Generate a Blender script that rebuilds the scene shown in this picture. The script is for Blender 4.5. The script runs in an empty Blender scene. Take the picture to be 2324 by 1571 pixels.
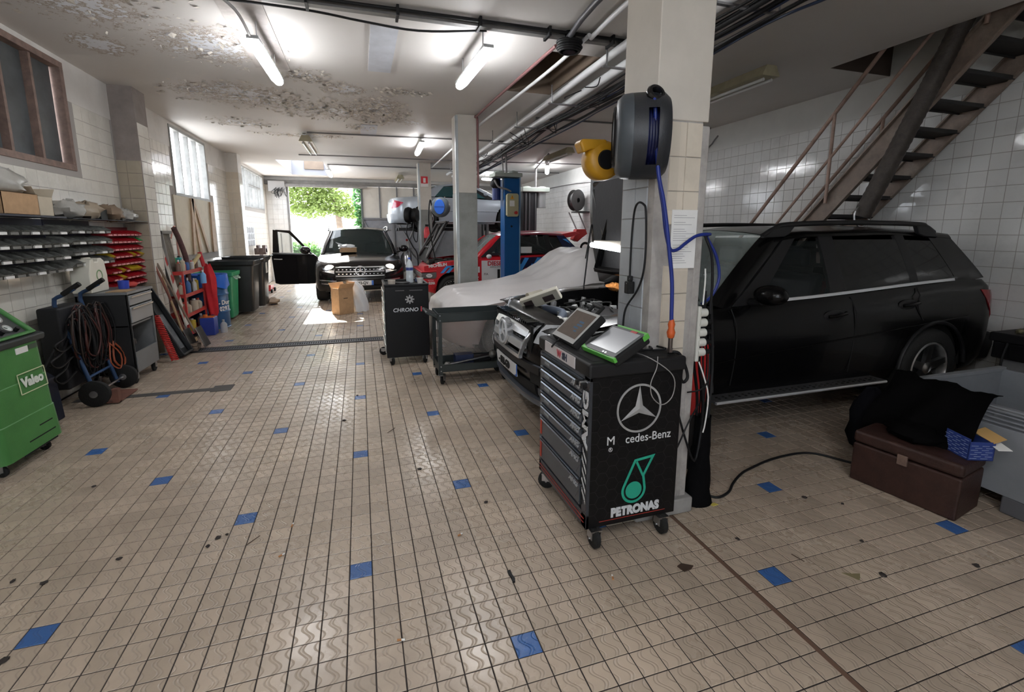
import bpy, math, random
from mathutils import Vector, Matrix
random.seed(7)
S = bpy.context.scene
C = S.collection
PI = math.pi
def R(a): return math.radians(a)

# ---------------------------------------------------------------- camera
H = 1.5459
YAW, PITCH, ROLL = .30263, .16805, .00022
cam = bpy.data.objects.new('camera', bpy.data.cameras.new('camera')); C.objects.link(cam)
fwd = Vector((math.sin(YAW)*math.cos(PITCH), math.cos(YAW)*math.cos(PITCH), -math.sin(PITCH)))
r0 = Vector((math.cos(YAW), -math.sin(YAW), 0)); u0 = r0.cross(fwd)
rt = r0*math.cos(ROLL)+u0*math.sin(ROLL); up = -r0*math.sin(ROLL)+u0*math.cos(ROLL)
M = Matrix((rt, up, -fwd)).transposed().to_4x4(); M.translation = Vector((0, 0, H)); cam.matrix_world = M
cam.data.sensor_fit = 'HORIZONTAL'; cam.data.sensor_width = 36
cam.data.lens = 1057.25/2324*36
cam.data.shift_x = (1162-1151.25)/2324; cam.data.shift_y = -(785.5-706.2)/2324
cam.data.clip_start = .05; cam.data.clip_end = 300
S.camera = cam
# ---------------------------------------------------------------- world, sun, exposure
S.view_settings.view_transform = 'Standard'; S.view_settings.look = 'None'
S.view_settings.exposure = 1.08; S.view_settings.gamma = 1; S.view_settings.use_curve_mapping = False
S.cycles.use_denoising = True
try: S.cycles.denoiser = 'OPENIMAGEDENOISE'
except Exception: pass
S.cycles.max_bounces = 7; S.cycles.diffuse_bounces = 4; S.cycles.glossy_bounces = 3
S.cycles.use_adaptive_sampling = True; S.cycles.adaptive_threshold = .03
S.cycles.transmission_bounces = 6; S.cycles.transparent_max_bounces = 12
S.cycles.sample_clamp_indirect = 6; S.cycles.caustics_reflective = False; S.cycles.caustics_refractive = False
S.cycles.blur_glossy = 1.0
W = bpy.data.worlds.new('world'); S.world = W; W.use_nodes = True
nt = W.node_tree; bg = nt.nodes['Background']
sky = nt.nodes.new('ShaderNodeTexSky'); sky.sky_type = 'HOSEK_WILKIE'; sky.turbidity = 6; sky.ground_albedo = .5
SUN = Vector((.76, -4.25, -3.25)).normalized()      # direction the sunlight travels: down through the roof light
sky.sun_direction = -SUN
mx = nt.nodes.new('ShaderNodeMixRGB'); mx.inputs[0].default_value = .75; mx.inputs[2].default_value = (.95, 1.01, 1.10, 1)
nt.links.new(sky.outputs[0], mx.inputs[1]); nt.links.new(mx.outputs[0], bg.inputs[0])
bg.inputs[1].default_value = 4.8
sl = bpy.data.lights.new('sun', 'SUN'); sl.energy = 22; sl.angle = R(.55); sl.color = (1, .95, .87)
so = bpy.data.objects.new('sun', sl); C.objects.link(so); so.location = (2, 30, 20)
so.rotation_euler = (SUN).to_track_quat('-Z', 'Y').to_euler()

# ---------------------------------------------------------------- materials
_mats = {}
def P(name, col, rough=.5, metal=0, var=0, vs=6, bump=0, bs=40, coat=0, trans=0, alpha=1, emis=0, spec=.5, dirt=None, ior=1.45, ecol=None, dscale=3):
    if name in _mats: return _mats[name]
    m = bpy.data.materials.new(name); m.use_nodes = True; nt = m.node_tree
    b = nt.nodes['Principled BSDF']
    c = tuple(col)+(1,) if len(col) == 3 else col
    b.inputs['Base Color'].default_value = c; b.inputs['Roughness'].default_value = rough
    b.inputs['Metallic'].default_value = metal; b.inputs['Coat Weight'].default_value = coat
    b.inputs['Transmission Weight'].default_value = trans; b.inputs['Alpha'].default_value = alpha
    b.inputs['Specular IOR Level'].default_value = spec; b.inputs['IOR'].default_value = ior
    if coat: b.inputs['Coat Roughness'].default_value = .04
    if emis:
        b.inputs['Emission Color'].default_value = (ecol or c[:3])+(1,) if ecol or True else c
        b.inputs['Emission Strength'].default_value = emis
    if var or bump or dirt:
        tc = nt.nodes.new('ShaderNodeNewGeometry')
        if var or dirt:
            n = nt.nodes.new('ShaderNodeTexNoise'); n.inputs['Scale'].default_value = vs; n.inputs['Detail'].default_value = 6
            n.inputs['Roughness'].default_value = .65
            nt.links.new(tc.outputs['Position'], n.inputs['Vector'])
            r = nt.nodes.new('ShaderNodeMapRange'); r.inputs[1].default_value = .3; r.inputs[2].default_value = .7
            nt.links.new(n.outputs[0], r.inputs[0])
            x = nt.nodes.new('ShaderNodeMixRGB')
            x.inputs[1].default_value = tuple(v*(1-var) for v in c[:3])+(1,); x.inputs[2].default_value = tuple(min(1, v*(1+var)) for v in c[:3])+(1,)
            nt.links.new(r.outputs[0], x.inputs[0]); last = x
            if dirt:
                n2 = nt.nodes.new('ShaderNodeTexNoise'); n2.inputs['Scale'].default_value = dscale; n2.inputs['Detail'].default_value = 8
                n2.inputs['Roughness'].default_value = .7
                nt.links.new(tc.outputs['Position'], n2.inputs['Vector'])
                r2 = nt.nodes.new('ShaderNodeMapRange'); r2.inputs[1].default_value = .52; r2.inputs[2].default_value = .72; r2.inputs[4].default_value = dirt[3]
                nt.links.new(n2.outputs[0], r2.inputs[0])
                x2 = nt.nodes.new('ShaderNodeMixRGB'); x2.inputs[2].default_value = tuple(dirt[:3])+(1,)
                nt.links.new(r2.outputs[0], x2.inputs[0]); nt.links.new(x.outputs[0], x2.inputs[1]); last = x2
            nt.links.new(last.outputs[0], b.inputs['Base Color'])
        if bump:
            n = nt.nodes.new('ShaderNodeTexNoise'); n.inputs['Scale'].default_value = bs; n.inputs['Detail'].default_value = 4
            nt.links.new(tc.outputs['Position'], n.inputs['Vector'])
            bp = nt.nodes.new('ShaderNodeBump'); bp.inputs['Strength'].default_value = bump; bp.inputs['Distance'].default_value = .01
            nt.links.new(n.outputs[0], bp.inputs['Height']); nt.links.new(bp.outputs[0], b.inputs['Normal'])
    _mats[name] = m; return m

# ---------------------------------------------------------------- mesh builder
class MB:
    def __init__(s): s.v = []; s.f = []
    def add(s, v, f, M=None):
        o = len(s.v)
        s.v += [tuple(M @ Vector(p)) if M is not None else tuple(p) for p in v]
        s.f += [tuple(o+i for i in q) for q in f]; return s
    def box(s, x0, x1, y0, y1, z0, z1, M=None):
        v = [(x, y, z) for z in (z0, z1) for y in (y0, y1) for x in (x0, x1)]
        return s.add(v, [(0, 2, 3, 1), (4, 5, 7, 6), (0, 1, 5, 4), (2, 6, 7, 3), (0, 4, 6, 2), (1, 3, 7, 5)], M)
    def cb(s, cx, cy, cz, sx, sy, sz, rz=0, M=None):
        m = Matrix.Translation((cx, cy, cz)) @ Matrix.Rotation(rz, 4, 'Z')
        if M is not None: m = M @ m
        return s.box(-sx/2, sx/2, -sy/2, sy/2, -sz/2, sz/2, m)
    def prism(s, poly, h0, h1, ax='z', M=None):
        n = len(poly)
        def P3(p, h): return (p[0], p[1], h) if ax == 'z' else ((h, p[0], p[1]) if ax == 'x' else (p[0], h, p[1]))
        v = [P3(p, h0) for p in poly]+[P3(p, h1) for p in poly]
        f = [tuple(range(n))[::-1], tuple(range(n, 2*n))]+[(i, (i+1) % n, n+(i+1) % n, n+i) for i in range(n)]
        return s.add(v, f, M)
    def tube(s, pts, r, n=8, closed=False, M=None):
        pts = [Vector(p) for p in pts]; k = len(pts); rr = r if isinstance(r, (list, tuple)) else [r]*k
        v = []; f = []; ref = None
        for i, p in enumerate(pts):
            a = pts[(i-1) % k] if (i or closed) else p; b = pts[(i+1) % k] if (i < k-1 or closed) else p
            t = (b-a).normalized() if (b-a).length > 1e-9 else Vector((0, 0, 1))
            if ref is None: ref = t.orthogonal().normalized()
            ref = (ref-t*ref.dot(t)); ref = ref.normalized() if ref.length > 1e-6 else t.orthogonal().normalized()
            w = t.cross(ref)
            for j in range(n):
                a_ = 2*PI*j/n; v.append(p+(ref*math.cos(a_)+w*math.sin(a_))*rr[i])
        m = k if closed else k-1
        for i in range(m):
            for j in range(n):
                f.append((i*n+j, i*n+(j+1) % n, ((i+1) % k)*n+(j+1) % n, ((i+1) % k)*n+j))
        if not closed: f += [tuple(range(n))[::-1], tuple(range((k-1)*n, k*n))]
        return s.add(v, f, M)
    def cyl(s, a, b, r, r2=None, n=16, M=None): return s.tube([a, b], [r, r if r2 is None else r2], n, M=M)
    def lathe(s, prof, M=None, n=24, a0=0, a1=2*PI):
        full = abs(a1-a0-2*PI) < 1e-6; k = n if full else n+1; v = []; f = []
        for r, z in prof:
            for j in range(k):
                a = a0+(a1-a0)*j/n; v.append((r*math.cos(a), r*math.sin(a), z))
        for i in range(len(prof)-1):
            for j in range(n): f.append((i*k+j, i*k+(j+1) % k, (i+1)*k+(j+1) % k, (i+1)*k+j))
        return s.add(v, f, M)
    def grid(s, rows, M=None, flip=False):
        n = len(rows[0]); v = [p for r in rows for p in r]; f = []
        for i in range(len(rows)-1):
            for j in range(n-1):
                q = (i*n+j, i*n+j+1, (i+1)*n+j+1, (i+1)*n+j); f.append(q[::-1] if flip else q)
        return s.add(v, f, M)
    def ball(s, c, r, nu=12, nv=8, M=None, jit=0):
        r = r if isinstance(r, (tuple, list)) else (r, r, r); v = []; f = []
        for i in range(nv+1):
            t = PI*i/nv
            for j in range(nu):
                a = 2*PI*j/nu; q = 1+(random.uniform(-jit, jit) if jit else 0)
                v.append((c[0]+r[0]*math.sin(t)*math.cos(a)*q, c[1]+r[1]*math.sin(t)*math.sin(a)*q, c[2]+r[2]*math.cos(t)*q))
        for i in range(nv):
            for j in range(nu): f.append((i*nu+j, (i+1)*nu+j, (i+1)*nu+(j+1) % nu, i*nu+(j+1) % nu))
        return s.add(v, f, M)
    def solid(s, rows, th, M=None):      # a grid of points given thickness along -normal-ish vector th
        th = Vector(th) if not callable(th) else th
        n = len(rows[0]); m = len(rows)
        a = [[Vector(p) for p in r] for r in rows]
        b = [[p+(th(p) if callable(th) else th) for p in r] for r in a]
        s.grid(a, M); s.grid(b, M, True)
        s.grid([a[0], b[0]], M, True); s.grid([a[-1], b[-1]], M)
        s.grid([[r[0] for r in a], [r[0] for r in b]], M); s.grid([[r[-1] for r in a], [r[-1] for r in b]], M, True)
        return s
    def build(s, name, mat, parent=None, smooth=None, bevel=0, W=False, sub=0, **kw):
        me = bpy.data.meshes.new(name)
        v = s.v
        if W and parent is not None:
            iv = wm(parent).inverted(); v = [iv @ Vector(p) for p in v]
        me.from_pydata([tuple(p) for p in v], [], s.f)
        me.materials.append(mat)
        return link(name, me, parent, smooth, bevel, sub, **kw)
_WM = {}
def wm(o):
    while o.parent is not None: o = o.parent
    return _WM.get(o.name, Matrix())
def link(name, me, parent=None, smooth=None, bevel=0, sub=0, **kw):
    if smooth is not None:
        me.polygons.foreach_set('use_smooth', [True]*len(me.polygons))
        if smooth < 180: me.set_sharp_from_angle(angle=R(smooth))
    o = bpy.data.objects.new(name, me); C.objects.link(o)
    if parent is not None: o.parent = parent
    if bevel:
        b = o.modifiers.new('bevel', 'BEVEL'); b.width = bevel; b.segments = 2; b.limit_method = 'ANGLE'; b.angle_limit = R(40)
        if smooth is None:
            me.polygons.foreach_set('use_smooth', [True]*len(me.polygons)); me.set_sharp_from_angle(angle=R(35)); b.harden_normals = True
    if sub:
        b = o.modifiers.new('sub', 'SUBSURF'); b.levels = b.render_levels = sub
    for k, x in kw.items(): o[k] = x
    return o
def tag(o, label=None, cat=None, group=None, kind=None):
    if label: o['label'] = label
    if cat: o['category'] = cat
    if group: o['group'] = group
    if kind: o['kind'] = kind
    return o
def thing(name, label, cat, loc=(0, 0, 0), rz=0, group=None, rot=None):
    o = bpy.data.objects.new(name, None); C.objects.link(o); o.empty_display_size = .1
    e = rot or (0, 0, rz)
    o.location = loc; o.rotation_euler = e
    from mathutils import Euler
    _WM[o.name] = Matrix.Translation(loc) @ Euler(e).to_matrix().to_4x4()
    return tag(o, label, cat, group)
def struct(name, mb, mat, **k):
    o = mb.build(name, mat, **k); o['kind'] = 'structure'; return o
def dup(o, parent=None, loc=None, rz=None, label=None, group=None):
    c = o.copy(); C.objects.link(c)
    if parent is not None: c.parent = parent
    if loc is not None:
        c.location = loc
        if rz is not None: c.rotation_euler = (0, 0, rz)
        _WM[c.name] = Matrix.Translation(c.location) @ c.rotation_euler.to_matrix().to_4x4()
    if label: c['label'] = label
    if group: c['group'] = group
    for ch in list(o.children): dup(ch, c)
    return c
def frame(o, right, upv):
    r = Vector(right).normalized(); u = Vector(upv); u = (u-r*u.dot(r)).normalized(); n = r.cross(u)
    m = Matrix((r, u, n)).transposed().to_4x4(); m.translation = Vector(o); return m
def text(s, size, mat, parent, M, name='lettering', ext=.0015, al='CENTER', bold=0, sx=1, shear=0, W=True, **kw):
    cu = bpy.data.curves.new('t', 'FONT'); cu.body = s; cu.size = size; cu.align_x = al; cu.align_y = 'CENTER'
    cu.extrude = ext; cu.offset = bold; cu.resolution_u = 3; cu.shear = shear
    ob = bpy.data.objects.new('t', cu)
    me = ob.to_mesh()
    me2 = me.copy(); ob.to_mesh_clear(); bpy.data.objects.remove(ob); bpy.data.curves.remove(cu)
    mm = M @ Matrix.Diagonal((sx, 1, 1, 1))
    if W and parent is not None: mm = wm(parent).inverted() @ mm
    me2.transform(mm); me2.materials.clear(); me2.materials.append(mat); me2.name = name
    return link(name, me2, parent, **kw)
def lerp(a, b, t): return a+(b-a)*t
def bez(pts, n=24):          # smooth Catmull-Rom through points
    P_ = [Vector(p) for p in pts]; P_ = [P_[0]*2-P_[1]]+P_+[P_[-1]*2-P_[-2]]; out = []
    m = len(P_)-3; k = max(2, n//m)
    for i in range(m):
        a, b, c, d = P_[i:i+4]
        for j in range(k):
            t = j/k
            out.append(.5*((2*b)+(c-a)*t+(2*a-5*b+4*c-d)*t*t+(3*b-a-3*c+d)*t**3))
    out.append(P_[-2]); return out
def proj(p):                 # picture coordinates in the 2324x1571 frame, used only to sort pieces by how large they show
    d = Vector(p)-Vector((0, 0, H)); z = d.dot(fwd)
    if z < .05: return None
    return 1151.25+1057.25*d.dot(rt)/z, 706.2-1057.25*d.dot(up)/z, z

# common materials
M_black = P('black_plastic', (.007, .007, .008), .5, spec=.35)
M_blackg = P('black_gloss', (.008, .008, .009), .2, coat=.4)
M_rub = P('rubber', (.008, .008, .008), .8, bump=.2, bs=120)
M_chrome = P('chrome', (.72, .73, .75), .22, .75)
M_steel = P('steel', (.45, .45, .46), .35, 1, var=.2, vs=20)
M_alu = P('aluminium', (.6, .6, .61), .3, 1)
M_white = P('white_paint', (.72, .72, .70), .5)
M_wprint = P('white_print', (.8, .8, .8), .5)
M_red = P('red_paint', (.42, .018, .018), .4, var=.15)
M_dark = P('dark_void', (.01, .01, .01), .9)
M_paper = P('paper', (.75, .75, .73), .7, var=.04)
M_card = P('cardboard', (.42, .27, .15), .8, var=.12, vs=15, bump=.1, bs=60)
M_wood = P('wood', (.36, .24, .13), .6, var=.25, vs=18)
M_rust = P('rusty_steel', (.14, .09, .07), .7, var=.35, vs=14, bump=.2, bs=60)
# ================================================================ the room
XL, XR, YF, YB, ZC = -2.75, 5.70, 16.5, -3.0, 3.25
M_grout = P('grout', (.032, .026, .024), .9, var=.3, vs=8)
M_wgrout = P('wall_grout', (.42, .40, .37), .8, var=.2)
M_plaster = P('painted_plaster', (.62, .60, .57), .7, var=.07, vs=2.5, bump=.15, bs=30, dirt=(.35, .31, .26, .35), dscale=1.5)
M_paintw = P('white_wall_paint', (.66, .66, .64), .6, var=.05, vs=3)

def tile_material(name, base, dirtc):
    m = bpy.data.materials.new(name); m.use_nodes = True; nt = m.node_tree; N = nt.nodes; L = nt.links
    b = N['Principled BSDF']; g = N.new('ShaderNodeNewGeometry')
    def math_(op, a=None, b_=None, c=None):
        n = N.new('ShaderNodeMath'); n.operation = op
        for i, q in enumerate((a, b_, c)):
            if q is None: continue
            if isinstance(q, (int, float)): n.inputs[i].default_value = q
            else: L.new(q, n.inputs[i])
        return n.outputs[0]
    sp = N.new('ShaderNodeSeparateXYZ'); L.new(g.outputs['Position'], sp.inputs[0])
    u = math_('DIVIDE', math_('SUBTRACT', sp.outputs[0], .0781), .1); v = math_('DIVIDE', math_('SUBTRACT', sp.outputs[1], .0944), .1)
    fu = math_('FRACT', u); fv = math_('FRACT', v)
    # S-shaped relief wave pressed in every tile
    wv = math_('MULTIPLY', math_('SINE', math_('MULTIPLY', fv, 2*PI)), .16)
    d1 = math_('ABSOLUTE', math_('SUBTRACT', math_('ABSOLUTE', math_('SUBTRACT', math_('SUBTRACT', fu, .5), wv)), .065))
    d2 = math_('ABSOLUTE', math_('SUBTRACT', math_('SUBTRACT', fu, .98), wv)); d3 = math_('ABSOLUTE', math_('SUBTRACT', math_('ADD', fu, .02), wv))
    d = math_('MINIMUM', d1, math_('MINIMUM', d2, d3))
    mr = N.new('ShaderNodeMapRange'); mr.inputs[1].default_value = 0; mr.inputs[2].default_value = .055; mr.interpolation_type = 'SMOOTHSTEP'
    L.new(d, mr.inputs[0]); groove = mr.outputs[0]
    cmb = N.new('ShaderNodeCombineXYZ'); L.new(math_('FLOOR', u), cmb.inputs[0]); L.new(math_('FLOOR', v), cmb.inputs[1])
    wn = N.new('ShaderNodeTexWhiteNoise'); L.new(cmb.outputs[0], wn.inputs['Vector'])
    ns = N.new('ShaderNodeTexNoise'); ns.inputs['Scale'].default_value = 1.3; ns.inputs['Detail'].default_value = 9; ns.inputs['Roughness'].default_value = .68
    L.new(g.outputs['Position'], ns.inputs['Vector'])
    nr = N.new('ShaderNodeMapRange'); nr.inputs[1].default_value = .4; nr.inputs[2].default_value = .72; nr.inputs[4].default_value = .5
    L.new(ns.outputs[0], nr.inputs[0])
    hue = N.new('ShaderNodeHueSaturation'); hue.inputs['Color'].default_value = base+(1,)
    vr = N.new('ShaderNodeMapRange'); vr.inputs[3].default_value = .88; vr.inputs[4].default_value = 1.1; L.new(wn.outputs[0], vr.inputs[0]); L.new(vr.outputs[0], hue.inputs['Value'])
    mx = N.new('ShaderNodeMixRGB'); mx.inputs[2].default_value = dirtc+(1,); L.new(nr.outputs[0], mx.inputs[0]); L.new(hue.outputs[0], mx.inputs[1])
    mg = N.new('ShaderNodeMixRGB'); mg.inputs[2].default_value = tuple(x*.45 for x in base)+(1,)
    L.new(math_('MULTIPLY', math_('SUBTRACT', 1, groove), .30), mg.inputs[0]); L.new(mx.outputs[0], mg.inputs[1]); L.new(mg.outputs[0], b.inputs['Base Color'])
    rr = N.new('ShaderNodeMapRange'); rr.inputs[1].default_value = .35; rr.inputs[2].default_value = .7; rr.inputs[3].default_value = .20; rr.inputs[4].default_value = .42
    L.new(ns.outputs[0], rr.inputs[0]); L.new(rr.outputs[0], b.inputs['Roughness'])
    bp = N.new('ShaderNodeBump'); bp.inputs['Strength'].default_value = .55; bp.inputs['Distance'].default_value = .002
    L.new(groove, bp.inputs['Height']); L.new(bp.outputs[0], b.inputs['Normal'])
    return m
M_ftile = tile_material('beige_floor_tile', (.475, .385, .30), (.21, .165, .125))
M_btile = tile_material('blue_floor_tile', (.045, .13, .36), (.04, .09, .22))

floor = struct('floor', MB().box(XL-.1, XR+.1, YB-.1, YF+.1, -.12, -.0025), M_grout)
TS, OX, OY = .1, .0781, .0944
def tile_mb(mb, cx, cy, s=.0479, z=0., c=.0014, h=.0025):
    v = [(cx-s, cy-s, z-h), (cx+s, cy-s, z-h), (cx+s, cy+s, z-h), (cx-s, cy+s, z-h)]
    t = s-c; v += [(cx-t, cy-t, z), (cx+t, cy-t, z), (cx+t, cy+t, z), (cx-t, cy+t, z)]
    mb.add(v, [(4, 5, 6, 7), (0, 1, 5, 4), (1, 2, 6, 5), (2, 3, 7, 6), (3, 0, 4, 7)])
DR0, DR1 = 6.87, 7.04          # drain channel across the floor
cells = []
for i in range(int((XL-OX)/TS)-1, int((XR-OX)/TS)+1):
    for j in range(int((YB-OY)/TS)-1, int((YF-OY)/TS)+1):
        cx, cy = OX+TS*(i+.5), OY+TS*(j+.5)
        if not (XL+.04 < cx < XR-.04 and YB+.05 < cy < YF-.05): continue
        if DR0-.03 < cy < DR1+.03 and -2.25 < cx < 1.05: continue
        if 1.51 < cx < 1.59 and cy < 1.9 and 0: continue
        q = proj((cx, cy, 0)); bl = ((i-4) % 6 == 0 and (j-13) % 6 == 0 and ((i-4)//6+(j-13)//6) % 2 == 0)
        vis = q is not None and -60 < q[0] < 2380 and q[1] < 1630
        cells.append((q[2] if vis else 1e9, cx, cy, bl, vis))
cells.sort()
def mesh_of(mb, name, mat):
    me = bpy.data.meshes.new(name); me.from_pydata(mb.v, [], mb.f); me.materials.append(mat); return me
mb = MB(); tile_mb(mb, 0, 0); me_t = mesh_of(mb, 'tile', M_ftile)
mb = MB(); tile_mb(mb, 0, 0); me_b = mesh_of(mb, 'blue_tile', M_btile)
near = 0; nb = 0; rest = MB(); restb = MB()
for q, cx, cy, bl, vis in cells:
    if bl and vis and nb < 60:
        nb += 1; o = bpy.data.objects.new('blue_tile', me_b); o.parent = floor; o.location = (cx, cy, 0); C.objects.link(o)
        o['label'] = 'blue glazed floor tile'
    elif bl: tile_mb(restb, cx, cy)
    elif vis and near < 300:
        near += 1; o = bpy.data.objects.new('tile', me_t); o.parent = floor
        o.location = (cx+random.uniform(-.0004, .0004), cy+random.uniform(-.0004, .0004), random.uniform(-.0004, .0002)); C.objects.link(o)
    else: tile_mb(rest, cx, cy)
rest.build('tile_field', M_ftile, floor, kind='stuff'); restb.build('blue_tile_field', M_btile, floor, kind='stuff')
struct('trim_1', MB().box(1.553, 1.573, YB, 1.98, -.002, .0015), P('rust_strip', (.13, .075, .05), .7))
struct('trim_2', MB().box(-2.6, -1.42, 5.07, 5.16, -.002, .003).box(-1.48, -1.30, 5.03, 5.22, -.002, .004), P('steel_cover', (.06, .058, .055), .6, var=.3))
# drain
t = tag(thing('floor_drain', 'long dark slotted drain channel across the tiled floor', 'drain', (-.6, 6.955, 0)))
MB().box(-2.25, 1.0, DR0+.005, DR0+.03, -.02, .001).box(-2.25, 1.0, DR1-.03, DR1-.005, -.02, .001).build('drain_frame', P('galvanised', (.12, .13, .15), .5, .6), t, W=True)
mb = MB()
x = -2.25
while x < 1.0: mb.box(x, x+.012, DR0+.03, DR1-.03, -.012, -.001); x += .03
mb.build('grate_bars', P('grate_steel', (.10, .11, .13), .5, .5), t, W=True, kind='stuff')
MB().box(-2.25, 1.0, DR0+.02, DR1-.02, -.0024, -.0020).build('channel', M_dark, t, W=True)

# ---------------------------------------------------------------- walls
def ramp_tile(name, base, rough=.16, var=.06):
    m = bpy.data.materials.new(name); m.use_nodes = True; nt = m.node_tree; N = nt.nodes; L = nt.links
    b = N['Principled BSDF']; g = N.new('ShaderNodeNewGeometry')
    dv = N.new('ShaderNodeVectorMath'); dv.operation = 'SCALE'; dv.inputs[3].default_value = 1/.15; L.new(g.outputs['Position'], dv.inputs[0])
    fl = N.new('ShaderNodeVectorMath'); fl.operation = 'FLOOR'; L.new(dv.outputs[0], fl.inputs[0])
    wn = N.new('ShaderNodeTexWhiteNoise'); L.new(fl.outputs[0], wn.inputs['Vector'])
    h = N.new('ShaderNodeHueSaturation'); h.inputs['Color'].default_value = base+(1,)
    r = N.new('ShaderNodeMapRange'); r.inputs[3].default_value = 1-var; r.inputs[4].default_value = 1+var; L.new(wn.outputs[0], r.inputs[0]); L.new(r.outputs[0], h.inputs['Value'])
    n = N.new('ShaderNodeTexNoise'); n.inputs['Scale'].default_value = 2.2; n.inputs['Detail'].default_value = 7; n.inputs['Roughness'].default_value = .7; L.new(g.outputs['Position'], n.inputs['Vector'])
    mr = N.new('ShaderNodeMapRange'); mr.inputs[1].default_value = .5; mr.inputs[2].default_value = .78; mr.inputs[4].default_value = .45; L.new(n.outputs[0], mr.inputs[0])
    x = N.new('ShaderNodeMixRGB'); x.inputs[2].default_value = tuple(c*.55 for c in base)+(1,); L.new(mr.outputs[0], x.inputs[0]); L.new(h.outputs[0], x.inputs[1]); L.new(x.outputs[0], b.inputs['Base Color'])
    b.inputs['Roughness'].default_value = rough
    n2 = N.new('ShaderNodeTexNoise'); n2.inputs['Scale'].default_value = 9; L.new(g.outputs['Position'], n2.inputs['Vector'])
    bp = N.new('ShaderNodeBump'); bp.inputs['Strength'].default_value = .12; bp.inputs['Distance'].default_value = .01; L.new(n2.outputs[0], bp.inputs['Height']); L.new(bp.outputs[0], b.inputs['Normal'])
    return m
M_wtile = ramp_tile('white_wall_tile', (.70, .68, .62), .13, .03)
M_wtileR = ramp_tile('white_wall_tile_b', (.70, .70, .69), .10, .02)
M_ctile = ramp_tile('cream_tile', (.60, .54, .45), .3)
M_gtile = ramp_tile('grey_tile', (.33, .35, .37), .4)

def wall_tiles(parent, org, du, n, us, zs, mat, skip=None, cap=300, ts=.15, name='tile'):
    """square glazed tiles laid on the plane through org along du, normal n; the largest ones in view are parts, the rest one field"""
    du = Vector(du); n = Vector(n); u0, u1 = us; z0, z1 = zs; out = []
    k = 0
    while z1-ts*(k+1) >= z0-.001:
        zc = z1-ts*(k+.5); i = 0
        while u0+ts*(i+1) <= u1+.001:
            uc = u0+ts*(i+.5)
            if not (skip and skip(uc, zc)):
                p = Vector(org)+du*uc+Vector((0, 0, zc)); q = proj(p)
                out.append((q[2] if q and -40 < q[0] < 2364 and -30 < q[1] < 1600 else 1e9, uc, zc))
            i += 1
        k += 1
    out.sort()
    M = Matrix((du, (0, 0, 1), n)).transposed().to_4x4()
    s = ts/2-.0016; c = .002; h = .005; V0 = [(-s, -s, 0), (s, -s, 0), (s, s, 0), (-s, s, 0)]; t_ = s-c
    V0 += [(-t_, -t_, h), (t_, -t_, h), (t_, t_, h), (-t_, t_, h)]; F0 = [(4, 5, 6, 7), (0, 1, 5, 4), (1, 2, 6, 5), (2, 3, 7, 6), (3, 0, 4, 7)]
    mb = MB(); mb.add(V0, F0, M); me = mesh_of(mb, name, mat); fld = MB()
    for r, (q, uc, zc) in enumerate(out):
        p = Vector(org)+du*uc+Vector((0, 0, zc))
        if r < cap and q < 1e8:
            o = bpy.data.objects.new(name, me); o.parent = parent; C.objects.link(o)
            pi = wm(parent).inverted() if parent.type == 'EMPTY' else Matrix()
            o.location = pi @ (p+n*random.uniform(-.0006, .0006))
        else: fld.add(V0, F0, Matrix.Translation(p) @ M)
    if fld.v: fld.build(name+'_field', mat, parent, kind='stuff', W=parent.type == 'EMPTY')

W0 = (2.2, 6.06, 2.16, 3.20); W1 = (8.78, 10.56, 2.12, 3.20); W2 = (13.42, 16.15, 2.19, 3.20)
def wall_with_holes(x0, x1, y0, y1, z0, z1, holes):
    mb = MB(); y = y0
    for (a, b, c, d) in holes:
        mb.box(x0, x1, y, a, z0, z1); mb.box(x0, x1, a, b, z0, c); y = b
        if d < z1: mb.box(x0, x1, a, b, d, z1)
    mb.box(x0, x1, y, y1, z0, z1); return mb
wl = struct('wall_left', wall_with_holes(XL-.12, XL, YB-.3, YF+.3, -.1, ZC, [W0, W1, W2]), M_plaster)
def skipL(u, z):
    for (a, b, c, d) in (W0, W1, W2):
        if a-.08 < u < b+.08 and c-.08 < z < d+.08: return True
    if 8.62 < u < 10.75 and 1.12 < z < 2.2: return True
    return (6.95 < u < 7.30) or (11.95 < u < 12.3)
wall_with_holes(XL, XL+.002, YB, YF, 0, 2.85, [W0, W1, W2]).build('grout_bed', P('wall_grout_dark', (.36, .34, .32), .9), wl)
wall_tiles(wl, (XL, 0, 0), (0, 1, 0), (1, 0, 0), (YB, YF), (0, 2.85), M_wtile, skipL)
wr = struct('wall_right', MB().box(XR, XR+.3, YB-.3, YF+.3, -.1, 4.6), M_paintw)
MB().box(XR-.002, XR, YB, YF, .02, 2.87).build('grout_bed', P('wall_grout_dark', (.36, .34, .32), .9), wr)
wall_tiles(wr, (XR, 0, 0), (0, 1, 0), (-1, 0, 0), (YB, YF), (.02, 2.87), M_wtileR, None)
BK = (-2.4, .6, 1.0, 2.75)
wb = struct('wall_back', MB().box(XL-.3, BK[0], YB-.3, YB, -.1, ZC).box(BK[1], XR+.3, YB-.3, YB, -.1, ZC).box(BK[0], BK[1], YB-.3, YB, -.1, BK[2]).box(BK[0], BK[1], YB-.3, YB, BK[3], ZC), M_plaster)
# far wall: opening and the gate beside it
DX0, DX1, DZ = -2.12, 3.62, 3.03
mbf = MB().box(XL-.12, DX0, YF, YF+.35, -.1, ZC).box(DX1, XR+.3, YF, YF+.35, -.1, ZC).box(DX0, DX1, YF, YF+.35, DZ, ZC+.02)
wf = struct('wall_front', mbf, M_plaster)
wall_tiles(wf, (0, YF, 0), (1, 0, 0), (0, -1, 0), (XL+.02, DX0-.0), (0, 3.0), M_wtileR, None, 80)
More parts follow.
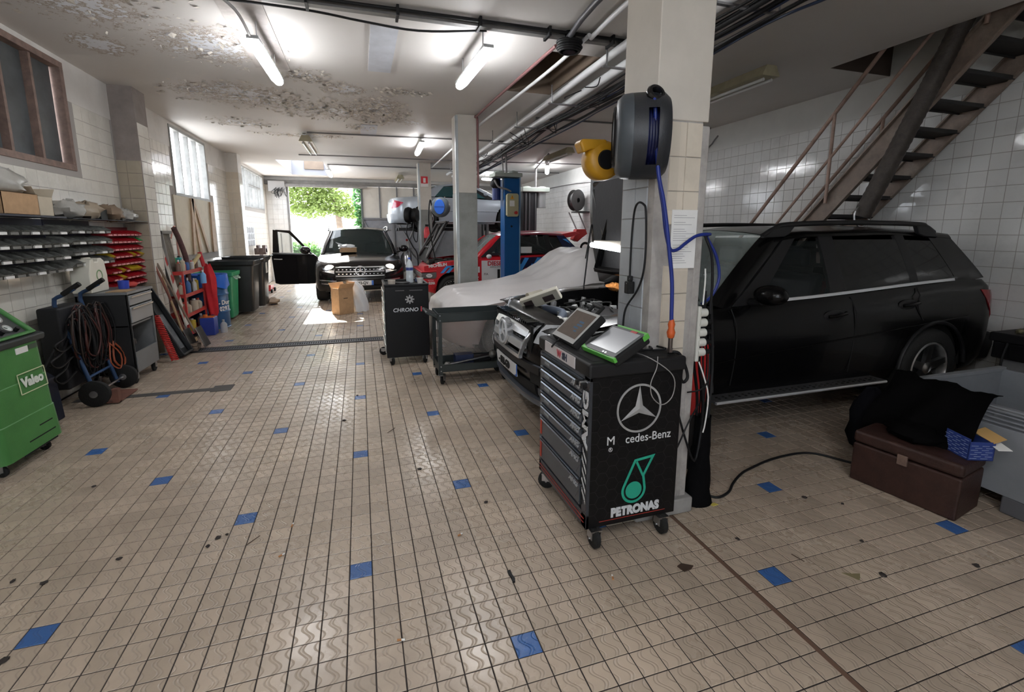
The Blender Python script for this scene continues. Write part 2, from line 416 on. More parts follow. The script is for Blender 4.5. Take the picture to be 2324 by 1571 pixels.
# pilasters on the left wall
for i, y in enumerate((6.95, 11.95)):
    p = struct('pilaster', MB().box(XL-.02, XL+.25, y, y+.34, 0, ZC), P('pilaster_brown', (.24, .205, .19), .6, var=.15) if i == 0 else M_plaster)
    wall_tiles(p, (0, y, 0), (1, 0, 0), (0, -1, 0), (XL+.0-.05, XL+.25), (0, 2.40 if i == 0 else 2.85), P('x', (.5, .5, .5)) if 0 else (ramp_tile('buff_tile', (.36, .31, .24), .3) if i == 0 else M_ctile), None, 40)
    wall_tiles(p, (XL+.25, 0, 0), (0, 1, 0), (1, 0, 0), (y+.02, y+.34), (0, 2.85), M_wtile, None, 40)

# ---------------------------------------------------------------- ceiling with peeling paint
def ceiling_material():
    m = bpy.data.materials.new('ceiling_paint'); m.use_nodes = True; nt = m.node_tree; N = nt.nodes; L = nt.links
    b = N['Principled BSDF']; b.inputs['Roughness'].default_value = .6; g = N.new('ShaderNodeNewGeometry')
    def nz(sc, det, ro): 
        n = N.new('ShaderNodeTexNoise'); n.inputs['Scale'].default_value = sc; n.inputs['Detail'].default_value = det; n.inputs['Roughness'].default_value = ro
        L.new(g.outputs['Position'], n.inputs['Vector']); return n.outputs[0]
    def mt(op, a, b_=None):
        n = N.new('ShaderNodeMath'); n.operation = op
        for i, q in enumerate((a, b_)):
            if q is None: continue
            if isinstance(q, (int, float)): n.inputs[i].default_value = q
            else: L.new(q, n.inputs[i])
        return n.outputs[0]
    # where the damp has lifted the paint: soft regions
    reg = None
    for (x, y, rx, ry) in PEEL:
        sp = N.new('ShaderNodeVectorMath'); sp.operation = 'SUBTRACT'; sp.inputs[1].default_value = (x, y, ZC); L.new(g.outputs['Position'], sp.inputs[0])
        sc = N.new('ShaderNodeVectorMath'); sc.operation = 'MULTIPLY'; sc.inputs[1].default_value = (1/rx, 1/ry, 0); L.new(sp.outputs[0], sc.inputs[0])
        ln = N.new('ShaderNodeVectorMath'); ln.operation = 'LENGTH'; L.new(sc.outputs[0], ln.inputs[0])
        v = mt('MAXIMUM', mt('SUBTRACT', 1, ln.outputs[1]), 0); reg = v if reg is None else mt('MAXIMUM', reg, v)
    big = nz(1.3, 5, .55); fine = nz(17, 6, .7)
    sc = mt('ADD', mt('MULTIPLY', mt('POWER', reg, .7), .36), mt('ADD', mt('MULTIPLY', big, .40), mt('MULTIPLY', fine, .70)))
    r = N.new('ShaderNodeMapRange'); r.inputs[1].default_value = .80; r.inputs[2].default_value = .812; L.new(sc, r.inputs[0])
    r2 = N.new('ShaderNodeMapRange'); r2.inputs[1].default_value = .855; r2.inputs[2].default_value = .862; L.new(sc, r2.inputs[0])
    base = N.new('ShaderNodeMixRGB'); base.inputs[1].default_value = (.56, .53, .50, 1); base.inputs[2].default_value = (.64, .62, .60, 1); L.new(big, base.inputs[0])
    a = N.new('ShaderNodeMixRGB'); a.inputs[2].default_value = (.34, .26, .19, 1); L.new(mt('MULTIPLY', r.outputs[0], .7), a.inputs[0]); L.new(base.outputs[0], a.inputs[1])
    c = N.new('ShaderNodeMixRGB'); c.inputs[2].default_value = (.78, .80, .84, 1); L.new(r2.outputs[0], c.inputs[0]); L.new(a.outputs[0], c.inputs[1])
    L.new(c.outputs[0], b.inputs['Base Color'])
    bp = N.new('ShaderNodeBump'); bp.inputs['Strength'].default_value = .5; bp.inputs['Distance'].default_value = .01; L.new(mt('SUBTRACT', r2.outputs[0], r.outputs[0]), bp.inputs['Height']); L.new(bp.outputs[0], b.inputs['Normal'])
    return m
PEEL = [(-1.9, 4.1, 1.2, 1.4), (-1.2, 5.3, .9, .8), (-1.3, 7.0, 1.3, .9), (-.2, 7.4, 1.3, .9), (.35, 7.3, .6, 1.1), (-.5, 5.9, .4, .35), (-.1, 6.3, .35, .4), (.55, 6.2, .5, .2), (-1.7, 8.6, .7, .5), (-.9, 9.4, 1.3, .25), (.1, 8.4, .3, .3), (3.3, 6.9, .3, .25), (-2.2, 5.6, .4, .5), (.9, 7.8, .4, .4)]
M_ceil = ceiling_material()
SK1 = (-1.85, -.78, 12.7, 15.75); SK2 = (1.80, 2.37, 4.46, 5.80); SK3 = (4.82, XR, -3.0, 4.02)
def slab(holes, x0, x1, y0, y1, z0, z1):
    ys = sorted({y0, y1}|{h[2] for h in holes}|{h[3] for h in holes}); mb = MB()
    for a, b in zip(ys, ys[1:]):
        x = x0
        for h in sorted([h for h in holes if h[2] <= a and h[3] >= b]):
            if h[0] > x: mb.box(x, h[0], a, b, z0, z1)
            x = h[1]
        if x < x1: mb.box(x, x1, a, b, z0, z1)
    return mb
ceil = struct('ceiling', slab([SK1, SK2, SK3], XL-.3, XR+.0, YB-.3, YF+.35, ZC, ZC+.25), M_ceil)
def shaft(h, z1, mat, nm):
    x0, x1, y0, y1 = h; m_ = MB(); e = .04
    i = .006; zb = ZC+.002; m_.box(x0-e, x0+i, y0-e, y1+e, zb, z1).box(x1-i, x1+e, y0-e, y1+e, zb, z1).box(x0, x1, y0-e, y0+i, zb, z1).box(x0, x1, y1-i, y1+e, zb, z1)
    return struct(nm, m_, mat)
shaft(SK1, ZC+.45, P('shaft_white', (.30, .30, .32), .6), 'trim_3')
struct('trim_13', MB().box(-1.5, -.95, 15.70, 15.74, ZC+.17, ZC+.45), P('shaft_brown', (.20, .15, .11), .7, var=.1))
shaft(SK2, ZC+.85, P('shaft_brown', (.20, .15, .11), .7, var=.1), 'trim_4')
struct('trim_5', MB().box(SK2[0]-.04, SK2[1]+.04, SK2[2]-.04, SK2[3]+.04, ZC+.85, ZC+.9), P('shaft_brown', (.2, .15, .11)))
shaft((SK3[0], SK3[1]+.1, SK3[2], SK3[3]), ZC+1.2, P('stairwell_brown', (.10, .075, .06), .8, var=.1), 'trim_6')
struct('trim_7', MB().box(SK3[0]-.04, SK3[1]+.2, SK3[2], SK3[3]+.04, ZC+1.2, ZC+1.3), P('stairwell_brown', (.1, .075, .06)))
# lifted flakes of paint hanging under the ceiling
mb = MB()
for _ in range(1500):
    x, y, rx, ry = random.choice(PEEL[:11]+PEEL[2:5]*2)
    a = random.uniform(0, 2*PI); q = random.random()**.7*.8; px, py = x+rx*q*math.cos(a), y+ry*q*math.sin(a)
    if px < XL+.05: continue
    s = random.uniform(.008, .035); ra = random.uniform(0, 2*PI); d = random.uniform(.004, .025)
    c_, s_ = math.cos(ra)*s, math.sin(ra)*s
    mb.add([(px-c_, py-s_, ZC-.0005), (px+s_, py-c_, ZC-.0008), (px+c_, py+s_, ZC-d), (px-s_, py+c_, ZC-d*.6)], [(0, 1, 2, 3)])
mb.build('paint_flakes', P('flake', (.66, .62, .56), .7, var=.3, vs=30), ceil, kind='stuff')
# old lamp marks: two pale painted-over boards on the ceiling
struct('trim_8', MB().box(.17, .40, 4.34, 5.52, ZC-.012, ZC), P('pale_board', (.55, .57, .62), .6, var=.1))
struct('trim_9', MB().box(.10, .36, 8.2, 9.1, ZC-.01, ZC), P('pale_board', (.5, .5, .5)))
struct('trim_10', MB().box(-.95, -.62, 4.0, 5.75, ZC-.01, ZC), P('shadow_tone_board', (.50, .465, .44), .7, var=.2))  # slightly darker slab by the near lamp, shadow-like tone put into its colour

# ---------------------------------------------------------------- windows of the left wall
M_frost = P('frosted_glass', (.9, .95, 1.0), .6, trans=.0, emis=0)
def window(n, w, cols, frame, glass, fr=.05, rows=(), depth=.1):
    y0, y1, z0, z1 = w; root = thing('window_%d' % n, None, None, (XL-.06, (y0+y1)/2, z0)); root['kind'] = 'structure'
    x0, x1 = XL-.11, XL+.012
    MB().box(x0, x1, y0, y1, z0, z0+fr).box(x0, x1, y0, y1, z1-fr, z1).box(x0, x1, y0, y0+fr, z0+fr, z1-fr).box(x0, x1, y1-fr, y1, z0+fr, z1-fr).build('window_frame', frame, root, W=True, bevel=.004)
    ws = (y1-y0-2*fr)/cols
    for k in range(1, cols):
        y = y0+fr+ws*k
        MB().box(x0+.02, x1-.02, y-.017, y+.017, z0+fr, z1-fr).build('mullion', frame, root, W=True)
    for k in range(cols):
        a = y0+fr+ws*k+.017; b = a+ws-.034
        MB().box(XL-.075, XL-.069, a-.004, b+.004, z0+fr-.004, z1-fr+.004).build('pane', glass, root, W=True)
    for (c, zz) in rows:
        a = y0+fr+ws*c; MB().box(x0+.02, x1-.02, a, a+ws*2, zz-.015, zz+.015).build('glazing_bar', frame, root, W=True)
    return root
def pane_mat(name, col, tr):
    m = bpy.data.materials.new(name); m.use_nodes = True; N = m.node_tree.nodes; L = m.node_tree.links
    for n in list(N):
        if n.type != 'OUTPUT_MATERIAL': N.remove(n)
    o = [n for n in N if n.type == 'OUTPUT_MATERIAL'][0]
    t = N.new('ShaderNodeBsdfTranslucent'); t.inputs[0].default_value = col; d = N.new('ShaderNodeBsdfDiffuse'); d.inputs[0].default_value = tuple(c*.8 for c in col[:3])+(1,)
    g = N.new('ShaderNodeBsdfGlossy'); g.inputs[1].default_value = .1; mx = N.new('ShaderNodeMixShader'); mx.inputs[0].default_value = tr
    L.new(d.outputs[0], mx.inputs[1]); L.new(t.outputs[0], mx.inputs[2]); m2 = N.new('ShaderNodeMixShader'); m2.inputs[0].default_value = .06
    L.new(mx.outputs[0], m2.inputs[1]); L.new(g.outputs[0], m2.inputs[2]); tp = N.new('ShaderNodeBsdfTransparent'); m3 = N.new('ShaderNodeMixShader'); m3.inputs[0].default_value = .82
    L.new(m2.outputs[0], m3.inputs[1]); L.new(tp.outputs[0], m3.inputs[2]); L.new(m3.outputs[0], o.inputs[0]); return m
M_milk = pane_mat('milky_pane', (.95, .98, 1, 1), .85)
M_dull = P('sooty_pane', (.085, .095, .10), .25, var=.25, vs=3)
M_clear = P('clear_glass', (.9, 1, .97), .02, trans=1, ior=1.02, spec=.3)
window(1, W0, 9, P('rust_window_frame', (.20, .135, .11), .6, var=.3, vs=12), M_dull, .06)
window(2, W1, 4, P('grey_frame', (.25, .25, .24), .5, var=.2), M_milk, .045)
window(3, W2, 7, P('grey_frame', (.25, .25, .24)), M_milk, .04, rows=((2, 2.8), (4, 2.8)))
bw = thing('window_4', None, None, ((BK[0]+BK[1])/2, YB-.1, BK[2])); bw['kind'] = 'structure'      # unseen window added behind the camera as daylight fill
for k in range(8):
    a = BK[0]+(BK[1]-BK[0])*k/8; b = BK[0]+(BK[1]-BK[0])*(k+1)/8
    MB().box(a+.02, b-.02, YB-.10, YB-.094, BK[2]+.04, BK[3]-.04).build('pane', M_milk, bw, W=True); MB().box(a-.02, a+.02, YB-.12, YB-.05, BK[2], BK[3]).build('mullion', P('grey_frame', (.25, .25, .24)), bw, W=True)
MB().box(BK[0], BK[1], YB-.12, YB-.05, BK[2], BK[2]+.04).box(BK[0], BK[1], YB-.12, YB-.05, BK[3]-.04, BK[3]).build('window_frame', P('grey_frame', (.25, .25, .24)), bw, W=True)
# boarded panel under the second window
bp_ = thing('boarding', 'pale painted boards nailed in a fan below the bright window', 'boards', (XL, 9.6, 1.2))
MB().box(XL-.002, XL+.02, 8.62, 10.72, 1.17, 2.12).build('panel', P('pale_board_cream', (.50, .45, .34), .6, var=.1, dirt=(.25, .19, .12, .5)), bp_, W=True)
Mpl = P('plank', (.42, .30, .20), .6, var=.2, vs=10)
for (a0, a1, b0, b1) in ((9.35, 9.47, 9.22, 9.34), (9.36, 9.46, 9.55, 9.66), (9.42, 9.52, 10.02, 10.13), (10.42, 10.60, 10.35, 10.58)):
    MB().prism([(b0, 1.17), (b1, 1.17), (a1, 2.11), (a0, 2.11)], XL+.02, XL+.045, 'x').build('plank', Mpl, bp_, W=True)
# far door opening frame, machinery beam
M_beam = P('beam_grey', (.22, .215, .21), .6, var=.2)
struct('trim_11', MB().box(XL, 5.0, YF-.10, YF-.0, DZ-.02, DZ+.12).box(DX0-.03, DX0+.03, YF-.04, YF+.1, 0, DZ), M_beam, bevel=.005)
t = thing('roller_gear', 'grey housing with loose wiring above left side of doorway', 'motor', (-2.35, YF-.2, 2.8))
MB().box(-2.62, -2.15, YF-.28, YF-.1, 2.78, 3.1).build('housing', P('housing_grey', (.33, .32, .31), .5), t, W=True, bevel=.01)
MB().cyl((-2.3, YF-.2, 2.99), (.3, YF-.2, 2.99), .055, n=12).build('roller_tube', M_beam, t, W=True, smooth=40)
mb = MB()
for k in range(9):
    x = -2.4+random.uniform(-.1, .22); mb.tube(bez([(x, YF-.3, 2.85), (x+random.uniform(-.1, .1), YF-.34, 2.65+random.uniform(-.1, .1)), (x+random.uniform(-.15, .15), YF-.3, 2.75), (x+.05, YF-.3, 2.9)], 10), .007, 5)
mb.build('wiring', M_black, t, W=True)
# gate leaves: upper pale panels with ribs, lower grey steel with braces
g = thing('sliding_gate', 'grey steel gate with pale upper panels beside the open doorway', 'gate', (1.9, YF-.15, 0))
MG = P('gate_grey', (.20, .21, .235), .5, var=.1); MGu = P('gate_pale', (.58, .56, .51), .5, var=.05); MGr = P('gate_rib', (.16, .165, .175), .5)
MB().box(.12, 3.6, YF-.12, YF-.10, 0, 1.98).build('lower_sheet', MG, g, W=True)
x = .12
while x < 3.5:
    MB().box(x+.005, x+.555, YF-.125, YF-.105, 2.0, 3.0).build('panel', MGu, g, W=True)
    MB().box(x-.02, x+.02, YF-.16, YF-.10, 2.0, 3.02).build('rib', MGr, g, W=True); x += .56
MB().box(.10, 3.6, YF-.16, YF-.10, 1.95, 2.01).build('rail', MGr, g, W=True)
for (a, b) in ((.12, 1.05), (1.9, 1.15), (1.2, 2.1), (3.0, 2.2)):
    MB().tube([(a, YF-.15, 1.95 if a < b or 1 else 0), (b, YF-.15, .35)], .022, 6).build('brace', MGr, g, W=True)
for x in (1.10, 2.15): MB().box(x-.025, x+.025, YF-.17, YF-.12, 0, 1.95).build('post', MGr, g, W=True)
MB().box(.08, .13, YF-.18, YF-.08, 0, 3.0).build('edge_post', P('edge_green', (.10, .12, .11), .5), g, W=True)

# ---------------------------------------------------------------- pillars
M_pgrey = P('pillar_grey', (.25, .255, .24), .5, var=.12, vs=5, dirt=(.12, .12, .11, .4))
M_pcream = P('pillar_cream', (.56, .52, .46), .6, var=.06, vs=4, bump=.1, bs=15)
M_edge = P('corner_guard', (.5, .54, .56), .35, .5, var=.1)
for (x0, x1, y0, y1, zs) in ((1.42, 1.73, 7.09, 7.4, 2.13), (1.46, 1.77, 12.09, 12.4, 2.1)):
    p = thing('pillar', None, None, ((x0+x1)/2, y0+.15, 0)); p['kind'] = 'structure'
    MB().box(x0, x1, y0, y1, zs, ZC).build('shaft', M_pcream, p, W=True, bevel=.006)
    MB().box(x0-.004, x1+.004, y0-.004, y1+.004, 0, zs).build('dado', M_pgrey, p, W=True, bevel=.006)
    MB().box(x0-.008, x0+.03, y0-.008, y0-.004, 0, ZC-.02).box(x0-.009, x0-.004, y0-.008, y0+.04, 0, ZC-.02).build('corner_guard', M_edge, p, W=True)
p = thing('pillar', None, None, (1.52, 2.15, 0)); p['kind'] = 'structure'
MB().box(1.36, 1.66, 2.0, 2.3, 2.075, ZC).build('shaft', M_pcream, p, W=True, bevel=.006)
MB().box(1.375, 1.63, 2.006, 2.3, 0, 2.075).build('core', P('cement', (.36, .34, .32), .7, var=.2, vs=9, dirt=(.12, .11, .10, .6)), p, W=True)
MB().box(1.63, 1.675, 2.004, 2.3, 0, 2.06).build('cement_edge', P('cement', (.3, .3, .3)), p, W=True, bevel=.008)
# tiles of the near pillar: narrow cream tiles in front, grey-painted ones on the side
def ptiles(parent, org, du, n, u0, wds, z1, z0, hh, mat, nm):
    du = Vector(du); n = Vector(n); z = z1; M_ = Matrix((du, (0, 0, 1), n)).transposed().to_4x4()
    while z-hh > z0:
        u = u0
        for w in wds:
            s = w/2-.0012; t_ = hh/2-.0012; h = .006; c = .002
            mb = MB(); mb.add([(-s, -t_, 0), (s, -t_, 0), (s, t_, 0), (-s, t_, 0), (-s+c, -t_+c, h), (s-c, -t_+c, h), (s-c, t_-c, h), (-s+c, t_-c, h)], [(4, 5, 6, 7), (0, 1, 5, 4), (1, 2, 6, 5), (2, 3, 7, 6), (3, 0, 4, 7)], Matrix.Translation(Vector(org)+du*(u+w/2)+Vector((0, 0, z-hh/2))) @ M_)
            mb.build(nm, mat, parent, W=True); u += w
        z -= hh
ptiles(p, (0, 2.006, 0), (1, 0, 0), (0, -1, 0), 1.445, (.092, .092), 2.07, 1.55, .163, M_ctile, 'tile')
ptiles(p, (0, 2.006, 0), (1, 0, 0), (0, -1, 0), 1.445, (.150,), 1.38, .2, .145, M_ctile, 'tile')
ptiles(p, (1.375, 0, 0), (0, -1, 0), (-1, 0, 0), -2.29, (.125, .105), 2.07, .2, .152, M_gtile, 'tile')
MB().box(1.34, 1.70, 1.97, 2.32, 0, .09).build('plinth', P('plinth_cement', (.28, .27, .26), .8, var=.2), p, W=True, bevel=.01)

# ---------------------------------------------------------------- outside
struct('ground_outside', MB().box(-30, 30, YF, 60, -.12, -.004), P('pavement_outside', (.42, .42, .42), .8, var=.1))
struct('yard_ground', MB().box(-30, XL-.12, -10, 60, -.3, -.05), P('pavement_outside', (.42, .42, .42)))
w_ = tag(MB().box(-12, 14, 34, 34.4, 0, 1.7).box(-12, 14, 33.9, 34.5, 1.7, 1.8).build('boundary_wall', P('far_wall_white', (.75, .74, .70), .8, var=.05)), 'long pale wall across the street beyond the doorway', 'wall')
def leaves(mb, c, r, n, s, squash=1):
    for _ in range(n):
        d = Vector((random.gauss(0, 1), random.gauss(0, 1), random.gauss(0, 1))).normalized()
        q = random.random()**.35; p = Vector(c)+Vector((d.x*r[0], d.y*r[1], d.z*r[2]))*q
        a = Vector((random.uniform(-1, 1), random.uniform(-1, 1), random.uniform(-.6, .4))).normalized(); b = a.orthogonal().normalized()
        k = s*random.uniform(.6, 1.3); b = (Matrix.Rotation(random.uniform(0, 2*PI), 3, a) @ b)
        mb.add([p-a*k, p+b*k*.5, p+a*k, p-b*k*.5], [(0, 1, 2, 3)])
def leafmat(name, c):
    m = bpy.data.materials.new(name); m.use_nodes = True; N = m.node_tree.nodes; L = m.node_tree.links
    o = [n for n in N if n.type == 'OUTPUT_MATERIAL'][0]; b = N['Principled BSDF']; b.inputs['Roughness'].default_value = .5
    b.inputs['Base Color'].default_value = c+(1,); t = N.new('ShaderNodeBsdfTranslucent'); t.inputs[0].default_value = tuple(min(1, x*1.7) for x in c)+(1,)
    mx = N.new('ShaderNodeMixShader'); mx.inputs[0].default_value = .45; L.new(b.outputs[0], mx.inputs[1]); L.new(t.outputs[0], mx.inputs[2]); L.new(mx.outputs[0], o.inputs[0]); return m
t = thing('tree', 'broad leafy green tree standing outside the open doorway', 'tree', (-.75, 25, 0))
MB().tube([(-.90, 25, 0), (-.92, 25, 1.6), (-1.0, 25, 2.6), (-1.6, 25.1, 4.6)], [.19, .16, .14, .06], 9).tube([(-.95, 25, 2.3), (.0, 24.9, 3.0), (.5, 24.8, 4.2)], [.06, .04, .02], 6).tube([(-.98, 25, 2.5), (-2.4, 25, 3.4)], [.09, .04], 6).build('trunk', P('bark', (.16, .12, .09), .9, var=.3, bump=.5), t, W=True, smooth=60)
mb = MB()
for (c, r, n) in (((-2.7, 25, 3.7), (1.5, 1.2, 1.2), 3000), ((-1.7, 25, 4.6), (1.3, 1.2, 1.2), 1800), ((-1.3, 25, 3.0), (1.1, .9, .65), 1500), ((-.35, 24.8, 2.5), (.75, .6, .30), 500), ((-3.8, 25.2, 4.6), (1.6, 1.2, 1.6), 1400), ((-2.2, 24.8, 2.55), (1.2, .8, .35), 600), ((.2, 25.2, 3.7), (.8, .5, .7), 130)): leaves(mb, c, r, n, .10)
mb.build('foliage', leafmat('leaf_green', (.15, .20, .055)), t, W=True, kind='stuff')
t = thing('ivy_column', 'dark green ivy climbing at right edge of the open doorway', 'ivy', (.15, 18.2, 0))
mb = MB(); leaves(mb, (.22, 18.2, 2.9), (.42, .3, 1.4), 1100, .09); leaves(mb, (.2, 18.2, 1.6), (.35, .3, .9), 500, .09)
mb.build('foliage', leafmat('ivy_green', (.03, .09, .025)), t, W=True, kind='stuff')
MB().cyl((.35, 18.2, 0), (.35, 18.2, 4), .09, n=8).build('post', M_wood, t, W=True)
t = thing('hedge', 'clipped green hedge outside beyond the dark car', 'hedge', (-2.5, 30, 0))
mb = MB(); [leaves(mb, (x, 31, .5), (.7, .5, .5), 400, .10) for x in (-4.3, -3.6, -2.9)]
mb.build('foliage', leafmat('hedge_green', (.07, .15, .04)), t, W=True, kind='stuff')
MB().box(-4.8, -2.4, 30.8, 31.2, 0, .5).build('stems', P('hedge_core', (.03, .06, .02), .9), t, W=True)
# ================================================================ things on the ceiling, stairs
M_lampw = P('lamp_on', (1, 1, 1), .4, emis=27, ecol=(.97, .98, 1.0))
M_fit = P('fitting_grey', (.45, .46, .46), .5)
def batten(label, a, b, r=.052, tilt=0, lit=True, cable=None):
    a = Vector(a); b = Vector(b); m = (a+b)/2; t = thing('ceiling_lamp', label, 'lamp', (m.x, m.y, m.z+.06), group='strip lamps under the ceiling')
    d = (b-a).normalized(); s = d.cross(Vector((0, 0, 1))).normalized(); M_ = frame(m, d, s); L_ = (b-a).length
    M_ = Matrix((d, s, d.cross(s))).transposed().to_4x4(); M_.translation = m; k = 1 if d.cross(s).z > 0 else -1
    MB().box(-L_/2-.015, L_/2+.015, -r*.86, r*.86, min(k*.026, k*.055), max(k*.026, k*.055), M_).build('housing', M_fit, t, W=True, bevel=.006)
    rows = []
    for i in range(9):
        x = -L_/2+L_*i/8; e = 1 if 0 < i < 8 else .75
        rows.append([M_ @ Vector((x, r*e*math.cos(q), -k*r*.8*e*math.sin(q)+k*.01)) for q in [-.18+(PI+.36)*j/10 for j in range(11)]])
    mb = MB().grid(rows); mb.add([rows[0][j] for j in range(11)], [tuple(range(11))]); mb.add([rows[-1][j] for j in range(11)], [tuple(range(11))])
    mb.build('diffuser', M_lampw if lit else P('diffuser_off', (.5, .52, .5), .3), t, W=True, smooth=60)
    mb = MB()
    for q in (-.35, .35): mb.cyl(m+d*L_*q+Vector((0, 0, .04)), Vector((m.x+d.x*L_*q, m.y+d.y*L_*q, ZC)), .006, n=6)
    mb.build('hanger', M_steel, t, W=True)
    return t
batten('lit strip lamp nearest on the peeling part of the ceiling', (-.73, 4.40, 3.02), (-.70, 5.46, 3.02))
batten('lit strip lamp nearest beside the brown ceiling recess', (1.09, 4.02, 3.02), (1.06, 5.05, 3.02))
batten('lit strip lamp in front of the first grey pillar, farther back', (1.14, 8.75, 3.1), (1.19, 10.0, 3.1))
batten('small lit strip lamp just before the doorway', (-.72, 13.3, 3.1), (-.70, 14.6, 3.1))
batten('short lit strip lamp near the white right wall', (4.4, 10.85, 3.1), (4.9, 12.1, 3.1))
batten('lit strip lamp glowing just left of the blue lift post', (3.55, 13.9, 3.1), (4.2, 14.0, 3.1))
batten('lit strip lamp above the place where the photographer stands', (-.72, -.9, 3.02), (-.72, .25, 3.02))
batten('lit strip lamp over the near end of the tool cabinet bay', (1.09, -1.2, 3.02), (1.09, -.1, 3.02))
def oldfit(label, a, b, hang=.0):
    a = Vector(a); b = Vector(b); t = thing('old_ceiling_lamp', label, 'lamp', ((a.x+b.x)/2, (a.y+b.y)/2, ZC-.1), group='unlit ceiling lamps')
    d = (b-a).normalized(); s = d.cross(Vector((0, 0, 1))); M_ = Matrix((d, s, Vector((0, 0, -1)))).transposed().to_4x4(); M_.translation = (a+b)/2; L_ = (b-a).length
    MB().prism([(-.11, .10), (-.06, 0), (.06, 0), (.11, .10)], -L_/2, L_/2, 'x', M_ @ Matrix.Translation((0, 0, -.02))).build('housing', P('old_fitting', (.40, .36, .24), .5, var=.15), t, W=True)
    mb = MB()
    for q in (-.05, .05): mb.cyl(M_ @ Vector((-L_/2+.04, q, .105)), M_ @ Vector((L_/2-.04, q, .105)), .016, n=8)
    mb.build('tube', P('tube_off', (.62, .63, .62), .3), t, W=True, smooth=60)
    return t
oldfit('unlit yellowed lamp with two bare tubes, between the windows', (-.81, 9.0, 3.16), (-.79, 10.3, 3.16))
oldfit('unlit lamp far back, left of the pillar with the red sign', (1.2, 14.2, 3.16), (1.2, 15.2, 3.16))
oldfit('unlit lamp over the black car behind the near pillar', (3.98, 3.95, 3.16), (3.98, 5.3, 3.16))
oldfit('unlit lamp ahead of the yellow reel', (4.0, 8.7, 3.16), (4.0, 9.9, 3.16))
# pipes and cables
M_pipe = P('white_pipe', (.74, .75, .76), .4, var=.05); M_cab = P('cable_black', (.009, .009, .010), .55, spec=.3); M_cond = P('conduit_grey', (.20, .19, .19), .5)
t = thing('pipe_run', 'bundle of white pipes and black cables running back under the ceiling', 'pipes', (2.5, 7, 3.1))
for (x, z, r, x2) in ((2.28, 3.15, .036, 2.44), (2.46, 3.10, .044, 2.60), (2.60, 3.19, .028, 2.74)):
    MB().tube(bez([(x+.0, -2.8, z), (x, 3.6, z), (x+.06, 6.0, z), (x2, 11.5, z), (x2, 13.5, z)], 20), r, 10).build('pipe', M_pipe, t, W=True, smooth=60)
for k in range(12):
    x = random.uniform(2.42, 2.82); z = random.uniform(2.98, 3.08); mb = MB(); y = 1.0; pts = []
    while y < 13: pts.append((x+random.uniform(-.04, .04)+.015*y, y, z+random.uniform(-.035, .03))); y += random.uniform(.7, 1.2)
    mb.tube(bez(pts, 60), random.choice((.008, .012, .018, .010)), 6); mb.build('cable', random.choice((M_cab, M_cab, M_cond, P('cable_blue', (.04, .06, .12), .5))), t, W=True, smooth=60)
y = 1.5
while y < 13: MB().box(2.20, 2.9, y, y+.03, 3.035, 3.05).cyl((2.24, y+.015, 3.04), (2.24, y+.015, ZC), .008, n=5).cyl((2.86, y+.015, 3.04), (2.86, y+.015, ZC), .008, n=5).build('hanger_rail', M_steel, t, W=True); y += 1.3
mb = MB()
for k in range(16):
    y = random.uniform(3, 12); x = random.uniform(2.3, 2.85); z = 3.05
    mb.tube(bez([(x, y, z), (x+random.uniform(-.12, .12), y+.15, z-random.uniform(.03, .16)), (x+random.uniform(-.1, .1), y+.4, z+.02)], 8), .006, 5)
mb.build('loose_loops', M_cab, t, W=True, kind='stuff')
t = thing('cable_trunking', 'dark cable trunk crossing the ceiling in front of the lamps', 'trunking', (0, 4.03, ZC))
MB().box(XL+.02, 2.5, 4.0, 4.06, ZC-.055, ZC-.01).build('trunk', P('trunk_grey', (.16, .155, .15), .5, var=.2), t, W=True)
MB().cyl((XL+.02, 3.96, ZC-.03), (2.5, 3.96, ZC-.03), .014, n=8).build('black_cable', M_cab, t, W=True, smooth=60)
mb = MB()
for x in (-2, -1.2, -.3, .35, 1.0, 1.6, 2.2): mb.box(x, x+.02, 3.94, 4.08, ZC-.075, ZC)
mb.build('clip', M_cab, t, W=True)
MB().tube(bez([(-1.6, 4.2, ZC-.02), (-.4, 4.12, ZC-.05), (.1, 4.25, ZC-.03), (.55, 4.22, ZC-.06), (1.1, 4.1, ZC-.04)], 20), .009, 6).build('loose_cable', M_cab, t, W=True)
def run(name, label, pts, r, mat, n=30, clips=0):
    t = tag(MB().tube(bez(pts, n) if len(pts) > 2 else pts, r, 8).build(name, mat, smooth=60), label, 'pipe' if 'pipe' in name else 'cable'); return t
run('pipe', 'dark red pipe running from black hose coil back to the middle pillar', [(1.77, 4.2, 3.2), (1.70, 6.8, 3.2), (1.74, 7.05, 3.15), (1.745, 7.06, 2.2)], .016, P('pipe_red', (.22, .10, .10), .5), 20)
run('pipe', 'thin white pipe sagging beneath the brown ceiling recess', [(1.95, 3.9, 3.2), (1.93, 4.6, 3.17), (1.86, 5.8, 3.14), (1.78, 7.4, 3.12), (1.82, 12.2, 3.15)], .018, M_pipe, 24)
run('pipe', 'dark pipe pair over the black hose coil, heading to the camera', [(1.80, 4.05, 3.19), (1.72, 3.0, 3.2), (1.72, -1, 3.2)], .024, P('pipe_dark', (.06, .06, .065), .45), 10)
run('pipe', 'white pipe above and right of the black hose coil', [(1.99, 3.95, 3.2), (1.95, 3.0, 3.2), (1.95, -1, 3.2)], .02, M_pipe, 10)
run('conduit_pipe', 'grey conduit crossing to the unlit double lamp', [(-.78, 9.03, ZC-.02), (1.2, 8.9, ZC-.02), (5.6, 8.6, ZC-.02)], .014, M_cond, 10)
run('conduit_pipe', 'wavy grey conduit crossing ahead of the skylight', [(-1.2, 11.6, ZC-.02), (-.2, 11.3, ZC-.05), (.6, 11.4, ZC-.03), (2.2, 11.3, ZC-.04), (5.6, 11.0, ZC-.03)], .014, M_cond, 20)
